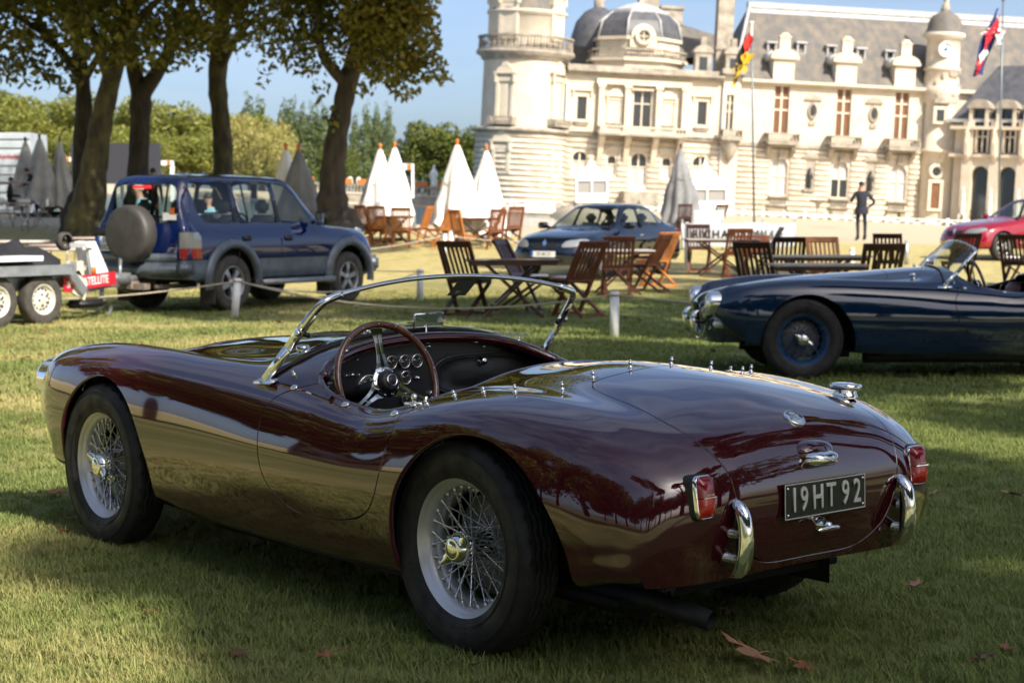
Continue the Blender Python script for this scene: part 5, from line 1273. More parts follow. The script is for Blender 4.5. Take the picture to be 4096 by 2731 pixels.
# --- right wing
Q0, Q1 = 20.95, 38.7
WG = [(24.35, 25.93, 1.9, 5.34), (30.2, 31.79, 1.9, 5.28), (35.84, 37.49, 1.9, 5.2)]
WU = [(24.27, 25.72, 7.6, 12.1), (30.27, 31.7, 7.6, 12.1), (35.93, 37.3, 7.6, 12.1)]
cpart(wall_holes(Q0, Q1, -.6, 6.55, WG), 'ground_floor_wall', STONE); cpart(wall_holes(Q0, Q1, 6.55, 12.2, WU), 'upper_wall', STONE)
NI = [(27.6, 28.5), (33.45, 34.35)]
courses(Q0, Q1, -.1, 6.2, [(a-.16, c+.16, d-.1, e+.3) for a, c, d, e in WG]+[(a, c, 2.4, 5.2) for a, c in NI])
for i, h in enumerate(WG):
    window(*h, cols=2, rows=(0, .52, 1), arch=True, pm=GLASSD if i == 1 else GLASSB, top=GLASSB)
    b = MB(); b.box(((h[0]+h[1])/2, -.18, 5.75), (.42, .4, .9)); cpart(b, 'keystone', STONEW)
    for k in range(6): 
        pass
    b = MB(); b.box(((h[0]+h[1])/2, -.25, 1.75), (2.0, .5, .18)); b.box(((h[0]+h[1])/2, -.25, .95), (2.0, .4, .16))
    for k in range(6): b.lathe([(.05, 1.0), (.1, 1.25), (.05, 1.68)], 6, c=(h[0]+.1+k*.28, -.25, 0))
    cpart(b, 'window_balustrade', STONEW)
for h in WU: window(*h, cols=2, rows=(0, .50, .75, 1), pm=SHUT, t=.15)
for x in (25.0, 31.0, 36.6):
    b = MB(); b.box((x, -.75, 6.72), (2.9, 1.5, .26)); b.box((x, -.6, 6.5), (2.5, 1.1, .2)); cpart(b, 'balcony_slab', STONEW); balustrade([(x-1.45, -.1), (x-1.45, -1.4), (x+1.45, -1.4), (x+1.45, -.1)], 6.85, 7.65, .28)
    for s in (1, -1): b = MB(); b.prism([(-.05, 6.45), (-1.1, 6.45), (-.9, 6.1), (-.35, 5.7), (-.05, 5.4)], x+s*1.15-.2, x+s*1.15+.2, axis='x'); cpart(b, 'console', STONEW)
b = MB(); b.box(((Q0+Q1)/2, -.1, 6.5), (Q1-Q0, .36, .34)); cpart(b, 'string_course', STONEW)
b = MB(); b.box(((Q0+Q1)/2, -.16, 12.2), (Q1-Q0, .4, .2)); b.box(((Q0+Q1)/2, -.3, 12.42), (Q1-Q0, .7, .24)); cpart(b, 'cornice', STONE)
for x in (28.0, 33.9):                                                # medallions and niches with statues
    b = MB(); b.lathe([(.62, -.02), (.6, -.16), (.42, -.18), (.4, -.04)], 24, axis='y', M=Matrix.Translation((x, 0, 9.9)) @ Matrix.Diagonal((.8, 1, 1.35, 1))); b.prism([(x+.75*math.cos(a), 10.95+.5*math.sin(a)) for a in np.linspace(0, math.pi, 10)], -.18, .05, axis='y'); b.box((x, -.1, 10.95), (1.7, .25, .12)); b.box((x, -.08, 8.75), (.6, .2, .35)); cpart(b, 'medallion', STONEW)
    b = MB(); b.box((x, -.12, 9.9), (.35, .1, .8)); cpart(b, 'medallion_relief', IRON)
    n = empty('statue_niche', (x, -.05, 2.6)); n.parent = CH
    b = MB(); b.box((0, -.1, 2.95), (1.6, .35, .14)); b.prism([(-.8, 3.0), (.8, 3.0), (0, 3.5)], -.3, .1, axis='y'); b.box((0, -.12, -.1), (1.1, .4, .3)); b.box((0, .0, 1.3), (.95, .06, 2.6)); b.build('surround', STONEW, n)
    b = MB(); b.lathe([(.2, .05), (.24, .3), (.2, .9), (.27, 1.25), (.22, 1.5), (.09, 1.62), (.13, 1.75), (.11, 1.92), (0, 2.0)], 12, c=(0, -.2, 0)); b.tube([(.22, -.2, 1.4), (.3, -.25, 1.0), (.1, -.38, .95)], .06, 6); b.build('bronze_figure', IRON, n)
b = MB(); b.lathe([(.5, -.1), (.12, .0), (.1, .6), (.25, .9), (.85, 1.25), (.9, 1.3)], 18, c=(28.4, -2.2, .3)); cpart(b, 'stone_urn', STONEW)
# roof
b = MB(); b.add([(20.2, -.3, 12.5), (39.2, -.3, 12.5), (60, -.3, 12.5), (60, 6.2, 20.0), (22.9, 6.2, 20.0)], [(0, 1, 2, 3, 4)]); b.add([(20.2, -.3, 12.5), (22.9, 6.2, 20.0), (22.9, 6.6, 20.0), (20.2, 13, 12.5)], [(0, 1, 2, 3)]); b.add([(60, 13, 12.5), (20.2, 13, 12.5), (22.9, 6.6, 20.0), (60, 6.6, 20.0)], [(0, 1, 2, 3)]); cpart(b, 'wing_roof', SLATE)
b = MB(); b.bar((22.7, 6.3, 20.1), (60, 6.3, 20.1), .9, .55); b.tube([(20.2, -.35, 12.6), (22.85, 6.1, 20.0)], .16, 6); b.add([(22.9, 5.6, 19.32), (60, 5.6, 19.32), (60, 6.2, 20.02), (22.9, 6.2, 20.02)], [(0, 1, 2, 3)]); b.transform(Matrix.Translation((0, -.03, .02))); cpart(b, 'ridge_lead', LEAD)
for i in range(3):
    x = (24.95, 30.95, 36.65)[i]; d = empty('stone_dormer', (x, 0, 12.5)); d.parent = CH
    b = MB(); b.box((0, .15, 1.0), (2.0, .9, 2.1)); b.box((0, .1, -.05), (2.4, .9, .25)); b.build('front', STONE, d)
    b = MB(); b.box((0, -.1, 2.15), (2.7, 1.0, .22)); b.prism([(1.32*math.cos(a), 2.25+.75*math.sin(a)) for a in np.linspace(0, math.pi, 16)], -.5, .6, axis='y'); b.build('curved_pediment', STONE, d)
    b = MB(); b.box((0, .1, 3.45), (1.0, .7, 1.5)); b.box((0, .1, 4.1), (1.15, .85, .14)); b.lathe([(.5, 4.15), (.45, 4.35), (.2, 4.5)], 12, c=(0, .1, 0)); b.build('crowning_block', STONE, d)
    b = MB(); b.tube([(-1.15, 1.6, 2.1), (-1.15, .8, 2.3), (-1.0, .3, 2.4)], .45, 8); b.box((-1.05, 1.2, 1.2), (.12, 2.0, 2.2)); b.build('lead_scroll', LEAD, d)
for x, z in ((24.3, 15.6), (27.2, 15.75), (30.1, 15.6), (33.0, 15.5), (35.8, 15.4)):
    y = (z-12.5)/7.5*6.5-.3; d = empty('small_dormer', (x, y, z)); d.parent = CH
    b = MB(); b.box((-.36, .25, .1), (.14, 1.0, 1.0)); b.box((.36, .25, .1), (.14, 1.0, 1.0)); b.box((0, .2, .66), (1.05, 1.2, .16)); b.box((0, -.1, -.45), (.95, .5, .16)); b.build('lead_cheek', LEAD, d)
    b = MB(); b.box((0, .1, .1), (.6, .1, 1.0)); b.build('pane', SLATED, d)
# --- clock turret and stair tower
CTX, CTY = 40.35, .2
b = MB(); b.lathe([(1.6, -.6), (1.55, 6.5), (1.75, 6.55), (1.75, 6.8), (1.55, 6.9), (1.5, 11.2)], 40, c=(CTX, CTY, 0)); cpart(b, 'stair_tower', STONE)
b = MB(); b.lathe([(1.5, 11.1), (1.75, 11.5), (1.7, 12.0), (1.95, 12.4), (1.7, 12.7), (1.55, 14.2), (1.75, 14.3), (1.72, 14.5), (1.55, 14.6), (1.55, 17.2), (1.95, 17.4), (1.95, 17.75), (1.7, 17.8)], 40, c=(CTX, CTY, 0)); cpart(b, 'clock_turret', STONE)
b = MB(); b.lathe([(1.85, 17.78), (1.6, 18.2), (1.55, 18.8), (1.2, 19.4), (.5, 19.8), (.4, 20)], 32, c=(CTX, CTY, 0)); cpart(b, 'turret_roof', SLATE)
b = MB(); b.lathe([(.42, 19.7), (.35, 20.5), (.2, 20.6), (.28, 21.0), (.08, 22.4)], 12, c=(CTX, CTY, 0)); b.tube([(CTX-.4, CTY, 19.9), (CTX-.2, CTY, 20.6)], .12, 6); cpart(b, 'finial', STONEW)
ck = empty('clock', (CTX-.35, CTY-1.62, 16.15)); ck.parent = CH
CLK = mat('clock_white', (.72, .70, .66), rough=.5); CLB = mat('clock_blue', (.10, .25, .38), rough=.4)
b = MB(); b.lathe([(.72, .05), (.74, -.12), (.62, -.14), (.6, -.08), (.2, -.08)], 28, axis='y'); b.build('face', CLK, ck); b = MB(); b.lathe([(.22, -.07), (.2, -.1), (0, -.1)], 20, axis='y'); b.build('centre', CLB, ck)
b = MB()
for k in range(12): a = math.pi*k/6; b.box((.52*math.cos(a), -.09, .52*math.sin(a)), (.06, .02, .06))
b.bar((0, -.12, 0), (.1, -.12, .48), .05, .02, up=(0, 1, 0)); b.bar((0, -.12, 0), (-.3, -.12, -.1), .06, .02, up=(0, 1, 0)); b.build('dial_marks', IRON, ck)
g = random.Random(3)
for k in range(16):                                                    # carved swags round the turret foot
    a = g.uniform(-1.2, 1.2); z = g.uniform(11.8, 14.1); b = MB(); b.ball((CTX+1.62*math.sin(a), CTY-1.62*math.cos(a), z), (g.uniform(.12, .3), .16, g.uniform(.15, .4)), 8, 5); cpart(b, 'carving', STONEW)
def small_opening(x, z, w, h, m, nm, rnd=False):
    o = empty(nm, (x, CTY-1.5, z)); o.parent = CH
    if rnd: b = MB(); b.lathe([(w*.5, -.05), (w*.52, -.25), (w*.85, -.25), (w*.9, .1)], 20, axis='y'); b.build('surround', STONE, o); b = MB(); b.lathe([(w*.5, -.12), (.01, -.12)], 16, axis='y'); b.build('pane', m, o)
    else:
        b = MB()
        for s in (1, -1): b.box((s*(w/2+.14), -.08, 0), (.28, .4, h+.2))
        b.box((0, -.1, h/2+.15), (w+.6, .42, .3)); b.box((0, -.1, -h/2-.12), (w+.6, .42, .22)); b.build('surround', STONE, o); b = MB(); b.box((0, -.06, 0), (w, .2, h)); b.build('pane', m, o)
small_opening(39.85, 10.0, .75, 1.1, GLASSD, 'stair_window'); small_opening(39.85, 4.75, .85, .9, GLASSD, 'oval_window', True); small_opening(39.85, 2.5, .85, 2.4, SHUT, 'stair_door')
pp = MB(); pp.prism([(39.85+.75*math.cos(a), 11.15+.5*math.sin(a)) for a in np.linspace(0, math.pi, 10)], -1.8, -1.3, axis='y'); pp.box((39.85, -1.5, 11.1), (1.7, .4, .14)); cpart(pp, 'pediment', STONEW)
b = MB(); b.box((44, .1, 5.9), (4.4, .6, 13)); b.box((44.2, -.2, 12.4), (4.6, 1.2, .3)); cpart(b, 'link_wall', STONE)
b = MB(); b.add([(41.6, 1.0, 12.6), (43.2, 1.0, 12.6), (42.8, 4.2, 17.2)], [(0, 1, 2)]); b.tube([(43.2, .9, 12.6), (42.8, 4.2, 17.3)], .1, 6); cpart(b, 'link_gable', LEAD)
# --- gallery building, turned to face the court
GA = empty('gallery_building', (0, 0, 0), 0, 'arcaded stone gallery with slate roof and row of curved dormers beside the clock turret', 'building')
GA.matrix_world = Matrix.Translation((0, 160, 2.35)) @ _M @ Matrix.Translation((42.3, -3.0, 0)) @ Matrix.Rotation(R(-38), 4, 'Z')
nb = 7; bay = 2.55
b = MB()
for i in range(nb): 
    x = i*bay; b.box((x+.0, 0, 4.5), (.95, .9, 10.2)); 
b.box((nb*bay/2-1, .55, 4.5), (nb*bay+1, .3, 10.2)); b.box((nb*bay/2-1, -.05, 6.35), (nb*bay+1.4, 1.1, .3)); b.box((nb*bay/2-1, -.1, 8.9), (nb*bay+1.4, 1.3, .3)); b.build('arcade_wall', STONE, GA)
for i in range(nb):
    x = i*bay+bay/2
    a = empty('arch_bay', (x, 0, 0)); a.parent = GA
    q = MB(); P = [(-.8, 4.6)]+[(-.8*math.cos(t), 4.6+.8*math.sin(t)) for t in np.linspace(0, math.pi, 10)]+[(.8, 4.6), (.8, 6.2), (-.8, 6.2)]; q.prism(P, -.3, .25, axis='y'); q.build('arch_head', STONE, a)
    q = MB(); q.box((0, .38, 2.6), (1.6, .05, 5.6)); q.build('arch_opening', GLASSD, a)
    q = MB(); q.box((0, .38, 7.7), (.95, .05, 2.0)); q.build('upper_pane', GLASSD, a)
    q = MB(); q.box((0, -.25, 7.7), (.12, .1, 2.0)); q.box((0, -.25, 8.1), (.95, .1, .12)); q.box((-.55, -.1, 7.7), (.16, .7, 2.1)); q.box((.55, -.1, 7.7), (.16, .7, 2.1)); q.build('upper_frame', STONE, a)
    q = MB(); q.prism([(-.3, 5.4), (-.9, 6.4), (-1.0, 7.5), (-.45, 9.2), (-.2, 9.2), (-.2, 5.4)], -.16-bay/2, .16-bay/2, axis='x'); q.build('buttress_scroll', STONE, a)
    q = MB(); q.lathe([(.2, 0), (.25, 1.5), (.16, 2.3), (.2, 2.5), (.06, 2.7), (.15, 3.0), (0, 3.3)], 10, c=(-bay/2, -.85, .2)); q.box((-bay/2, -.85, .1), (.6, .6, 1.6)); q.build('statue', mat('white_marble', (.68, .66, .60), rough=.6), a)
    d = empty('curved_dormer', (x-.4, -.3, 9.0)); d.parent = GA
    q = MB(); q.box((-.75, .3, .9), (.3, 1.2, 1.7)); q.box((.75, .3, .9), (.3, 1.2, 1.7)); q.prism([(-.7, -.1), (-1.3, -.6), (-.9, -.1), (-.8, .4), (-.7, .4)], -.8, -.6, axis='x'); q.build('cheek', STONE, d)
    q = MB(); q.prism([(1.1*math.cos(t), 1.7+.85*math.sin(t)) for t in np.linspace(0, math.pi, 14)], -.5, .9, axis='y'); q.build('segment_hood', STONEW, d)
    q = MB(); q.box((0, .5, .8), (1.2, .05, 1.6)); q.build('pane', GLASSD, d)
b = MB(); L_ = nb*bay; b.add([(-2.0, .0, 9.6), (L_, .0, 9.6), (L_, 4.2, 15.0), (1.0, 4.2, 15.0)], [(0, 1, 2, 3)]); b.add([(-2.0, 0, 9.6), (1.0, 4.2, 15.0), (1.0, 4.3, 15), (-2, 8, 9.6)], [(0, 1, 2, 3)]); b.build('roof', SLATED, GA)
b = MB(); b.bar((-2.2, -.12, 9.6), (L_, -.12, 9.6), .5, .3); b.build('gutter', LEAD, GA)
# --- quay wall, white crossed fence, clipped cones
def on_castle(x, y, z): return _M @ Vector((x, y, z))+Vector((0, 160, 2.35))
QW = empty('quay_wall', tuple(on_castle(18, -33, -.6)), 0, 'low pale stone quay wall below the white crossed fence', 'wall'); QW.rotation_euler = _M.to_euler()
b = MB(); b.box((0, 0, -.55), (50, .6, 1.2)); b.build('wall_face', STONEW, QW)
for k in range(25): b = MB(); b.box((-24+k*2, 0, .13), (1.97, .8, .2)); b.build('coping_stone', STONE, QW)
FW = mat('white_fence_paint', (.80, .79, .75), rough=.5)
FE = empty('crossed_fence', tuple(on_castle(18, -31.5, -.4)), 0, 'white timber fence with crossed rails along the quay', 'fence'); FE.rotation_euler = _M.to_euler()
for k in range(30):
    x = -23+k*1.6; b = MB(); b.box((x, 0, .36), (.2, .2, .82)); b.box((x, 0, .79), (.26, .26, .06)); b.build('post', FW, FE)
    if k < 29: b = MB(); b.bar((x+.1, 0, .68), (x+1.5, 0, .68), .06, .07); b.bar((x+.1, -.03, .14), (x+1.5, -.03, .62), .05, .08); b.bar((x+.1, .03, .62), (x+1.5, .03, .14), .05, .08); b.bar((x+.1, 0, .08), (x+1.5, 0, .08), .06, .06); b.build('crossed_rail', FW, FE)
g = random.Random(8)
for k, x in enumerate((5.1, 7.6, 8.9, 11.6, 18.0, 19.6, 23.2, 25.1, 27.7, 28.9, 32.8, 34.1, 37.6, 38.8, 40.3)):
    c = on_castle(x, -24+g.uniform(-.4, .4), -.6); t = empty('cone_shrub', tuple(c), k, 'small clipped green cone shrub behind the white fence', 'shrub', 'clipped cones behind the white fence'); h = g.uniform(1.15, 1.5)
    link('foliage', fast_mesh('foliage', *leaves([(0, 0, h*f, .34*(1-f)+.06, .34*(1-f)+.06, h*.16) for f in (.12, .3, .48, .66, .84, .96)], 500, .13, 80+k, shell=.5), [LEAF_HEDGE]), t)
    MB().tube([(0, 0, -.2), (0, 0, .2)], .05, 6).build('stem', BARK, t)
b = MB(); c = on_castle(20, -20, -.7); b.box((0, 0, 0), (52, 20, .1)); o = b.build('terrace_lawn', mat('terrace_grass', (.07, .115, .03), rough=.9, var=.3, vscale=2)); o.location = c; o.rotation_euler = _M.to_euler(); tag(o, kind='structure')
# ---------------------------------------------------------------- modern vehicles: one lofted skin, cut into body, cladding and panes
NAVY = mat('navy_paint', (.003, .012, .070), rough=.06, coat=1.0, spec=.3)
GREYC = mat('grey_cladding', (.085, .105, .125), rough=.38, metal=.25, coat=.3, var=.25, vscale=6)
DARKBLUE = mat('midnight_paint', (.002, .006, .016), rough=.06, coat=1.0, spec=.3)
REDP = mat('raspberry_paint', (.22, .003, .016), rough=.06, coat=1.0, spec=.3)
CARGLASS = glass_mat('car_glass', tint=(.74, .80, .79))
PALEGLASS = glass_mat('car_glass_light', tint=(.84, .88, .86))
VINYL = mat('spare_cover_vinyl', (.045, .042, .038), rough=.55, bump=.25, bscale=9, var=.2, vscale=5)
ALLOY = mat('dull_alloy', (.42, .42, .42), rough=.4, metal=.8)
STEELW = mat('cream_steel_wheel', (.62, .60, .52), rough=.4, var=.12, vscale=9)
GALV = mat('galvanised_steel', (.40, .42, .44), rough=.42, metal=.7, var=.15, vscale=7)
DUSTY = mat('dusty_rubber', (.055, .050, .044), rough=.85, var=.3, vscale=12)
CLEARL = mat('clear_lens', (.30, .31, .32), rough=.1, coat=.8, metal=.4)
EUBLUE = mat('plate_blue_band', (.01, .09, .45), rough=.4)
PLATEW = mat('plate_white', (.80, .81, .80), rough=.4)
INK = mat('black_print', (.012, .012, .012), rough=.5)
SEATG = mat('grey_seat_cloth', (.10, .11, .125), rough=.9)
def shell(G, per_u=10, per_v=8):
    G = np.asarray(G, float); A = np.stack([spline(G[:, j], per_u) for j in range(G.shape[1])], 1); out = []
    for c in A:
        full = np.vstack([c[2:0:-1]*[1, -1, 1], c]); out.append(spline(full, per_v)[2*per_v:])
    S = np.array(out); S[:, 0, 1] = 0; N = surf_normals(S); nu, nv = S.shape[:2]
    V = np.vstack([S.reshape(-1, 3), (S[:, 1:]*[1, -1, 1]).reshape(-1, 3)]); Nn = np.vstack([N.reshape(-1, 3), (N[:, 1:]*[1, -1, 1]).reshape(-1, 3)])
    il = np.arange(nu*nv).reshape(nu, nv); ir = np.hstack([il[:, :1], nu*nv+np.arange(nu*(nv-1)).reshape(nu, nv-1)])
    def tri(I):
        a, b, c, d = I[:-1, :-1].ravel(), I[1:, :-1].ravel(), I[1:, 1:].ravel(), I[:-1, 1:].ravel()
        return np.vstack([np.stack([a, b, c], 1), np.stack([a, c, d], 1)])
    T = np.vstack([tri(il), tri(ir)]); g = np.cross(V[T[:, 1]]-V[T[:, 0]], V[T[:, 2]]-V[T[:, 0]])
    ln = np.linalg.norm(g, axis=1); T = T[ln > 1e-10]; g = g[ln > 1e-10]; bad = (g*Nn[T[:, 0]]).sum(1) < 0; T[bad] = T[bad][:, ::-1]
    return V, Nn, T
def rounded(poly, per=4): return spline(np.array(poly, float), per, True)
def cut_panels(W, specs, car, gap=.004):
    """specs: (name, material, mask(V,N), signed distance(V), lip)"""
    for nm, m, mask, sd, lip in specs:
        d = np.where(mask(W[0], W[1]), sd(W[0]), 1.)
        q = clip_tris(*W, -d-gap); W = clip_tris(*W, d-gap)
        if len(q[2]): link(nm, panel_mesh(nm, *q, m, lip), car)
    return W
def alloy_wheel(R_, w, rim, spokes, m_t, m_r, kind='alloy'):
    b = MB(); b.lathe([(rim-.01, -w*.42), (rim+.01, -w*.46), (R_*.86, -w*.5), (R_*.965, -w*.43), (R_, -w*.33), (R_, w*.33), (R_*.965, w*.43), (R_*.86, w*.5), (rim+.01, w*.46), (rim-.01, w*.40)], 48, axis='y'); ty = b.mesh('tyre', m_t)
    b = MB(); b.lathe([(rim, w*.44), (rim*.97, w*.46), (rim*.92, w*.40), (rim*.90, w*.05), (rim*.9, -w*.4)], 40, axis='y'); b.lathe([(0, w*.36), (rim*.22, w*.36), (rim*.26, w*.28)], 24, axis='y')
    if kind == 'steel':
        b.lathe([(rim*.92, w*.30), (rim*.80, w*.16), (rim*.62, w*.14), (rim*.50, w*.30), (rim*.30, w*.34), (.0, w*.30)], 40, axis='y')
    else:
        for k in range(spokes):
            a = 2*math.pi*k/spokes; c, s = math.cos(a), math.sin(a); P = []
            for r, hw, y in ((rim*.18, rim*.15, w*.34), (rim*.55, rim*.12, w*.38), (rim*.93, rim*.19, w*.36)):
                for sg in (-1, 1): P += [(r*c-hw*sg*s, y, r*s+hw*sg*c), (r*c-hw*sg*s, y-.05, r*s+hw*sg*c)]
            F = []
            for i in (0, 4): F += [(i, i+2, i+6, i+4), (i+1, i+5, i+7, i+3), (i, i+4, i+5, i+1), (i+2, i+3, i+7, i+6)]
            b.add(P, F, False)
    rm = b.mesh('rim', m_r)
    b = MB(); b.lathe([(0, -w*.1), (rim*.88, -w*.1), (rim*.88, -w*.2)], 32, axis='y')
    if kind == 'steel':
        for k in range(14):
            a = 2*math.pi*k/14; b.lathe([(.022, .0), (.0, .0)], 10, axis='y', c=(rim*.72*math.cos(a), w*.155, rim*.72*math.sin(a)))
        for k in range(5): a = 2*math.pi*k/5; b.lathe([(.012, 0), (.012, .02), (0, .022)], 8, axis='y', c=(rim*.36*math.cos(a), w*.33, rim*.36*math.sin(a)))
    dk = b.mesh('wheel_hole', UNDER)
    return ty, rm, dk
def put_wheel(W, car, loc, side, turn=0., steer=0.):
    w = empty('wheel', loc, math.pi*(side < 0)+steer); w.parent = car
    for nm, me in zip(('tyre', 'rim', 'brake_shade'), W): o = link(nm, me, w); o.rotation_euler = (0, turn, 0)
    return w
def eu_plate(lines, w, h, M, parent, size, dots=True):
    p = empty('number_plate'); p.parent = parent
    b = MB(); b.box((0, 0, 0), (w, h, .012), M=M); b.build('backing', PLATEW, p)
    b = MB(); b.box((-w/2+.022, 0, .007), (.044, h-.004, .003), M=M); b.build('blue_band', EUBLUE, p)
    n = len(lines)
    for i, l in enumerate(lines): text('plate_text', l, size, .001, INK, p, M @ Matrix.Translation((.02, (n-1)*h*.24-i*h*.48, .0075)), sx=.82, bevel=.0)
    text('country_letter', 'F', .035, .0005, PLATEW, p, M @ Matrix.Translation((-w/2+.022, -h*.3, .0092)))
    return p

# ---- navy off-roader
def sec(x, zt, yr, zr, yb=.80, zb=1.16, ys=.865, zs=.98, zl=.44, under=.40, x2=None):
    return [(x, 0, zt), (x, yr*.62, zt-.012), (x, yr, zr), (x, yb, zb), (x, ys, zs), (x, ys+.005, .70), (x, ys-.02, zl), (x, .5, under)]
GS = [[(-.92,0,.46),(-.92,.4,.46),(-.92,.6,.46),(-.91,.74,.46),(-.87,.83,.46),(-.79,.86,.45),(-.74,.86,.43),(-.7,.5,.40)],
 [(-.965,0,.74),(-.965,.4,.74),(-.96,.6,.74),(-.945,.75,.74),(-.90,.84,.72),(-.80,.872,.60),(-.74,.86,.44),(-.7,.5,.40)],
 [(-.945,0,1.06),(-.945,.4,1.06),(-.94,.61,1.06),(-.925,.76,1.05),(-.87,.845,.96),(-.79,.87,.68),(-.73,.85,.44),(-.68,.5,.40)],
 [(-.915,0,1.22),(-.915,.4,1.22),(-.91,.60,1.22),(-.89,.745,1.20),(-.83,.83,1.03),(-.76,.868,.70),(-.70,.848,.44),(-.66,.5,.40)],
 [(-.80,0,1.74),(-.80,.38,1.735),(-.79,.56,1.70),(-.79,.72,1.30),(-.76,.835,1.08),(-.70,.868,.70),(-.66,.848,.44),(-.62,.5,.40)],
 [(-.72,0,1.845),(-.72,.38,1.835),(-.70,.60,1.78),(-.70,.755,1.22),(-.68,.85,1.02),(-.64,.87,.70),(-.60,.848,.44),(-.57,.5,.40)],
 sec(-.45, 1.875, .625, 1.80, .785, 1.18), sec(0, 1.885, .635, 1.81), sec(.7, 1.885, .64, 1.81), sec(1.25, 1.872, .635, 1.795),
 [(1.55,0,1.845),(1.53,.38,1.835),(1.50,.625,1.765),(1.62,.80,1.17),(1.62,.865,.99),(1.62,.87,.70),(1.62,.845,.44),(1.62,.5,.40)],
 [(1.95,0,1.50),(1.92,.42,1.49),(1.88,.66,1.44),(1.95,.80,1.165),(1.95,.865,.99),(1.95,.87,.70),(1.95,.845,.44),(1.95,.5,.40)],
 [(2.26,0,1.215),(2.22,.42,1.21),(2.17,.70,1.19),(2.20,.80,1.13),(2.20,.865,.98),(2.20,.87,.70),(2.20,.845,.44),(2.2,.5,.40)],
 [(2.45,0,1.185),(2.43,.42,1.175),(2.40,.70,1.15),(2.40,.80,1.10),(2.40,.865,.97),(2.40,.87,.70),(2.4,.845,.44),(2.4,.5,.40)],
 [(2.9,0,1.155),(2.9,.42,1.14),(2.9,.68,1.11),(2.9,.79,1.05),(2.9,.86,.93),(2.9,.87,.70),(2.9,.845,.44),(2.9,.5,.40)],
 [(3.28,0,1.10),(3.27,.42,1.09),(3.24,.66,1.06),(3.22,.76,1.00),(3.20,.83,.89),(3.18,.85,.70),(3.16,.83,.44),(3.15,.5,.40)],
 [(3.44,0,.96),(3.43,.40,.96),(3.39,.62,.94),(3.35,.72,.90),(3.31,.80,.82),(3.28,.83,.68),(3.24,.82,.46),(3.2,.5,.40)],
 [(3.50,0,.70),(3.49,.40,.70),(3.45,.60,.70),(3.41,.70,.69),(3.36,.79,.66),(3.32,.82,.58),(3.27,.81,.46),(3.22,.5,.40)],
 [(3.46,0,.44),(3.45,.40,.44),(3.41,.58,.44),(3.37,.68,.44),(3.33,.76,.44),(3.30,.79,.44),(3.27,.79,.43),(3.22,.5,.40)]]
SUV = empty('off_roader', (-4.58, 24.15, 0), R(59), 'navy blue off-road car with grey cladding and covered spare wheel, towing a trailer', 'car')
W = shell(GS)
for cx in (0, 2.675): W = clip_tris(*W, np.where((np.abs(W[0][:, 1]) > .5), np.hypot(W[0][:, 0]-cx, (W[0][:, 2]-.40)*.98)-.47, .5))
sideL = lambda V, N: (V[:, 1] > .45) & (np.abs(N[:, 1]) > .45); sideR = lambda V, N: (V[:, 1] < -.45) & (np.abs(N[:, 1]) > .45)
wins = [rounded([(-.55,1.30),(-.62,1.50),(-.66,1.74),(-.30,1.76),(.10,1.765),(.12,1.5),(.10,1.24),(-.25,1.22),(-.45,1.235)]), rounded([(.19,1.235),(.19,1.5),(.19,1.765),(.6,1.77),(.97,1.765),(1.02,1.5),(1.03,1.235),(.6,1.23)]), rounded([(1.12,1.235),(1.10,1.5),(1.08,1.755),(1.30,1.75),(1.44,1.71),(1.66,1.48),(1.86,1.24),(1.5,1.23)])]
sp = []
for s in (sideL, sideR):
    for wv in wins: sp.append(('side_window', CARGLASS, s, (lambda V, wv=wv: sd_poly(V[:, [0, 2]], wv)), .02))
rw = rounded([(-.66,1.25),(-.60,1.5),(-.53,1.70),(0,1.735),(.53,1.70),(.60,1.5),(.66,1.25),(0,1.235)], 5)
sp.append(('rear_window', CARGLASS, lambda V, N: (V[:, 0] < -.7) & (N[:, 0] < -.3), lambda V: sd_poly(V[:, [1, 2]], rw), .02))
fw = rounded([(-.66,1.25),(-.57,1.6),(-.52,1.74),(0,1.79),(.52,1.74),(.57,1.6),(.66,1.25),(0,1.255)], 5)
sp.append(('windscreen', PALEGLASS, lambda V, N: (V[:, 0] > 1.3) & (V[:, 0] < 2.4) & (N[:, 0] > .3), lambda V: sd_poly(V[:, [1, 2]], fw), .02))
def flare(V):
    d = V[:, 2]-.72
    for cx in (0, 2.675): d = np.minimum(d, np.hypot(V[:, 0]-cx, V[:, 2]-.40)-.60)
    return d
sp.append(('lower_cladding', GREYC, lambda V, N: (np.abs(V[:, 1]) > .5) | (V[:, 2] < .72), flare, .02))
dz = [np.array([(.125,.4),(.125,1.8)]), np.array([(1.06,.4),(1.06,1.8)])]
W = cut_panels(W, sp, SUV); link('body', panel_mesh('body', *W, NAVY, .02), SUV)
for o in list(SUV.children):
    pass
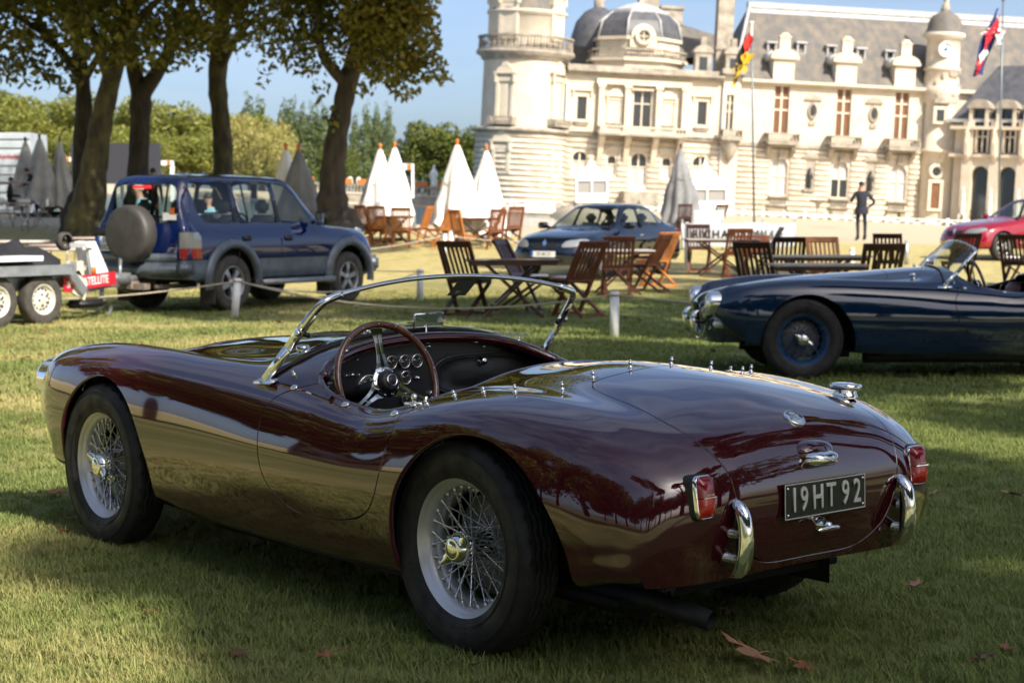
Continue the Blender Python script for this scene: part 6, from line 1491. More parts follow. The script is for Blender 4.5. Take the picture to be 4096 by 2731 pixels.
for s in (1, -1):
    for cx in (0, 2.675):                                                # bulging wheel-arch flares
        b = MB(); G = []
        for t in np.linspace(-.15, math.pi+.15, 25):
            row = []
            for r, y in ((.60, .872), (.585, .905), (.53, .925), (.475, .92), (.465, .86)): row.append((cx+r*math.cos(t), s*y, .40+r*math.sin(t)))
            G.append(row)
        b.grid(G); b.build('wheel_arch_flare', GREYC, SUV)
    b = MB(); b.box((1.34, s*.90, .40), (1.62, .20, .035)); b.box((1.34, s*.985, .385), (1.66, .03, .075)); b.build('running_board', GALV, SUV, bevel=.01)
    for x, z in ((.28, 1.0), (1.20, .99)): b = MB(); b.box((x+.02, s*.872, z), (.17, .02, .075)); b.build('door_handle', BLACKT, SUV, bevel=.008)
    for x in (.125, 1.06): b = MB(); b.box((x, s*.866, .84), (.010, .02, .30)); b.box((x+.0, s*.80, 1.48), (.075, .16, .56)) if False else None; b.build('door_seam', BLACKT, SUV)
    b = MB(); b.bar((.145, s*.79, 1.22), (.15, s*.66, 1.78), .075, .02, up=(0, 1, 0)); b.bar((1.075, s*.80, 1.22), (1.03, s*.665, 1.77), .075, .02, up=(0, 1, 0)); b.bar((.42, s*.785, 1.24), (.40, s*.66, 1.77), .02, .02, up=(0, 1, 0)); b.build('window_pillar', BLACKT, SUV)
    b = MB(); b.box((1.82, s*1.0, 1.27), (.10, .20, .19)); b.bar((1.80, s*.80, 1.2), (1.80, s*.95, 1.24), .05); b.build('door_mirror', BLACKT, SUV, bevel=.025)
    b = MB(); b.box((1.765, s*1.0, 1.27), (.01, .16, .15)); b.build('mirror_glass', MIRROR, SUV)
    b = MB(); b.box((2.78, s*.866, .985), (.07, .02, .035)); b.build('side_indicator', AMBER, SUV, bevel=.008)
    tl = empty('tail_light'); tl.parent = SUV
    for z0, z1, m, nm in ((.74, .87, RED, 'red_lens'), (.875, 1.09, CLEARL, 'clear_lens')):
        b = MB(); G = []
        for z in np.linspace(z0, z1, 6):
            k = 1-.35*max(0, (z-.98)/.11)**2; G.append([(x, s*y, z) for x, y in ((-.945, .735), (-.955, .76), (-.935, .80), (-.89, .85+.0), (-.83, .872), (-.83+.16*k, .882), (-.83+.18*k, .87))])
        b.grid(G); b.build(nm, m, tl)
    b = MB(); b.box((-1.0, s*.58, .60), (.03, .20, .075)); b.build('bumper_lamp', RED, SUV, bevel=.008); b = MB(); b.box((-1.003, s*.66, .60), (.03, .07, .07)); b.build('bumper_indicator', AMBER, SUV, bevel=.008)
    b = MB(); b.box((-.42, s*.76, .29), (.02, .26, .34)); b.build('mud_flap', DUSTY, SUV)
    b = MB(); b.box((2.18, s*.76, .29), (.02, .26, .28)); b.build('mud_flap', DUSTY, SUV)
b = MB(); b.box((-.955, 0, .585), (.16, 1.5, .20)); b.box((-.88, .78, .60), (.26, .17, .22)); b.box((-.88, -.78, .60), (.26, .17, .22)); b.build('rear_bumper', GREYC, SUV, bevel=.04, seg=3)
b = MB(); b.box((-.97, 0, .74), (.05, 1.42, .13)); b.build('tailgate_sill', GREYC, SUV, bevel=.01)
sw_ = empty('spare_wheel', (-1.10, -.02, 1.07)); sw_.parent = SUV
b = MB(); b.lathe([(0, -.135), (.30, -.135), (.345, -.125), (.375, -.10), (.385, -.06), (.385, .08), (.36, .12), (0, .12)], 56, axis='x'); b.build('cover', VINYL, sw_)
b = MB(); b.tube([(-.06-.0, .372*math.cos(a), .372*math.sin(a)) for a in np.linspace(0, 2*math.pi, 48, endpoint=False)], .014, 6, closed=True); b.build('cover_piping', VINYL, sw_)
b = MB(); b.box((-.965, .56, .98), (.04, .42, .34)); b.box((-.98, .56, 1.09), (.05, .46, .10)); b.build('plate_holder', BLACKT, SUV, bevel=.01)
eu_plate(['240', 'EVC78'], .275, .20, frame((-.992, .56, .93), (0, -1, 0), (0, 0, 1)), SUV, .095)
text('badge_print', 'TOYOTA', .06, .002, CHROME, SUV, frame((-.938, .56, 1.20), (0, -1, 0), (.12, 0, 1)))
b = MB(); b.box((-.85, 0, 1.70), (.03, .30, .035)); b.build('high_brake_lamp', mat('lit_brake_lamp', (.5, .01, .01), rough=.3, emit=(1, .02, .02, .8)), SUV)
for y, z, w, h, m in ((-.47, 1.30, .10, .10, PLATEW), (-.58, 1.29, .15, .07, PLATEW), (-.57, 1.37, .08, .09, AMBER), (.47, 1.28, .09, .06, PLATEW)): b = MB(); b.box((-.925+.20*(z-1.22), y, z), (.006, w, h)); b.build('window_sticker', m, SUV)
b = MB(); b.box((1.3, 0, .55), (3.9, 1.45, .3)); b.box((2.72, 0, .8), (.9, 1.2, .4)); b.box((.7, 0, .80), (2.9, 1.5, .22)); b.build('chassis', UNDER, SUV)
b = MB(); b.box((-.9, 0, .38), (.5, .10, .10)); b.box((-1.05, 0, .36), (.12, .5, .08)); b.bar((-1.05, .2, .33), (-.75, .2, .24), .12, .05); b.tube([(-.3, -.45, .36), (-.7, -.4, .36), (-1.0, -.35, .35)], .035, 8); b.build('tow_bar', mat('rusty_steel', (.20, .165, .13), rough=.8, var=.3, vscale=9), SUV)
for x, ys in ((.35, (-.42, 0, .42)), (1.25, (-.38, .38)), (-.35, (-.4, .4))):
    for y in ys: b = MB(); b.box((x, y, 1.05), (.14, .46, .55)); b.box((x-.03, y, 1.44), (.10, .26, .20)); b.build('seat_back', SEATG, SUV, bevel=.05, seg=3)
b = MB(); b.tube([(1.62+.05*math.cos(a), .36+.19*math.cos(a), 1.16+.18*math.sin(a)) for a in np.linspace(0, 2*math.pi, 24, endpoint=False)], .016, 6, closed=True); b.box((1.95, 0, 1.12), (.45, 1.4, .16)); b.build('dashboard', BLACKT, SUV)
b = MB(); b.ball((.42, -.30, 1.30), (.13, .11, .10), 10, 6); b.box((.55, -.1, 1.28), (.3, .3, .16)); b.build('luggage', PLATEW, SUV)
for s in (1, -1): b = MB(); b.tube(spline(np.array([(3.44, s*.40, .62), (3.58, s*.42, .74), (3.60, s*.44, .96), (3.50, s*.45, 1.08), (3.38, s*.46, 1.10)]), 6), .034, 12); b.build('bull_bar', CHROME, SUV)
b = MB(); b.box((3.46, 0, .58), (.22, 1.62, .26)); b.build('front_bumper', GREYC, SUV, bevel=.05, seg=3)
AW = alloy_wheel(.385, .27, .235, 5, DUSTY, ALLOY)
for x, t in ((0, .3), (2.675, .9)):
    for s in (1, -1): put_wheel(AW, SUV, (x, s*.745, .385), s, t)

# ---- dark saloon
def sal(x, zt, yr, zr, yb, zb, ys, zs, zl=.30): return [(x, 0, zt), (x, yr*.6, zt-.01), (x, yr, zr), (x, yb, zb), (x, ys, zs), (x, ys+.012, .58), (x, ys-.03, zl), (x, .5, zl-.04)]
GL = [[(-.85,0,.30),(-.85,.4,.30),(-.84,.55,.30),(-.82,.66,.30),(-.77,.75,.31),(-.70,.80,.31),(-.66,.81,.30),(-.6,.5,.27)],
 [(-.93,0,.55),(-.93,.4,.55),(-.92,.56,.55),(-.90,.67,.55),(-.84,.77,.53),(-.74,.83,.47),(-.68,.83,.33),(-.6,.5,.27)],
 [(-.93,0,.80),(-.925,.4,.80),(-.915,.56,.80),(-.89,.68,.79),(-.82,.79,.72),(-.72,.85,.55),(-.66,.84,.33),(-.58,.5,.27)],
 [(-.83,0,1.0),(-.82,.4,.995),(-.80,.58,.98),(-.76,.71,.94),(-.70,.81,.80),(-.63,.865,.57),(-.58,.845,.31),(-.5,.5,.27)],
 [(-.55,0,1.11),(-.55,.38,1.10),(-.54,.55,1.06),(-.52,.735,.95),(-.50,.83,.82),(-.46,.878,.58),(-.42,.85,.30),(-.38,.5,.26)],
 sal(-.15, 1.30, .50, 1.24, .755, .955, .85, .82), sal(.25, 1.405, .545, 1.345, .77, .95, .862, .81), sal(.75, 1.435, .565, 1.38, .78, .94, .868, .80), sal(1.15, 1.425, .56, 1.37, .78, .93, .868, .80),
 [(1.42,0,1.385),(1.40,.35,1.375),(1.36,.55,1.325),(1.45,.78,.925),(1.45,.866,.79),(1.45,.878,.58),(1.45,.84,.29),(1.45,.5,.25)],
 [(1.82,0,1.18),(1.80,.40,1.17),(1.76,.62,1.13),(1.82,.78,.915),(1.82,.862,.785),(1.82,.876,.58),(1.82,.838,.29),(1.82,.5,.25)],
 [(2.24,0,.965),(2.20,.45,.96),(2.14,.69,.93),(2.15,.78,.89),(2.15,.855,.78),(2.15,.872,.58),(2.15,.835,.29),(2.15,.5,.25)],
 [(2.5,0,.93),(2.48,.45,.92),(2.45,.69,.89),(2.45,.775,.85),(2.45,.848,.76),(2.45,.872,.58),(2.45,.835,.29),(2.45,.5,.25)],
 [(3.0,0,.86),(3.0,.43,.85),(2.99,.64,.82),(2.98,.74,.79),(2.97,.825,.72),(2.95,.862,.57),(2.95,.83,.29),(2.95,.5,.25)],
 [(3.38,0,.76),(3.37,.40,.755),(3.33,.58,.735),(3.29,.68,.71),(3.24,.77,.65),(3.20,.83,.54),(3.18,.81,.30),(3.15,.5,.25)],
 [(3.53,0,.64),(3.52,.38,.64),(3.47,.55,.62),(3.42,.65,.60),(3.35,.745,.56),(3.29,.805,.50),(3.25,.80,.31),(3.2,.5,.25)],
 [(3.60,0,.45),(3.59,.38,.45),(3.54,.54,.45),(3.49,.64,.44),(3.42,.735,.43),(3.34,.79,.41),(3.28,.79,.31),(3.22,.5,.25)],
 [(3.55,0,.24),(3.54,.38,.24),(3.50,.52,.24),(3.46,.62,.25),(3.40,.70,.27),(3.34,.75,.28),(3.28,.77,.28),(3.22,.5,.25)]]
SED = empty('saloon_car', (2.42, 35.9, gz(2.42, 35.9)), R(239.5), 'dark blue saloon car facing the camera side behind the wooden chairs', 'car')
W = shell(GL)
for cx in (0, 2.75): W = clip_tris(*W, np.where((np.abs(W[0][:, 1]) > .5), np.hypot(W[0][:, 0]-cx, W[0][:, 2]-.31)-.365, .5))
wins = [rounded([(1.02,1.0),(1.0,1.2),(.98,1.325),(1.2,1.32),(1.36,1.27),(1.6,1.14),(1.84,.99),(1.4,.985)]), rounded([(.93,1.005),(.92,1.2),(.88,1.33),(.5,1.33),(.2,1.29),(.10,1.16),(.08,1.02),(.5,1.01)]), rounded([(.0,1.03),(.03,1.16),(.1,1.26),(-.1,1.20),(-.28,1.11),(-.32,1.05)])]
sp = []
for s in (sideL, sideR):
    for i, wv in enumerate(wins): sp.append(('side_window', CARGLASS, s, (lambda V, wv=wv: sd_poly(V[:, [0, 2]], wv)), .02))
fw = rounded([(-.66,1.0),(-.56,1.2),(-.47,1.335),(0,1.365),(.47,1.335),(.56,1.2),(.66,1.0),(0,1.005)], 5)
sp.append(('windscreen', PALEGLASS, lambda V, N: (V[:, 0] > 1.2) & (V[:, 0] < 2.3) & (N[:, 0] > .25), lambda V: sd_poly(V[:, [1, 2]], fw), .02))
rw = rounded([(-.56,1.06),(-.47,1.2),(-.40,1.31),(0,1.33),(.40,1.31),(.47,1.2),(.56,1.06),(0,1.06)], 5)
sp.append(('rear_window', CARGLASS, lambda V, N: (V[:, 0] < .3) & (N[:, 0] < -.2) & (N[:, 2] > .2), lambda V: sd_poly(V[:, [1, 2]], rw), .02))
for s in (1, -1):
    hp = rounded([(s*.36,.60),(s*.42,.70),(s*.58,.735),(s*.74,.735),(s*.78,.69),(s*.66,.61),(s*.5,.585)]); sp.append(('headlight', CLEARL, (lambda V, N, s=s: (V[:, 0] > 2.9) & (V[:, 1]*s > .2)), (lambda V, hp=hp: sd_poly(V[:, [1, 2]], hp)), .03))
    gp = rounded([(s*.04,.655),(s*.30,.655),(s*.28,.60),(s*.22,.565),(s*.10,.56),(s*.05,.59)]); sp.append(('grille', BLACKT, (lambda V, N, s=s: (V[:, 0] > 3.2) & (V[:, 1]*s > 0)), (lambda V, gp=gp: sd_poly(V[:, [1, 2]], gp)), .04))
lg = rounded([(-.42,.36),(-.36,.27),(0,.26),(.36,.27),(.42,.36),(0,.375)]); sp.append(('lower_grille', BLACKT, lambda V, N: V[:, 0] > 3.3, lambda V: sd_poly(V[:, [1, 2]], lg), .04))
W = cut_panels(W, sp, SED); link('body', panel_mesh('body', *W, DARKBLUE, .02), SED)
for s in (1, -1):
    b = MB(); b.tube([(3.485-.35*y*y*0-.1*y, s*y, .655+.0*y) for y in (.03, .12, .2, .30)]+[(3.49, s*.31, .61), (3.50, s*.22, .555), (3.53, s*.1, .55)], .010, 6); b.build('grille_trim', CHROME, SED)
    b = MB(); b.box((1.86, s*.98, .99), (.13, .19, .13)); b.bar((1.85, s*.80, .95), (1.85, s*.93, .97), .05); b.build('door_mirror', DARKBLUE, SED, bevel=.04, seg=3)
    for x in (.98, .05): b = MB(); b.box((x+.12, s*.868, .80), (.15, .025, .03)); b.build('door_handle', CHROME, SED, bevel=.008)
    b = MB(); b.bar((.97, s*.79, .96), (.94, s*.585, 1.36), .07, .02, up=(0, 1, 0)); b.build('window_pillar', BLACKT, SED)
    b = MB(); b.box((1.4, s*.882, .40), (1.9, .02, .03)); b.build('side_strip', CHROME, SED)
    b = MB(); b.box((3.25, s*.62, .64), (.10, .12, .09)); b.build('lamp_reflector', CHROME, SED, bevel=.03)
    b = MB(); b.box((-.84, s*.70, .83), (.12, .2, .16)); b.build('tail_light', RED, SED, bevel=.03)
b = MB(); b.prism([(0, .07), (.05, 0), (0, -.07), (-.05, 0)], 0, .02, M=frame((3.53, 0, .66), (0, 1, 0), (-.25, 0, 1))); b.build('nose_badge', CHROME, SED)
eu_plate(['DS 483 ZY'], .52, .11, frame((3.605, 0, .455), (0, 1, 0), (0, 0, 1)), SED, .085)
b = MB(); b.box((1.3, 0, .42), (4.0, 1.35, .3)); b.box((2.85, 0, .55), (.7, 1.2, .3)); b.box((.6, 0, .6), (2.6, 1.5, .3)); b.build('chassis', UNDER, SED)
for x, ys in ((.15, (-.36, .36)), (1.0, (-.36, .36))):
    for y in ys: b = MB(); b.box((x, y, .80), (.14, .46, .5)); b.box((x-.03, y, 1.14), (.10, .24, .18)); b.build('seat_back', SEATG, SED, bevel=.05, seg=3)
b = MB(); b.box((1.95, 0, .88), (.5, 1.4, .16)); b.tube([(1.60+.05*math.cos(a), .36+.18*math.cos(a), .95+.17*math.sin(a)) for a in np.linspace(0, 2*math.pi, 20, endpoint=False)], .015, 6, closed=True); b.build('dashboard', BLACKT, SED)
SW = alloy_wheel(.315, .20, .20, 7, RUBBER, ALLOY)
for x, st in ((0, 0), (2.75, .0)):
    for s in (1, -1): put_wheel(SW, SED, (x, s*.76, .315), s, .2, st)
# ---- red car: same build of bodywork, red paint
def recolour(root, table):
    for o in root.children_recursive:
        if o.type != 'MESH' or not o.data.materials: continue
        for i, sl in enumerate(o.material_slots):
            if sl.material in table: sl.link = 'OBJECT'; sl.material = table[sl.material] if False else table[o.data.materials[i]]
RED_CAR = copy_tree(SED); RED_CAR.name = 'hatchback_car'; RED_CAR.location = (14.0, 43.2, gz(13, 42.5)); RED_CAR.rotation_euler = (0, 0, R(203)); RED_CAR.scale = (1, 1, 1.06)
tag(RED_CAR, 'glossy red car nosing in from the picture edge behind the blue roadster windscreen', 'car'); recolour(RED_CAR, {DARKBLUE: REDP})
for o in list(RED_CAR.children):
    if o.name.startswith('number_plate'):
        for c in list(o.children): bpy.data.objects.remove(c)
        bpy.data.objects.remove(o)

# ---- car trailer hitched to the off-roader (frame origin: ground between its right-hand wheels, x towards the hitch)
TRL = empty('car_trailer', (-5.845, 20.44, 0), R(59), 'galvanised twin axle trailer with cream wheels and red side sign', 'trailer')
TWm = alloy_wheel(.305, .165, .185, 5, DUSTY, STEELW, 'steel')
for x in (-.36, .36):
    put_wheel(TWm, TRL, (x, .06, .305), -1, .2*x); put_wheel(TWm, TRL, (x, 1.62, .305), 1, .1)
b = MB()
for y in (.06, 1.62): b.box((-1.2, y, .69), (4.0, .30, .035)); b.box((-1.2, y-.14 if y < 1 else y+.14, .66), (4.0, .03, .12)); b.bar((.78, y, .68), (1.12, y+(.05 if y < 1 else -.05), .36), .10, .12)
b.build('mudguard_deck', GALV, TRL)
b = MB()
for y0, y1 in ((.18, .72), (1.50, .98)): b.bar((-3.0, y0, .50), (.9, y0, .50), .06, .14); b.bar((.9, y0, .42), (1.15, y0, .40), .06, .10); b.bar((1.1, y0, .38), (2.35, y1, .44), .06, .10)
for x in (-2.4, -1.2, 0, .9): b.bar((x, .2, .50), (x, 1.5, .50), .06, .08)
b.build('chassis_frame', GALV, TRL)
b = MB(); b.bar((-.36, .1, .305), (-.36, 1.6, .305), .06); b.bar((.36, .1, .305), (.36, 1.6, .305), .06); b.build('axle', UNDER, TRL)
SIGNR = mat('red_sign', (.50, .018, .035), rough=.45)
Msg = frame((1.40, .25, .485), Vector((1.0, .30, .03)), (0, 0, 1)); b = MB(); b.box((0, 0, 0), (1.36, .175, .012), M=Msg); b.build('side_sign', SIGNR, TRL)
text('sign_text', 'SATELLITE', .145, .001, PLATEW, TRL, Msg @ Matrix.Translation((.10, 0, .008)), sx=1.12, bevel=.002)
b = MB()
for k in range(4): a = math.pi*k/4; b.bar(Msg @ Vector((-.57-.05*math.cos(a), -.05*math.sin(a), .0075)), Msg @ Vector((-.57+.05*math.cos(a), .05*math.sin(a), .0075)), .012, .003, up=Msg.to_3x3() @ Vector((0, 0, 1)))
b.build('sign_star', PLATEW, TRL)
b = MB(); b.box((2.42, .82, .47), (.42, .22, .16)); b.box((2.7, .83, .46), (.3, .09, .10)); b.bar((2.5, .8, .52), (2.62, .9, .74), .045); b.build('coupling', GALV, TRL, bevel=.01)
b = MB(); b.bar((2.62, .9, .74), (2.68, .93, .80), .05); b.build('brake_grip', EUBLUE, TRL)
b = MB(); b.prism([(1.95, .48), (2.28, .48), (2.0, .98), (1.86, .98)], .74, .80, axis='y'); b.prism([(1.95, .48), (2.28, .48), (2.0, .98), (1.86, .98)], .92, .98, axis='y'); b.box((1.86, .85, .93), (.12, .3, .06)); b.build('winch_post', PLATEW, TRL)
b = MB(); b.lathe([(.07, -.12), (.07, .12)], 14, axis='y', c=(1.75, .85, .66)); b.box((1.62, .7, .62), (.12, .12, .22)); b.build('winch', mat('cream_plastic', (.55, .52, .44), rough=.5), TRL)
b = MB(); b.box((1.8, .58, .60), (.07, .03, .10)); b.build('side_marker', AMBER, TRL, bevel=.008)
b = MB(); b.tube([(1.95, .60, .36), (1.95, .60, .12)], .03, 8); b.lathe([(.10, -.03), (.10, .03)], 14, axis='y', c=(2.02, .60, .12)); b.build('jockey_wheel', GALV, TRL)
b = MB(); G = [[(x, y, .28-.06*math.cos(a)-.0+.10*math.sin(a)) for a in np.linspace(.2, 2.6, 8)] for x, y in ((1.15, .25), (1.6, .35))]; b.box((1.45, .38, .20), (.55, .18, .10)); b.build('rubber_guard', BLACKT, TRL, bevel=.03)
b = MB(); b.prism([(.95, .36), (1.15, .26), (1.2, .5), (.98, .62)], .10, .14, axis='y'); b.build('side_gusset', STEELW, TRL)
rp = MB(); rp.box((-1.35, .28, .80), (3.6, .40, .06)); o = rp.build('loading_ramp', PLATEW, None); o.matrix_world = TRL.matrix_basis; tag(o, 'white painted board lying along the trailer deck', 'board')
tp = MB(); r_ = np.random.default_rng(2); G = []
for i in range(15):
    row = []
    for j in range(11):
        x, y = -.75+i*.155, .28+j*.115; h = .80+.17*math.exp(-((i-9)/2.2)**2)*math.exp(-((j-4)/3.)**2)+.045*r_.normal()
        if i > 11: h -= (i-11)*.13
        if j == 0: h = min(h, .74)-.05
        row.append((x+.03*r_.normal(), y+.03*r_.normal(), h))
    G.append(row)
tp.grid(G); o = tp.build('tarpaulin', mat('black_tarpaulin', (.020, .020, .022), rough=.6, bump=.3, bscale=6), None); o.matrix_world = TRL.matrix_basis; tag(o, 'crumpled black tarpaulin heaped on the front of the trailer', 'tarpaulin')
b = MB(); b.lathe([(.09, -.05), (.12, -.04), (.12, .04), (.09, .05)], 24, axis='y', c=(1.75, 1.05, .98)); b.lathe([(.08, .051), (0, .06)], 18, axis='y', c=(1.75, 1.05, .98)); o = b.build('reel', DUSTY, None); o.matrix_world = TRL.matrix_basis; tag(o, 'dark round hose reel on the trailer nose beside the number plate', 'reel')
# ---------------------------------------------------------------- garden furniture
TEAK = mat('shaded_teak', (.075, .022, .010), rough=.42, col2=(.040, .012, .007), vscale=5, stretch=(1, 1, .3), coat=.15)  # chair wood darkened to carry the shade over the tables
TEAK_SUN = mat('sunlit_teak', (.50, .19, .045), rough=.5, col2=(.36, .12, .03), vscale=5, stretch=(1, 1, .3))  # same chair wood with sunlight put into its colour
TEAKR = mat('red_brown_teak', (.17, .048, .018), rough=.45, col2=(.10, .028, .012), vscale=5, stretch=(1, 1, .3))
def make_chair():
    c = empty('folding_chair')
    for s in (1, -1):
        b = MB(); b.bar((-.31, s*.225, .98), (.22, s*.225, .0), .035, .05, up=(0, 1, 0)); b.build('stile_leg', TEAK, c)
        b = MB(); b.bar((.33, s*.19, .43), (-.30, s*.19, 0), .03, .05, up=(0, 1, 0)); b.build('cross_leg', TEAK, c)
        b = MB(); b.bar((-.05, s*.19, .44), (.36, s*.19, .45), .03, .045); b.build('seat_rail', TEAK, c)
    b = MB(); b.bar((-.305, -.24, .945), (-.305, .24, .945), .085, .03, up=(.88, 0, .48)); b.build('top_rail', TEAK, c)
    b = MB(); b.bar((-.055, -.225, .50), (-.055, .225, .50), .05, .025, up=(.88, 0, .48)); b.build('lower_rail', TEAK, c)
    for k in range(6): y = -.165+k*.066; b = MB(); b.bar((-.293, y, .92), (-.06, y, .50), .036, .014, up=(.88, 0, .48)); b.build('back_slat', TEAK, c)
    for k in range(7): b = MB(); x = -.03+k*.062; b.bar((x, -.225, .462+.003*k), (x, .225, .462+.003*k), .048, .018); b.build('seat_slat', TEAK, c)
    b = MB(); b.bar((.20, -.21, .035), (.20, .21, .035), .03, .04); b.bar((-.27, -.19, .03), (-.27, .19, .03), .03, .04); b.build('foot_rail', TEAK, c)
    return c
def make_table(w, d, m_top):
    t = empty('folding_table'); n = int(d/.085)
    for k in range(n): b = MB(); y = -d/2+d*(k+.5)/n; b.box((0, y, .735), (w, d/n-.008, .022)); b.build('top_slat', m_top, t)
    b = MB()
    for s in (1, -1): b.bar((s*w*.42, -d*.46, .712), (s*w*.42, d*.46, .712), .05, .03); b.bar((-w*.46, s*d*.46, .70), (w*.46, s*d*.46, .70), .03, .05)
    b.build('top_frame', TEAK, t)
    for s in (1, -1):
        b = MB(); b.bar((-w*.30, s*d*.36, .70), (w*.32, s*d*.36, 0), .035, .06, up=(0, 1, 0)); b.build('cross_leg', TEAK, t)
        b = MB(); b.bar((w*.30, s*d*.31, .70), (-w*.32, s*d*.31, 0), .035, .06, up=(0, 1, 0)); b.build('cross_leg', TEAK, t)
    b = MB(); b.bar((w*.2, -d*.36, .14), (w*.2, d*.36, .14), .03, .05); b.bar((-w*.2, -d*.33, .14), (-w*.2, d*.33, .14), .03, .05); b.build('stretcher', TEAK, t)
    return t
CHR = make_chair(); used = [False]
GC = 'folding wooden chairs at the garden tables'
def chair(x, y, yaw, label, m=None, tilt=0., z=None, s=1.0, cat='chair', group=GC):
    c = CHR if not used[0] else copy_tree(CHR); used[0] = True
    c.location = (x, y, gz(x, y) if z is None else z); c.rotation_euler = (0, R(tilt), R(yaw)); c.scale = (s, s, s); tag(c, label, cat, group)
    if m: recolour(c, {TEAK: m})
    return c
# nearest table, seen through the roadster windscreen
TB = make_table(1.2, .8, TEAK); TB.location = (.0, 22.45, 0); TB.rotation_euler = (0, 0, R(4)); tag(TB, 'dark wooden folding table seen through and above the maroon roadster windscreen', 'table', 'wooden garden tables')
chair(-.62, 22.65, 62, 'dark slatted chair with its back turned, nearest the off-roader, at the nearest table')
chair(.12, 23.75, 338, 'dark chair on the far side of the nearest table, before the saloon headlight')
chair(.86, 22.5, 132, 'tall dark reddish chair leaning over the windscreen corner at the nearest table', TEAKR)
def table(x, y, w, d, yaw, m, label):
    t = make_table(w, d, m); t.location = (x, y, gz(x, y)); t.rotation_euler = (0, 0, R(yaw)); return tag(t, label, 'table', 'wooden garden tables')
PALET = mat('bleached_teak', (.42, .38, .33), rough=.55, var=.2, vscale=4)
table(1.75, 28.6, 1.15, .9, 3, PALET, 'pale topped table in front of the saloon door, behind a single chair')
chair(1.68, 27.5, 93, 'dark chair square to the camera in front of the saloon door')
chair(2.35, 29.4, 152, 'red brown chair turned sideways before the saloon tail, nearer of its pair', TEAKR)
chair(2.65, 31.2, 128, 'sunlit orange brown chair half hidden behind the red brown chair by the saloon tail', TEAK_SUN)
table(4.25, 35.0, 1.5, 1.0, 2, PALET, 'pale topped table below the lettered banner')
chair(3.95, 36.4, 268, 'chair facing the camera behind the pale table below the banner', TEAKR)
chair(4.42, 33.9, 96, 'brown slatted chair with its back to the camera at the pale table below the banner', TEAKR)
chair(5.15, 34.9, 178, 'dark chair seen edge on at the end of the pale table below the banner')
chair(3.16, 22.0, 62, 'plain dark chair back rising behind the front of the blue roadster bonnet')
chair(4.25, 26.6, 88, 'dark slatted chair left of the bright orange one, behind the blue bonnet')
chair(4.72, 25.9, 272, 'sunlit bright orange chair facing the camera over the blue bonnet', TEAK_SUN)
table(4.35, 24.6, 1.5, .8, 0, PALET, 'pale edged table passing behind the bright orange chair')
table(3.62, 20.4, 1.1, .7, 0, PALET, 'narrow table edge just above the blue bonnet')
chair(4.38, 20.6, 92, 'broad brown chair back beside the blue roadster windscreen')
chair(6.6, 30.2, 74, 'dark chair with light between its slats, behind the broad brown chair back')
chair(7.95, 30.5, 100, 'dark chair in front of the red car, beyond the blue roadster windscreen')
chair(9.4, 31.8, 165, 'dark chair turned sideways at the picture edge in front of the red car')
chair(8.65, 29.5, 60, 'large dark chair back at the picture edge over the oxblood seats')
b = MB(); b.box((0, 0, 0), (.34, .30, .03)); o = b.build('napkin', mat('white_linen', (.74, .73, .70), rough=.9), bevel=.01); o.location = (.33, 23.66, .49); tag(o, 'folded white napkin on the seat of the dark chair at the nearest table', 'napkin')
b = MB(); b.box((0, 0, 0), (.34, .34, .04)); o = b.build('cushion', MATS['white_linen'], bevel=.015); o.location = (.66, 22.7, .50); tag(o, 'flat white cushion on the reddish chair at the nearest table', 'cushion')
b = MB(); b.box((0, 0, 0), (.36, .36, .05)); o = b.build('cushion', MATS['white_linen'], bevel=.02); o.location = (9.22, 31.85, gz(9.2, 31.8)+.51); tag(o, 'flat white cushion on the chair turned sideways before the red car', 'cushion')
# sunlit tipped chairs round the white parasols
GS_ = 'tipped chairs round the white parasols'
for x, y, yaw, tl, lab, m in (
    (-3.55, 45.0, 75, 16, 'sunlit orange chair tipped forward at the outer end of the first white parasol', TEAK_SUN), (-2.85, 44.2, 95, 14, 'sunlit orange chair tipped forward under the first white parasol pair', TEAK_SUN),
    (-2.28, 45.6, 160, 10, 'sunlit orange chair behind the hanging cloth of the second white parasol', TEAK_SUN), (-1.78, 44.6, 150, 0, 'sunlit orange chair leaning away between the two white parasol groups', TEAK_SUN),
    (-1.42, 43.2, 35, 16, 'sunlit pale orange chair tipped towards the tallest white parasol', TEAK_SUN), (-.35, 44.0, 130, 16, 'red brown chair tipped towards the tallest white parasol', TEAKR),
    (-.42, 46.6, 190, 6, 'sunlit orange chair between the tallest and the last white parasol', TEAK_SUN), (.10, 46.0, 125, 14, 'red brown chair tipped forward at the foot of the last white parasol', TEAKR),
    (-3.95, 45.6, 40, 12, 'sunlit orange chair just showing past the blue off-roader bonnet', TEAK_SUN)):
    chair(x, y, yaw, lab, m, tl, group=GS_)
table(-3.1, 45.9, 1.0, .8, 0, TEAKR, 'brown table under the first white parasol pair'); table(-.95, 45.4, 1.3, .8, 0, TEAKR, 'brown table under the tallest white parasol')
chair(6.05, 60.5, 90, 'dark chair at the foot of the grey parasol by the banner', None, group=GS_); chair(6.9, 58, 120, 'dark chair between the grey parasol and the banner', None, group=GS_)

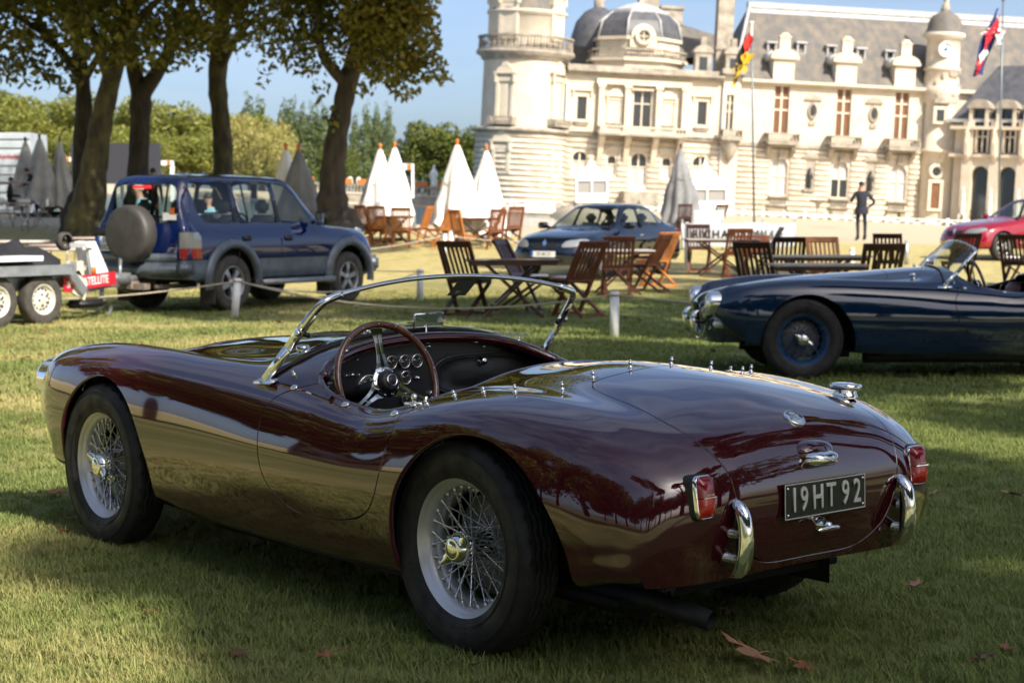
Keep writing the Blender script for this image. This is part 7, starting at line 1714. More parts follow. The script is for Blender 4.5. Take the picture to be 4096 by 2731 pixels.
# ---------------------------------------------------------------- closed parasols
CANW = mat('white_canvas', (.82, .81, .78), rough=.85); CANG = mat('shaded_canvas', (.20, .205, .21), rough=.9, var=.2, vscale=2); CANB = mat('dappled_shade_canvas', (.42, .40, .33), rough=.9, col2=(.25, .245, .22), vscale=1.2)  # both greyer canvases have tree shade put into their colour
FINIAL = mat('orange_wood_knob', (.55, .17, .03), rough=.4)
def parasol(x, y, top, m, label, w=1.0, seed=0, z0=None, lean=0., hem=.32, fin=FINIAL, group='closed parasols'):
    zz = gz(x, y) if z0 is None else z0; H = top-zz; p = empty('closed_parasol', (x, y, zz), seed*.7, label, 'parasol', group); g = random.Random(seed)
    b = MB(); G = []; nf = 8; lv = 16; ph = [g.uniform(0, 6.28) for _ in range(4)]; drop = [g.uniform(-.28, .35) for _ in range(nf)]
    for i in range(lv):
        t = i/(lv-1); row = []
        for k in range(nf*6):
            a = 2*math.pi*k/(nf*6); f = a/(2*math.pi)*nf
            fold = .5+.5*math.cos(2*math.pi*f); base = w*(.05+.60*t**.9)*(1+.06*math.sin(3*t*6+ph[0])*t)
            r = base*(1-.34*t*(1-fold))*(1+.10*math.sin(a+ph[1])*t); zz_ = H-.06-t*(H-.06-hem)-t**4*drop[int(f+.5) % nf]*fold
            row.append((r*math.cos(a+.25*math.sin(t*5+ph[2])*t)+lean*(1-t), r*math.sin(a), zz_))
        G.append(row)
    b.grid(G, closed_v=True); b.build('canopy', m, p)
    b = MB(); b.lathe([(.0, H-.07), (.045, H-.06), (.05, H-.02), (.03, H), (.05, H+.03), (.055, H+.07), (.035, H+.105), (0, H+.115)], 12, c=(lean, 0, 0)); b.build('finial', fin, p)
    MB().tube([(0, 0, 0), (lean, 0, H-.05)], .028, 8).build('pole', TEAK_SUN, p)
    b = MB(); b.box((0, 0, .04), (.5, .5, .08)); b.build('base', GREYC, p)
    b = MB(); b.tube([(w*.30*math.cos(a), w*.30*math.sin(a), H*.62+.02*math.sin(a*3)) for a in np.linspace(0, 6.28, 24)], .012, 5); b.build('tie_cord', m, p)
    return p
parasol(-3.55, 46.5, 3.12, CANW, 'white closed parasol nearest the blue off-roader bonnet, front of its pair', 1.15, 1)
parasol(-3.22, 47.4, 3.20, CANW, 'white closed parasol just behind the one by the off-roader bonnet', 1.15, 2)
parasol(-1.46, 46.0, 3.22, CANW, 'tallest white closed parasol in the middle of the sunlit group', 1.30, 3)
parasol(-.71, 48.0, 3.14, CANW, 'white closed parasol in front of the round tower base', 1.15, 4)
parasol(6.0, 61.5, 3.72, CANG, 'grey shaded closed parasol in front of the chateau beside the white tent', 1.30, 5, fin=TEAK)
parasol(-5.75, 44.0, 3.02, CANW, 'white closed parasol behind the off-roader windscreen', 1.15, 6)
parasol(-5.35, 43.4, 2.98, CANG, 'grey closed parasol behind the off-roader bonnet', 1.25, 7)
parasol(-16.6, 59.0, 3.85, CANB, 'shaded closed parasol nearest the container, outermost of three', 1.1, 8, fin=TEAK)
parasol(-15.9, 58.2, 3.92, CANB, 'shaded closed parasol behind the standing waiter', 1.25, 9, fin=TEAK)
parasol(-15.3, 58.5, 3.84, CANB, 'slim shaded closed parasol beside the slim tree trunk', .95, 10, fin=TEAK)

# ---------------------------------------------------------------- tents, frames, container, banner, flags
TENTW = mat('tent_white', (.84, .84, .82), rough=.6); TENTP = mat('tent_window', (.30, .29, .27), rough=.3)
def tent(x, y, z, w, eave, top, label, yaw=0):
    t = empty('pagoda_tent', (x, y, z), yaw, label, 'tent', 'white pagoda tents'); h = w/2; b = MB(); G = []
    for i in range(9):
        u = i/8; r = h*1.04*(1-u)**1.55+.03; zz = eave+(top-eave)*u; G.append([(r*a, r*c, zz) for a, c in ((-1, -1), (0, -1), (1, -1), (1, 0), (1, 1), (0, 1), (-1, 1), (-1, 0))])
    b.grid(G, closed_v=True, sm=False); b.build('roof', TENTW, t)
    b = MB()
    for sx in (-1, 1):
        for sy in (-1, 1): b.box((sx*h*.96, sy*h*.96, eave/2), (.12, .12, eave))
    b.box((0, -h*.96, eave/2), (.1, .1, eave)); b.box((0, -h*.97, eave*.93), (w, .1, eave*.16)); b.box((0, -h*.97, eave*.18), (w*.98, .06, eave*.36)); b.build('frame', TENTW, t)
    for s in (-1, 1): b = MB(); b.box((s*h*.48, -h*.9, eave*.6), (w*.40, .04, eave*.5)); b.build('window_sheet', TENTP, t)
    b = MB(); b.box((0, h*.9, eave/2), (w, .04, eave)); b.box((-h*.94, 0, eave/2), (.04, w*.95, eave)); b.box((h*.94, 0, eave/2), (.04, w*.95, eave)); b.build('wall', TENTW, t)
    return t
c = px(1357, 466, 128); tent(c[0], 128, c[2], 2.35, 1.85, 3.25, 'white pagoda tent with two dark windows below the balcony of the chateau')
c = px(1618, 482, 128); tent(c[0], 128, c[2], 2.9, 1.7, 3.75, 'white pagoda tent half hidden by the grey parasol')
def frame_gate(x0, x1, ytop, ybot, Y, label, orange=(.88,), beam=10):
    A, Bq = px(x0, ytop, Y), px(x1, ytop, Y); t = empty('white_gantry', ((A[0]+Bq[0])/2, Y, gz((A[0]+Bq[0])/2, Y)), 0, label, 'gantry'); w = Bq[0]-A[0]; h = A[2]-t.location.z; hb = beam*Y/3950
    b = MB(); b.box((0, 0, h-hb/2), (w, .3, hb)); b.build('beam', TENTW, t)
    for s in (-1, 1): b = MB(); b.box((s*w*.46, 0, (h-hb)/2), (.18, .18, h-hb)); b.build('post', TENTW, t)
    for f in orange: b = MB(); b.box((w*(f-.5), -.16, h-hb/2), (hb*.7, .04, hb*.9)); b.build('orange_panel', FINIAL, t)
c = px(0, 0, 100)
frame_gate(145, 290, 363, 0, 88, 'white gantry with orange end panel behind the slim trunk and the mossy trunk', (.12,)); frame_gate(335, 402, 371, 0, 88.6, 'white gantry end with orange panel above the off-roader roof', (.86,))
frame_gate(880, 952, 378, 0, 120, 'white square gantry behind the first white parasols', (.85,), 14)
STAGE = mat('dark_scrim', (.035, .035, .04), rough=.9); b = MB(); b.box((0, 0, 1.0), (4.4, .4, 2.0)); o = b.build('dark_screen', STAGE); o.location = (-19.7, 86, gz(-19.7, 86)+.9); tag(o, 'dark panel under the white gantry between two tree trunks', 'panel')
CONT = mat('pale_container', (.42, .47, .50), rough=.6, var=.12, vscale=1.2); ct = empty('container', (-20.0, 64, gz(-19, 64)), 0, 'pale corrugated container at the picture edge behind the trestle tables', 'container')
b = MB(); b.box((0, 0, 1.5), (5.0, 2.2, 2.9)); b.build('shell', CONT, ct)
for k in range(9): b = MB(); b.box((0, -1.12, .25+k*.32), (4.96, .07, .17)); b.build('corrugation', CONT, ct)
text('container_print', 'LOCATION', .26, .002, SIGNR, ct, frame((1.6, -1.17, 2.05), (1, 0, 0), (0, 0, 1)), sx=.9)
bn = empty('banner', (6.0, 45.0, gz(6, 45)), R(-2), 'low grey banner with black lettering strung before the gravel walk', 'banner'); BANM = mat('banner_grey', (.50, .53, .58), rough=.7)
b = MB(); G = [[(x, .02*math.sin(x*3), z+.02*math.sin(x*5)) for z in (.12, .40, .72)] for x in np.linspace(-1.55, 1.38, 18)]; b.grid(G); b.build('sheet', BANM, bn)
text('banner_text', 'RICHARD MILLE', .30, .003, INK, bn, frame((-.12, -.035, .42), (1, 0, 0), (0, 0, 1)), sx=.92, bevel=.006, space=1.25)
for x in (-1.55, -.5, .55, 1.38): b = MB(); b.tube([(x, .03, 0), (x, .03, .82)], .025, 8); b.build('stake', GALV, bn)
bn2 = empty('grey_board', (5.6, 49.0, gz(5.6, 49)), 0, 'blank blue grey board beside the foot of the grey parasol', 'board'); b = MB(); b.box((0, 0, .62), (.85, .05, .62)); b.build('panel', BANM, bn2); b = MB(); b.box((-.36, .04, .4), (.05, .05, .8)); b.box((.36, .04, .4), (.05, .05, .8)); b.build('leg', GALV, bn2)
pb = empty('planter_box', (6.0, 43.2, gz(6, 43.2)), 0, 'brown wooden box standing in front of the lettered banner', 'box')
for k in range(5): b = MB(); b.box((0, 0, .06+k*.095), (.86, .5, .088)); b.build('plank', TEAKR, pb)
FLAGP = mat('flagpole_grey', (.16, .185, .19), rough=.4, metal=.4)
def ribbon(name, P0, P1, w0, w1, cols, parent, seed=0, nb=None, fold=.25):
    """flag hanging in folds from P0 (at the pole) to P1, strips of colour across its width"""
    out = []; n = 18; P0, P1 = Vector(P0), Vector(P1)
    for ci, (m, f0, f1) in enumerate(cols):
        b = MB(); G = []
        for i in range(n+1):
            t = i/n; c = P0+(P1-P0)*t; w = w0+(w1-w0)*t; row = []
            for f in np.linspace(f0, f1, 4): row.append((c.x+(f-.5)*w+.10*math.sin(t*7+f*4+seed), c.y+fold*math.sin(f*7+t*5+seed), c.z+.06*math.sin(f*6+t*3)))
            G.append(row)
        b.grid(G); out.append(b.build(name, m, parent))
    return out
FB, FRd, FGo = mat('flag_black', (.012, .012, .012), rough=.8), mat('flag_red', (.48, .02, .015), rough=.8), mat('flag_gold', (.55, .36, .01), rough=.8)
FNb, FWh, FRu = mat('flag_navy', (.015, .03, .14), rough=.8), mat('flag_white', (.72, .72, .74), rough=.8), mat('flag_crimson', (.50, .012, .03), rough=.8)
def pole(name, x, y, top, lean, label, cap):
    p = empty('flagpole', (x, y, gz(x, y)), 0, label, 'flagpole'); h = top-gz(x, y); b = MB(); b.tube([(0, 0, 0), (lean*.5, 0, h*.5), (lean, 0, h)], [.05, .045, .035], 12); b.build('pole', FLAGP, p); b = MB(); b.lathe([(.05, -.5 if cap is TENTW else -.08), (.06, -.02), (.09, 0), (.09, .06), (0, .07)], 14, c=(lean, 0, h)); b.build('cap', cap, p); return p
pole('flagpole', 9.84, 70, 9.0, -.2, 'grey flagpole with white cap carrying the black red and gold flag', TENTW)
fg = empty('flag', (9.64, 69.9, 8.55), 0, 'black, red and gold striped flag hanging in folds from the white capped pole', 'flag')
ribbon('black_stripe', (-.22, 0, .0), (-.62, 0, -1.95), .12, .26, [(FB, 0, 1)], fg, 1, fold=.12); ribbon('red_stripe', (-.07, -.02, .0), (-.26, 0, -.95), .10, .36, [(FRd, 0, 1)], fg, 2, fold=.08); ribbon('gold_stripe', (-.08, -.05, -.75), (-.42, 0, -1.5), .34, .34, [(FGo, 0, 1)], fg, 3, fold=.08); ribbon('gold_stripe', (-.50, -.05, -1.2), (-.72, 0, -2.1), .16, .05, [(FGo, 0, 1)], fg, 3, fold=.08)
pole('flagpole', 21.15, 75, 10.55, .02, 'tall grey flagpole in front of the gallery carrying the British flag', FLAGP)
uf = empty('flag', (21.05, 74.9, 10.2), 0, 'British union flag hanging limp in folds from the tall pole', 'flag')
ribbon('navy_field', (-.12, .05, -.05), (-.95, .05, -2.9), .22, .62, [(FNb, 0, 1)], uf, 1, fold=.15); ribbon('red_band', (-.04, -.12, -.3), (-.72, -.12, -1.85), .10, .30, [(FRu, 0, 1)], uf, 1, fold=.06); ribbon('white_band', (-.18, -.10, -.9), (-.45, -.10, -1.15), .62, .66, [(FWh, 0, 1)], uf, 4, fold=.06); ribbon('red_band', (-.25, -.16, -1.0), (-.42, -.16, -1.16), .5, .6, [(FRu, 0, 1)], uf, 4, fold=.05); ribbon('white_band', (-.62, -.10, -1.8), (-.98, -.10, -2.6), .16, .10, [(FWh, 0, 1)], uf, 2, fold=.06); ribbon('white_band', (.0, -.10, -.9), (-.12, -.10, -1.6), .2, .3, [(FWh, 0, 1)], uf, 2, fold=.06); ribbon('red_band', (-.85, -.13, -2.2), (-1.0, -.13, -2.85), .14, .05, [(FRu, 0, 1)], uf, 2, fold=.05)

# ---------------------------------------------------------------- rope barrier
POSTW = mat('white_post_paint', (.78, .79, .80), rough=.5); ROPE = mat('hemp_rope', (.46, .40, .32), rough=.9, bump=.5, bscale=120)
def post(x, y, label, h=.5, lean=0., m=POSTW, r=.05):
    p = empty('rope_post', (x, y, gz(x, y)), 0, label, 'post', 'rope barrier posts'); b = MB()
    b.tube([(0, 0, -.05), (lean, 0, h)], r, 14); b.build('stake', m, p); b = MB(); b.tube([(lean+r*1.1*math.cos(a), r*1.1*math.sin(a), h-.035) for a in np.linspace(0, 6.28, 16, endpoint=False)], .011, 6, closed=True); b.build('rope_loop', ROPE, p)
    return Vector((x+lean, y, gz(x, y)+h-.035))
p0 = post(-9.9, 22.6, 'white rope post out beyond the trailer wheels'); p1 = post(-3.58, 22.1, 'white leaning rope post in front of the off-roader rear wheel', lean=.06, h=.51); p2 = post(1.11, 18.58, 'white rope post between the maroon and the blue roadster', h=.5)
p3 = post(-1.40, 26.2, 'white rope post seen over the maroon windscreen, left of the nearest table'); p4 = post(-1.62, 41.5, 'short white rope post below the tallest white parasol', h=.52); p5 = post(7.15, 36.2, 'white rope post beyond the bright orange chair', h=.52); p6 = post(9.05, 39.5, 'grey rope post beside the blue roadster windscreen', h=.55, m=GALV); p7 = post(5.9, 16.6, 'white rope post hidden behind the blue roadster'); p8 = post(3.95, 39.0, 'tall white stake behind the red brown chair', h=.95, r=.045); p9 = post(-4.6, 34, 'white rope post beyond the off-roader bonnet'); p10 = post(2.4, 43, 'white rope post beyond the saloon roof')
def rope(a, b_, sag, label, r=.011):
    b = MB(); P = [a+(b_-a)*t+Vector((0, 0, -sag*4*t*(1-t))) for t in np.linspace(0, 1, 22)]; b.tube(P, r, 8); o = b.build('barrier_rope', ROPE); tag(o, label, 'rope', 'barrier ropes')
rope(p0, p1, .26, 'sagging rope from the trailer wheels to the leaning post'); rope(p1, p2, .24, 'long sagging rope passing behind the maroon windscreen'); rope(p1, p3, .22, 'slack rope running back from the leaning post towards the tables'); rope(p2, p7, .12, 'rope from the middle post to the nose of the blue roadster'); rope(p3, p9, .10, 'rope rising beside the off-roader front wheel', .009); rope(p9, p4, .12, 'far rope before the sunlit parasol chairs', .012); rope(p4, p10, .16, 'far rope running behind the saloon bonnet', .012); rope(p5, p6, .1, 'thin rope beyond the bright orange chair', .009)

# ---------------------------------------------------------------- trestle tables at the left
TT = mat('trestle_top', (.46, .38, .36), rough=.5, var=.1, vscale=3); CHRM = mat('folding_leg_steel', (.5, .5, .5), rough=.3, metal=.8)
def trestle(x, y, w, d, label, yaw=0, z=None, h=.74, legs=True):
    t = empty('trestle_table', (x, y, gz(x, y) if z is None else z), R(yaw), label, 'table', 'folding trestle tables'); b = MB(); b.box((0, 0, h), (w, d, .045)); b.build('top', TT, t, bevel=.008)
    for sx in (-1, 1):
        for sy in (-1, 1): b = MB(); b.tube([(sx*w*.36, sy*d*.38, h-.02), (sx*w*.38, sy*d*.40, 0)], .016, 8); b.build('leg', CHRM, t)
    b = MB(); b.bar((-w*.37, -d*.38, .2), (-w*.37, d*.38, .2), .02); b.bar((w*.37, -d*.38, .2), (w*.37, d*.38, .2), .02); b.build('brace', CHRM, t)
trestle(-7.55, 29.0, 1.55, .75, 'nearest pale trestle table beside the spare wheel'); trestle(-7.85, 31.2, 1.6, .75, 'middle pale trestle table behind the spare wheel'); trestle(-8.25, 34.5, 1.6, .75, 'farthest pale trestle table behind the spare wheel')
trestle(-9.75, 33.0, 1.6, .8, 'grey trestle table at the picture edge above the trailer'); trestle(-14.6, 48.5, 2.4, .8, 'pale trestle table before the container at the picture edge', h=.78); trestle(-16.6, 55.5, 2.6, .8, 'tall trestle table where the waiter leans', h=1.15)
for k in range(3):
    m_ = empty('steel_chair', (-14.9+k*.55, 50.5, gz(-14.5, 50.5)), 1.2+k, 'folded steel chair stacked by the pale trestle tables, '+('outermost', 'middle', 'innermost')[k]+' of three', 'chair', 'steel chairs by the container'); b = MB()
    for s in (1, -1): b.tube([(-.2, s*.2, .85), (.2, s*.2, 0)], .014, 6); b.tube([(.2, s*.18, .45), (-.2, s*.18, 0)], .014, 6)
    b.tube([(-.2, -.2, .85), (-.2, .2, .85)], .014, 6); b.build('frame', CHRM, m_); b = MB(); b.box((.02, 0, .45), (.36, .36, .02)); b.box((-.19, 0, .72), (.02, .36, .2)); b.build('seat', CHRM, m_)

# ---------------------------------------------------------------- far terrace across the water
c0, c1 = px(680, 0, 172), px(1100, 0, 172); TE = empty('terrace_wall', ((c0[0]+c1[0])/2, 172, wz(-12, 172)+.0), 0, 'long pale stone terrace wall across the water with balustrade', 'wall'); TE.rotation_euler = (0, .045, 0)
b = MB(); b.box((0, 0, .45), (c1[0]-c0[0]+2, 1.2, 1.1)); b.build('wall_face', STONEW, TE); b = MB(); b.box((0, 0, 1.08), (c1[0]-c0[0]+2, 1.4, .16)); b.build('coping', STONE, TE)
b = MB(); b.box((0, 0, 1.9), (c1[0]-c0[0]+2, .2, .12)); b.build('rail', STONEW, TE); b = MB()
for k in range(60): b.box((-9.6+k*.33, 0, 1.5), (.12, .12, .8))
o = b.build('baluster', STONEW, TE); o['kind'] = 'stuff'
for k in range(9): 
    X = -20.5+k*1.9; b = MB(); b.box((0, 0, .35), (1.3, .08, .5)); o = b.build('orange_barrier', FINIAL); o.location = (X, 173.2, wz(X, 173)+1.9); tag(o, 'small orange barrier panel on the terrace across the water', 'barrier', 'orange barriers on the far terrace')
X = px(997, 0, 172)[0]; stt = empty('statue', (X, 172.4, wz(X, 172)+1.15), 0, 'white marble statue on a pedestal across the water', 'statue'); b = MB(); b.box((0, 0, .45), (.75, .75, .9)); b.box((0, 0, .95), (.95, .95, .12)); b.build('pedestal', STONE, stt)
b = MB(); b.lathe([(.28, 1.0), (.33, 1.3), (.25, 1.9), (.32, 2.3), (.26, 2.55), (.10, 2.68), (.15, 2.82), (.13, 3.0), (0, 3.08)], 14); b.tube([(.26, 0, 2.4), (.38, -.05, 2.0), (.2, -.2, 1.85)], .075, 6); b.tube([(-.26, 0, 2.4), (-.4, 0, 2.05), (-.32, -.1, 1.6)], .075, 6); b.build('figure', TENTW, stt)
# ---------------------------------------------------------------- people: one skinned body each
SKIN = mat('skin', (.42, .24, .17), rough=.55); SUITM = mat('navy_suit_cloth', (.012, .015, .026), rough=.85); BLACKC = mat('black_cloth', (.010, .010, .011), rough=.9); SHIRTB = mat('pale_blue_shirt', (.20, .42, .52), rough=.85); SHIRTW = mat('white_shirt', (.75, .75, .74), rough=.85)
SHOE = mat('black_shoe', (.012, .011, .011), rough=.35); HAIRD = mat('dark_hair', (.014, .010, .008), rough=.6); HAIRG = mat('grey_hair', (.40, .38, .36), rough=.7); TROUS = mat('dark_trousers', (.02, .021, .026), rough=.85)
def person(loc, yaw, label, top, bottom, hair, J, jacket=None, scale=1.0, sleeve=True):
    """J overrides joint positions (facing +x)"""
    P = dict(pel=(0, 0, .95), spi=(0, 0, 1.15), che=(.01, 0, 1.34), nec=(0, 0, 1.50), hb=(.015, 0, 1.575), hm=(.025, 0, 1.66), ht=(.01, 0, 1.745))
    for s, n in ((1, 'l'), (-1, 'r')):
        P.update({'sh'+n: (0, s*.185, 1.42), 'el'+n: (-.03, s*.245, 1.14), 'wr'+n: (.05, s*.25, .89), 'ha'+n: (.075, s*.245, .81), 'hi'+n: (0, s*.095, .90), 'kn'+n: (.02, s*.105, .50), 'an'+n: (-.02, s*.105, .085), 'he'+n: (-.05, s*.105, .04), 'to'+n: (.16, s*.125, .035)})
    P.update(J)
    Rr = dict(pel=(.15, .125), spi=(.13, .12), che=(.155, .13), nec=(.058, .058), hb=(.066, .066), hm=(.098, .080), ht=(.062, .055))
    for n in 'lr': Rr.update({'sh'+n: (.072,)*2, 'el'+n: (.050,)*2, 'wr'+n: (.032,)*2, 'ha'+n: (.034, .022), 'hi'+n: (.095,)*2, 'kn'+n: (.064,)*2, 'an'+n: (.045,)*2, 'he'+n: (.04,)*2, 'to'+n: (.035,)*2})
    E = [('pel', 'spi'), ('spi', 'che'), ('che', 'nec'), ('nec', 'hb'), ('hb', 'hm'), ('hm', 'ht')]
    for n in 'lr': E += [('che', 'sh'+n), ('sh'+n, 'el'+n), ('el'+n, 'wr'+n), ('wr'+n, 'ha'+n), ('pel', 'hi'+n), ('hi'+n, 'kn'+n), ('kn'+n, 'an'+n), ('an'+n, 'to'+n), ('an'+n, 'he'+n)]
    K = list(P); V = [P[k] for k in K]; Ed = [(K.index(a), K.index(b_)) for a, b_ in E]; rad = [Rr[k] for k in K]; tagv = list(K)
    for n, s in (('l', 1), ('r', -1)):                                     # five fingers
        h, w = Vector(P['ha'+n]), Vector(P['wr'+n]); d = (h-w).normalized(); side = d.cross(Vector((0, s, .001))).normalized()
        for q, (off, ln) in enumerate(((-.030, .070), (-.010, .082), (.010, .078), (.028, .062))):
            a = h+side*off*.7+d*.02; b_ = h+side*off+d*(.03+ln*.5); c = b_+d*ln*.35+Vector((0, -s*.02, 0)); i = len(V); V += [tuple(a), tuple(b_), tuple(c)]; rad += [(.010,)*2, (.0095,)*2, (.008,)*2]; Ed += [(K.index('ha'+n), i), (i, i+1), (i+1, i+2)]; tagv += ['ha'+n]*3
        a = w+(h-w)*.5-side*.028; b_ = a-side*.022+d*.035; i = len(V); V += [tuple(a), tuple(b_)]; rad += [(.012,)*2, (.010,)*2]; Ed += [(K.index('wr'+n), i), (i, i+1)]; tagv += ['ha'+n]*2
    me = bpy.data.meshes.new('body'); me.from_pydata(V, Ed, []); o = bpy.data.objects.new('tmp', me); COL.objects.link(o)
    md = o.modifiers.new('s', 'SKIN'); md.use_smooth_shade = True
    for i, r in enumerate(rad): me.skin_vertices[0].data[i].radius = r
    for i in range(len(V)): me.skin_vertices[0].data[i].use_root = (i == 0)
    ss = o.modifiers.new('u', 'SUBSURF'); ss.levels = 1; ss.render_levels = 1
    bpy.context.view_layer.update(); m2 = bpy.data.meshes.new_from_object(o.evaluated_get(bpy.context.evaluated_depsgraph_get())); bpy.data.objects.remove(o)
    for m in (SKIN, top, bottom, SHOE): m2.materials.append(m)
    pv = np.array(V); names = tagv; co = np.empty(len(m2.vertices)*3, np.float32); m2.vertices.foreach_get('co', co); co = co.reshape(-1, 3)
    for f in m2.polygons:
        c = co[list(f.vertices)].mean(0); nm = names[int(((pv-c)**2).sum(1).argmin())]
        k = nm[:2]; f.material_index = 0 if k in ('ne', 'hb', 'hm', 'ht', 'ha') else (1 if k in ('sp', 'ch', 'sh', 'el', 'wr') else (3 if k in ('he', 'to', 'an') and c[2] < .10 else 2)); f.use_smooth = True
        if nm == 'pel' and c[2] > .96: f.material_index = 1
        if nm == 'nec' and c[2] < 1.49: f.material_index = 1
    m2.name = 'body'; p = empty('person', loc, yaw, label, 'person'); p.scale = (scale,)*3; link('body', m2, p)
    hm = Vector(P['hm']); b = MB(); G = []
    for i in range(7):
        t = i/6*1.75; G.append([(hm.x-.008+.100*math.sin(t)*math.cos(a)*(1 if math.cos(a) < .3 or t < .8 else .72), hm.y+.085*math.sin(t)*math.sin(a), hm.z+.022+.103*math.cos(t)) for a in np.linspace(0, 2*math.pi, 18, endpoint=False)])
    b.grid(G, closed_v=True); b.build('hair', hair, p)
    b = MB(); b.ball(tuple(hm+Vector((.088, 0, -.015))), (.018, .012, .02), 8, 5); b.build('nose', SKIN, p)
    for s in (1, -1): b = MB(); b.ball(tuple(hm+Vector((-.005, s*.080, -.012))), (.018, .010, .03), 8, 5); b.build('ear', SKIN, p); b = MB(); b.ball(tuple(hm+Vector((.074, s*.03, .008))), (.01, .013, .008), 8, 5); b.build('eye', HAIRD, p)
    b = MB(); b.box(tuple(hm+Vector((.08, 0, -.055))), (.014, .045, .008)); b.build('mouth', mat('lips', (.30, .11, .09), rough=.5), p)
    if jacket:
        b = MB(); G = []
        for z, rx, ry in ((1.02, .150, .175), (.95, .165, .195), (.88, .175, .212), (.80, .185, .225)): G.append([(P['pel'][0]+rx*math.cos(a), P['pel'][1]+ry*math.sin(a)+.01*math.sin(a*5), z) for a in np.linspace(0, 2*math.pi, 24, endpoint=False)])
        b.grid(G, closed_v=True); b.build('jacket_skirt', jacket, p)
    return p
person((10.82, 53.4, gz(10.8, 53.4)), R(98), 'man in a dark suit seen from behind, hand at his chin, elbow out', SUITM, SUITM, HAIRD,
       dict(ell=(.12, .30, 1.16), wrl=(.20, .13, 1.36), hal=(.16, .08, 1.47), elr=(-.10, -.38, 1.15), wrr=(.05, -.22, .98), har=(.09, -.16, .95), knr=(.0, -.12, .50), anr=(-.05, -.10, .085), her=(-.08, -.1, .04), tor=(.10, -.10, .035)), SUITM, 1.03)
person((-15.96, 57.9, gz(-16, 57.9)), R(195), 'waiter in black bending over a table beside the shaded parasols', BLACKC, BLACKC, HAIRD,
       dict(spi=(.04, 0, 1.14), che=(.14, 0, 1.30), nec=(.23, 0, 1.41), hb=(.27, 0, 1.46), hm=(.32, 0, 1.52), ht=(.34, 0, 1.60), shl=(.16, .185, 1.36), shr=(.16, -.185, 1.36), ell=(.28, .24, 1.12), wrl=(.46, .18, 1.05), hal=(.54, .16, 1.03), elr=(.26, -.24, 1.12), wrr=(.44, -.2, 1.04), har=(.52, -.18, 1.02)), None, 1.0)
person((-16.6, 56.9, gz(-16.6, 56.9)-.02), R(20), 'seated person in dark clothes beside the bending waiter', BLACKC, TROUS, HAIRD,
       dict(pel=(0, 0, .52), spi=(.02, 0, .72), che=(.05, 0, .92), nec=(.06, 0, 1.08), hb=(.08, 0, 1.15), hm=(.10, 0, 1.23), ht=(.09, 0, 1.32), shl=(.05, .185, 1.0), shr=(.05, -.185, 1.0), ell=(.1, .25, .74), wrl=(.32, .2, .72), hal=(.40, .17, .71), elr=(.1, -.25, .74), wrr=(.32, -.2, .72), har=(.40, -.17, .71), hil=(.05, .1, .50), hir=(.05, -.1, .50), knl=(.45, .12, .50), knr=(.45, -.12, .50), anl=(.42, .12, .085), anr=(.42, -.12, .085), hel=(.38, .12, .04), her=(.38, -.12, .04), tol=(.58, .13, .035), tor=(.58, -.13, .035)))
person((-6.45, 30.2, gz(-6.45, 30.2)+.0), R(170), 'grey haired man in a pale blue shirt seen through the off-roader rear window', SHIRTB, TROUS, HAIRG, dict(che=(.03, 0, 1.34), nec=(.05, 0, 1.50), hb=(.08, 0, 1.565), hm=(.10, 0, 1.64), ht=(.09, 0, 1.72)), None, 1.06)
person((-5.55, 31.5, gz(-5.5, 31.5)), R(-90), 'person in a pale blue shirt glimpsed at the edge of the off-roader rear window', SHIRTB, TROUS, HAIRD, {}, None, .95)
person((-10.4, 50.0, gz(-10.4, 50)), R(-60), 'person whose dark head shows above the off-roader roof', BLACKC, BLACKC, HAIRD, {}, None, 1.02)
person((-15.55, 61.5, gz(-15.5, 61.5)), R(10), 'person in a pale blue shirt half hidden by the slim tree trunk', SHIRTB, TROUS, HAIRG, {}, None, 1.0)
for k, x in enumerate((805, 825)):
    q = px(x, 0, 173.2); person((q[0], 173.4, wz(q[0], 173)+1.15), R(-90+k*40), ('person in white on the far terrace, nearer the leaning trunk', 'person in white on the far terrace, nearer the white parasols')[k], SHIRTW, TROUS, HAIRD, {}, None, 1.0)

# ---------------------------------------------------------------- fallen leaves
LEAFC = [mat('orange_leaf', (.48, .17, .025), rough=.6, col2=(.32, .09, .02), vscale=30), mat('rust_leaf', (.26, .10, .035), rough=.65, col2=(.16, .06, .025), vscale=30), mat('brown_leaf', (.155, .062, .022), rough=.6, col2=(.10, .038, .016), vscale=30), mat('tan_leaf', (.40, .22, .13), rough=.65, col2=(.28, .15, .09), vscale=30)]
def leaf_mesh(seed):
    g = random.Random(seed); L5 = [(90, 1.0), (38, .92), (142, .92), (-8, .62), (188, .62)]; pts = []
    order = sorted([a for a, _ in L5]); tips = dict(L5); out = []
    for i, a in enumerate(order):
        r = tips[a]*g.uniform(.85, 1.1)
        for da, f in ((-11, .62), (-7, .74), (0, 1.), (7, .74), (11, .62)): t = R(a+da); out.append((r*f*math.cos(t), r*f*math.sin(t)))
        if i < len(order)-1: t = R((a+order[i+1])/2); out.append((.36*math.cos(t), .36*math.sin(t)))
    out += [(-.10, -.12), (.10, -.12)]
    cu, tw = g.uniform(.15, .55), g.uniform(-.4, .4)
    Z = lambda x, y: .07*(cu*3*(x*x)+tw*x*y*2+.25*y*y)+.02*math.sin(x*9)
    n = len(out); V = [(.055*x, .055*y, .055*Z(x, y)*2.2+.012) for x, y in out]+[(0, .004, .012)]; F = [(i, (i+1) % n, n) for i in range(n)]
    V += [(x, y, z-.0008) for x, y, z in V]; F += [tuple(q+n+1 for q in f[::-1]) for f in F]
    b = MB(); b.add(V, F, True); b.tube([(0, -.004, .012), (.004, -.03, .014), (.010, -.06, .010)], .0012, 5); return b
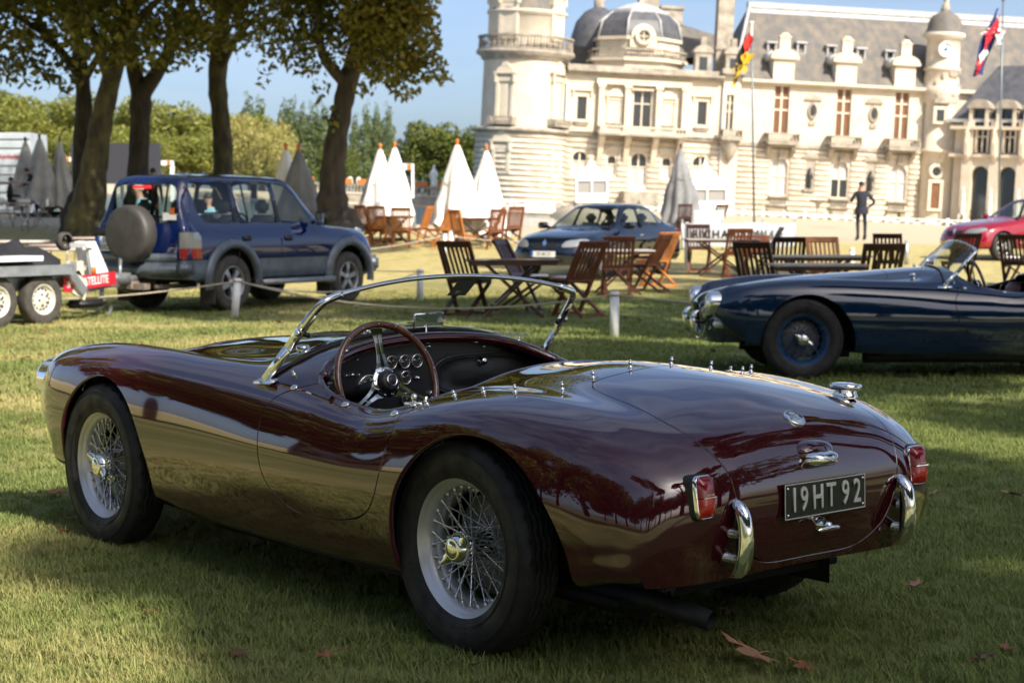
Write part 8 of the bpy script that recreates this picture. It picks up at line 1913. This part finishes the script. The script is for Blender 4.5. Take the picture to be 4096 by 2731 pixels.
SPOTS = [(-2.14,8.0,1.1,0,'orange leaf on the grass beside the front wheel of the maroon roadster'),(-1.9,7.34,1,0,'orange yellow leaf half under the front tyre of the maroon roadster'),(-1.84,7.02,.7,0,'torn orange leaf at the foot of the front tyre'),(-5.19,19.14,1,1,''),(-5.03,17.84,1,1,''),(-4.41,15.55,1,1,''),(-3.08,10.85,.9,2,'dark leaf on the bright grass ahead of the maroon front wing'),(-.71,6.25,.8,1,'rust leaf on the grass under the maroon door'),(-1.2,5.6,.7,2,'small brown leaf in the grass left of the rear wheel'),(-.81,5.05,.7,2,'small dark leaf near the lower edge of the grass'),(-.54,5.05,.8,1,'small rust leaf near the lower edge of the grass'),(.56,5.43,1.5,2,'curled brown maple leaf under the exhaust tip'),(.71,4.99,1.9,3,'large tan maple leaf in the grass behind the maroon roadster'),(.72,5.6,.8,2,'thin brown leaf behind the exhaust'),(.48,5.5,.6,2,'small brown leaf in the shade beside the exhaust'),(2.32,7.94,1.5,3,'large pinkish tan leaf on the grass at the picture edge'),(2.0,8.03,.8,3,'pale pink leaf beside the maroon tail'),(1.44,6.02,.7,3,'small pale leaf on the shaded grass right of the tail'),(1.41,5.02,.9,2,'brown leaf in the corner of the grass'),(3.45,12.5,.7,2,'leaf in the shade below the blue roadster sill'),(-3.35,18.6,1.2,1,''),(-2.81,20.65,1,1,''),(1.11,17.37,1.1,2,''),(.79,17.66,1.1,2,''),(1.92,16.28,1,2,''),(.85,4.91,.9,1,'rust leaf at the very lower edge of the grass'),(1.49,5.12,.7,1,'small rust leaf at the lower corner of the grass'),(1.56,21.24,1,1,''),(-3.06,19.29,1,1,''),(-2.37,19.65,1,1,''),(-5.24,18.94,.9,1,''),(-4.97,17.08,.9,1,''),(1.45,21.68,.9,1,''),(-.71,16.81,1.1,1,''),(.02,18.27,.9,1,''),(-4.92,22.14,1,1,''),(-5.05,20.82,1,1,''),(3.28,12.71,.7,1,''),(-2.39,10.11,.6,2,''),(-.1,4.94,.6,2,'')]
LM = [leaf_mesh(i) for i in range(6)]; cache = {}
g = random.Random(9)
for i, (x, y, s, k, lab) in enumerate(SPOTS):
    key = (i % 6, k)
    if key not in cache: cache[key] = LM[i % 6].mesh('fallen_leaf', LEAFC[k])
    o = link('fallen_leaf', cache[key]); o.location = (x, y, .016 if y < 12 else .02); o.rotation_euler = (g.uniform(-.35, .35), g.uniform(-.35, .35), g.uniform(0, 6.28)); o.scale = (s*1.25 if y < 12 else s*1.5,)*3
    tag(o, lab or 'rust brown autumn leaf lying on the lawn between the cars', 'leaf', 'fallen autumn leaves')
# ---------------------------------------------------------------- the two roadsters
CAR = build_roadster(); CAR.location = (.355, 5.566, 0); CAR.rotation_euler = (0, 0, 2.2704)
tag(CAR, 'maroon open two seat roadster with silver wire wheels in the foreground', 'car')
BLU = copy_tree(CAR); BLU.location = (4.62, 14.55, 0); BLU.rotation_euler = (0, 0, R(181))
tag(BLU, 'deep blue open roadster with blue wire wheels and oxblood seats', 'car')
def drop(root, names):
    for o in list(root.children):
        if o.name.split('.')[0] in names:
            for c in list(o.children_recursive): bpy.data.objects.remove(c)
            bpy.data.objects.remove(o)
drop(BLU, ('number_plate', 'boot_badge', 'tyre_lettering', 'exhaust_pipe', 'exhaust_hanger'))
for w_ in BLU.children:
    if w_.name.startswith('wheel'):
        recolour(w_, {SILVER: BLUEW, STEEL: BLUEW})
    if w_.name.startswith('seat'): recolour(w_, {LEATHER: REDLEATHER})
recolour(BLU, {MAROON: BLUEP})
for w_ in BLU.children:
    if w_.name.startswith('windscreen'):
        for c in list(w_.children):
            if c.name.startswith(('permit_sheet', 'year_print', 'round_sticker')): bpy.data.objects.remove(c)
# ---------------------------------------------------------------- trees that shade them
for k, (gx_, gy_, rx, ry, n_, lab) in enumerate(((1.7, 5.7, 2.7, 3.1, 9000, 'tall park tree behind the photographer shading the maroon roadster'), (4.3, 14.2, 3.9, 3.6, 10000, 'tall park tree beside the lawn shading the blue roadster'),
    (1.2, 23.3, 3.7, 3.2, 9000, 'tall park tree beside the lawn shading the nearest wooden table'), (4.8, 28.5, 4.0, 3.6, 9000, 'tall park tree beside the lawn shading the chairs behind the blue bonnet'), (-3.5, 25.0, 3.0, 2.5, 7000, 'tall park tree beside the lawn shading the off-roader'),
    (3.2, 36.0, 3.6, 2.4, 7000, 'tall park tree beside the lawn shading the saloon car'), (-6.5, -1.5, 5.0, 4.2, 9000, 'broad park tree behind the photographer, inner one of two'), (-13.5, 3.0, 5.0, 4.5, 8000, 'broad park tree behind the photographer, outer one of two'))):
    cx, cy = gx_+11.2, gy_-14.3; shade_tree(cx+.8, cy-.7, 18, crown_blobs((cx, cy, 15.8), (rx, ry, 3.0), 22, 161+k, (.22, .36)), 61+k, lab, n=n_, size=.34)
for k, (x, y, h, lf) in enumerate(((-19, 36, 15, LEAF_NEAR), (-25, 26, 16, LEAF_GOLD), (-27, 14, 16, LEAF_NEAR), (-26, 2, 15, LEAF_GOLD))):
    shade_tree(x, y, h, crown_blobs((x, y, h*.66), (5.2, 5.2, h*.36), 20, 70+k, (.3, .45)), 70+k, 'old tree of the row beyond the picture edge, '+('first', 'second', 'third', 'fourth')[k]+' from the container', lf, n=8000, size=.42)
for k in range(22):
    a = R(158+k*9.2); q = 31+5*math.sin(k*2.3); x, y, h = q*math.cos(a), 3+q*math.sin(a), 1.15+.25*math.sin(k*1.9)
    t = empty('woodland_tree', (x, y, -.2), k*1.1, 'tall tree of the wood behind the photographer', 'tree', 'trees behind the photographer'); t.scale = (h*1.15, h*1.15, h); link('crown', FAR['round_d'][k % 2], t); link('trunk', far_trunk(7.3, .28), t)
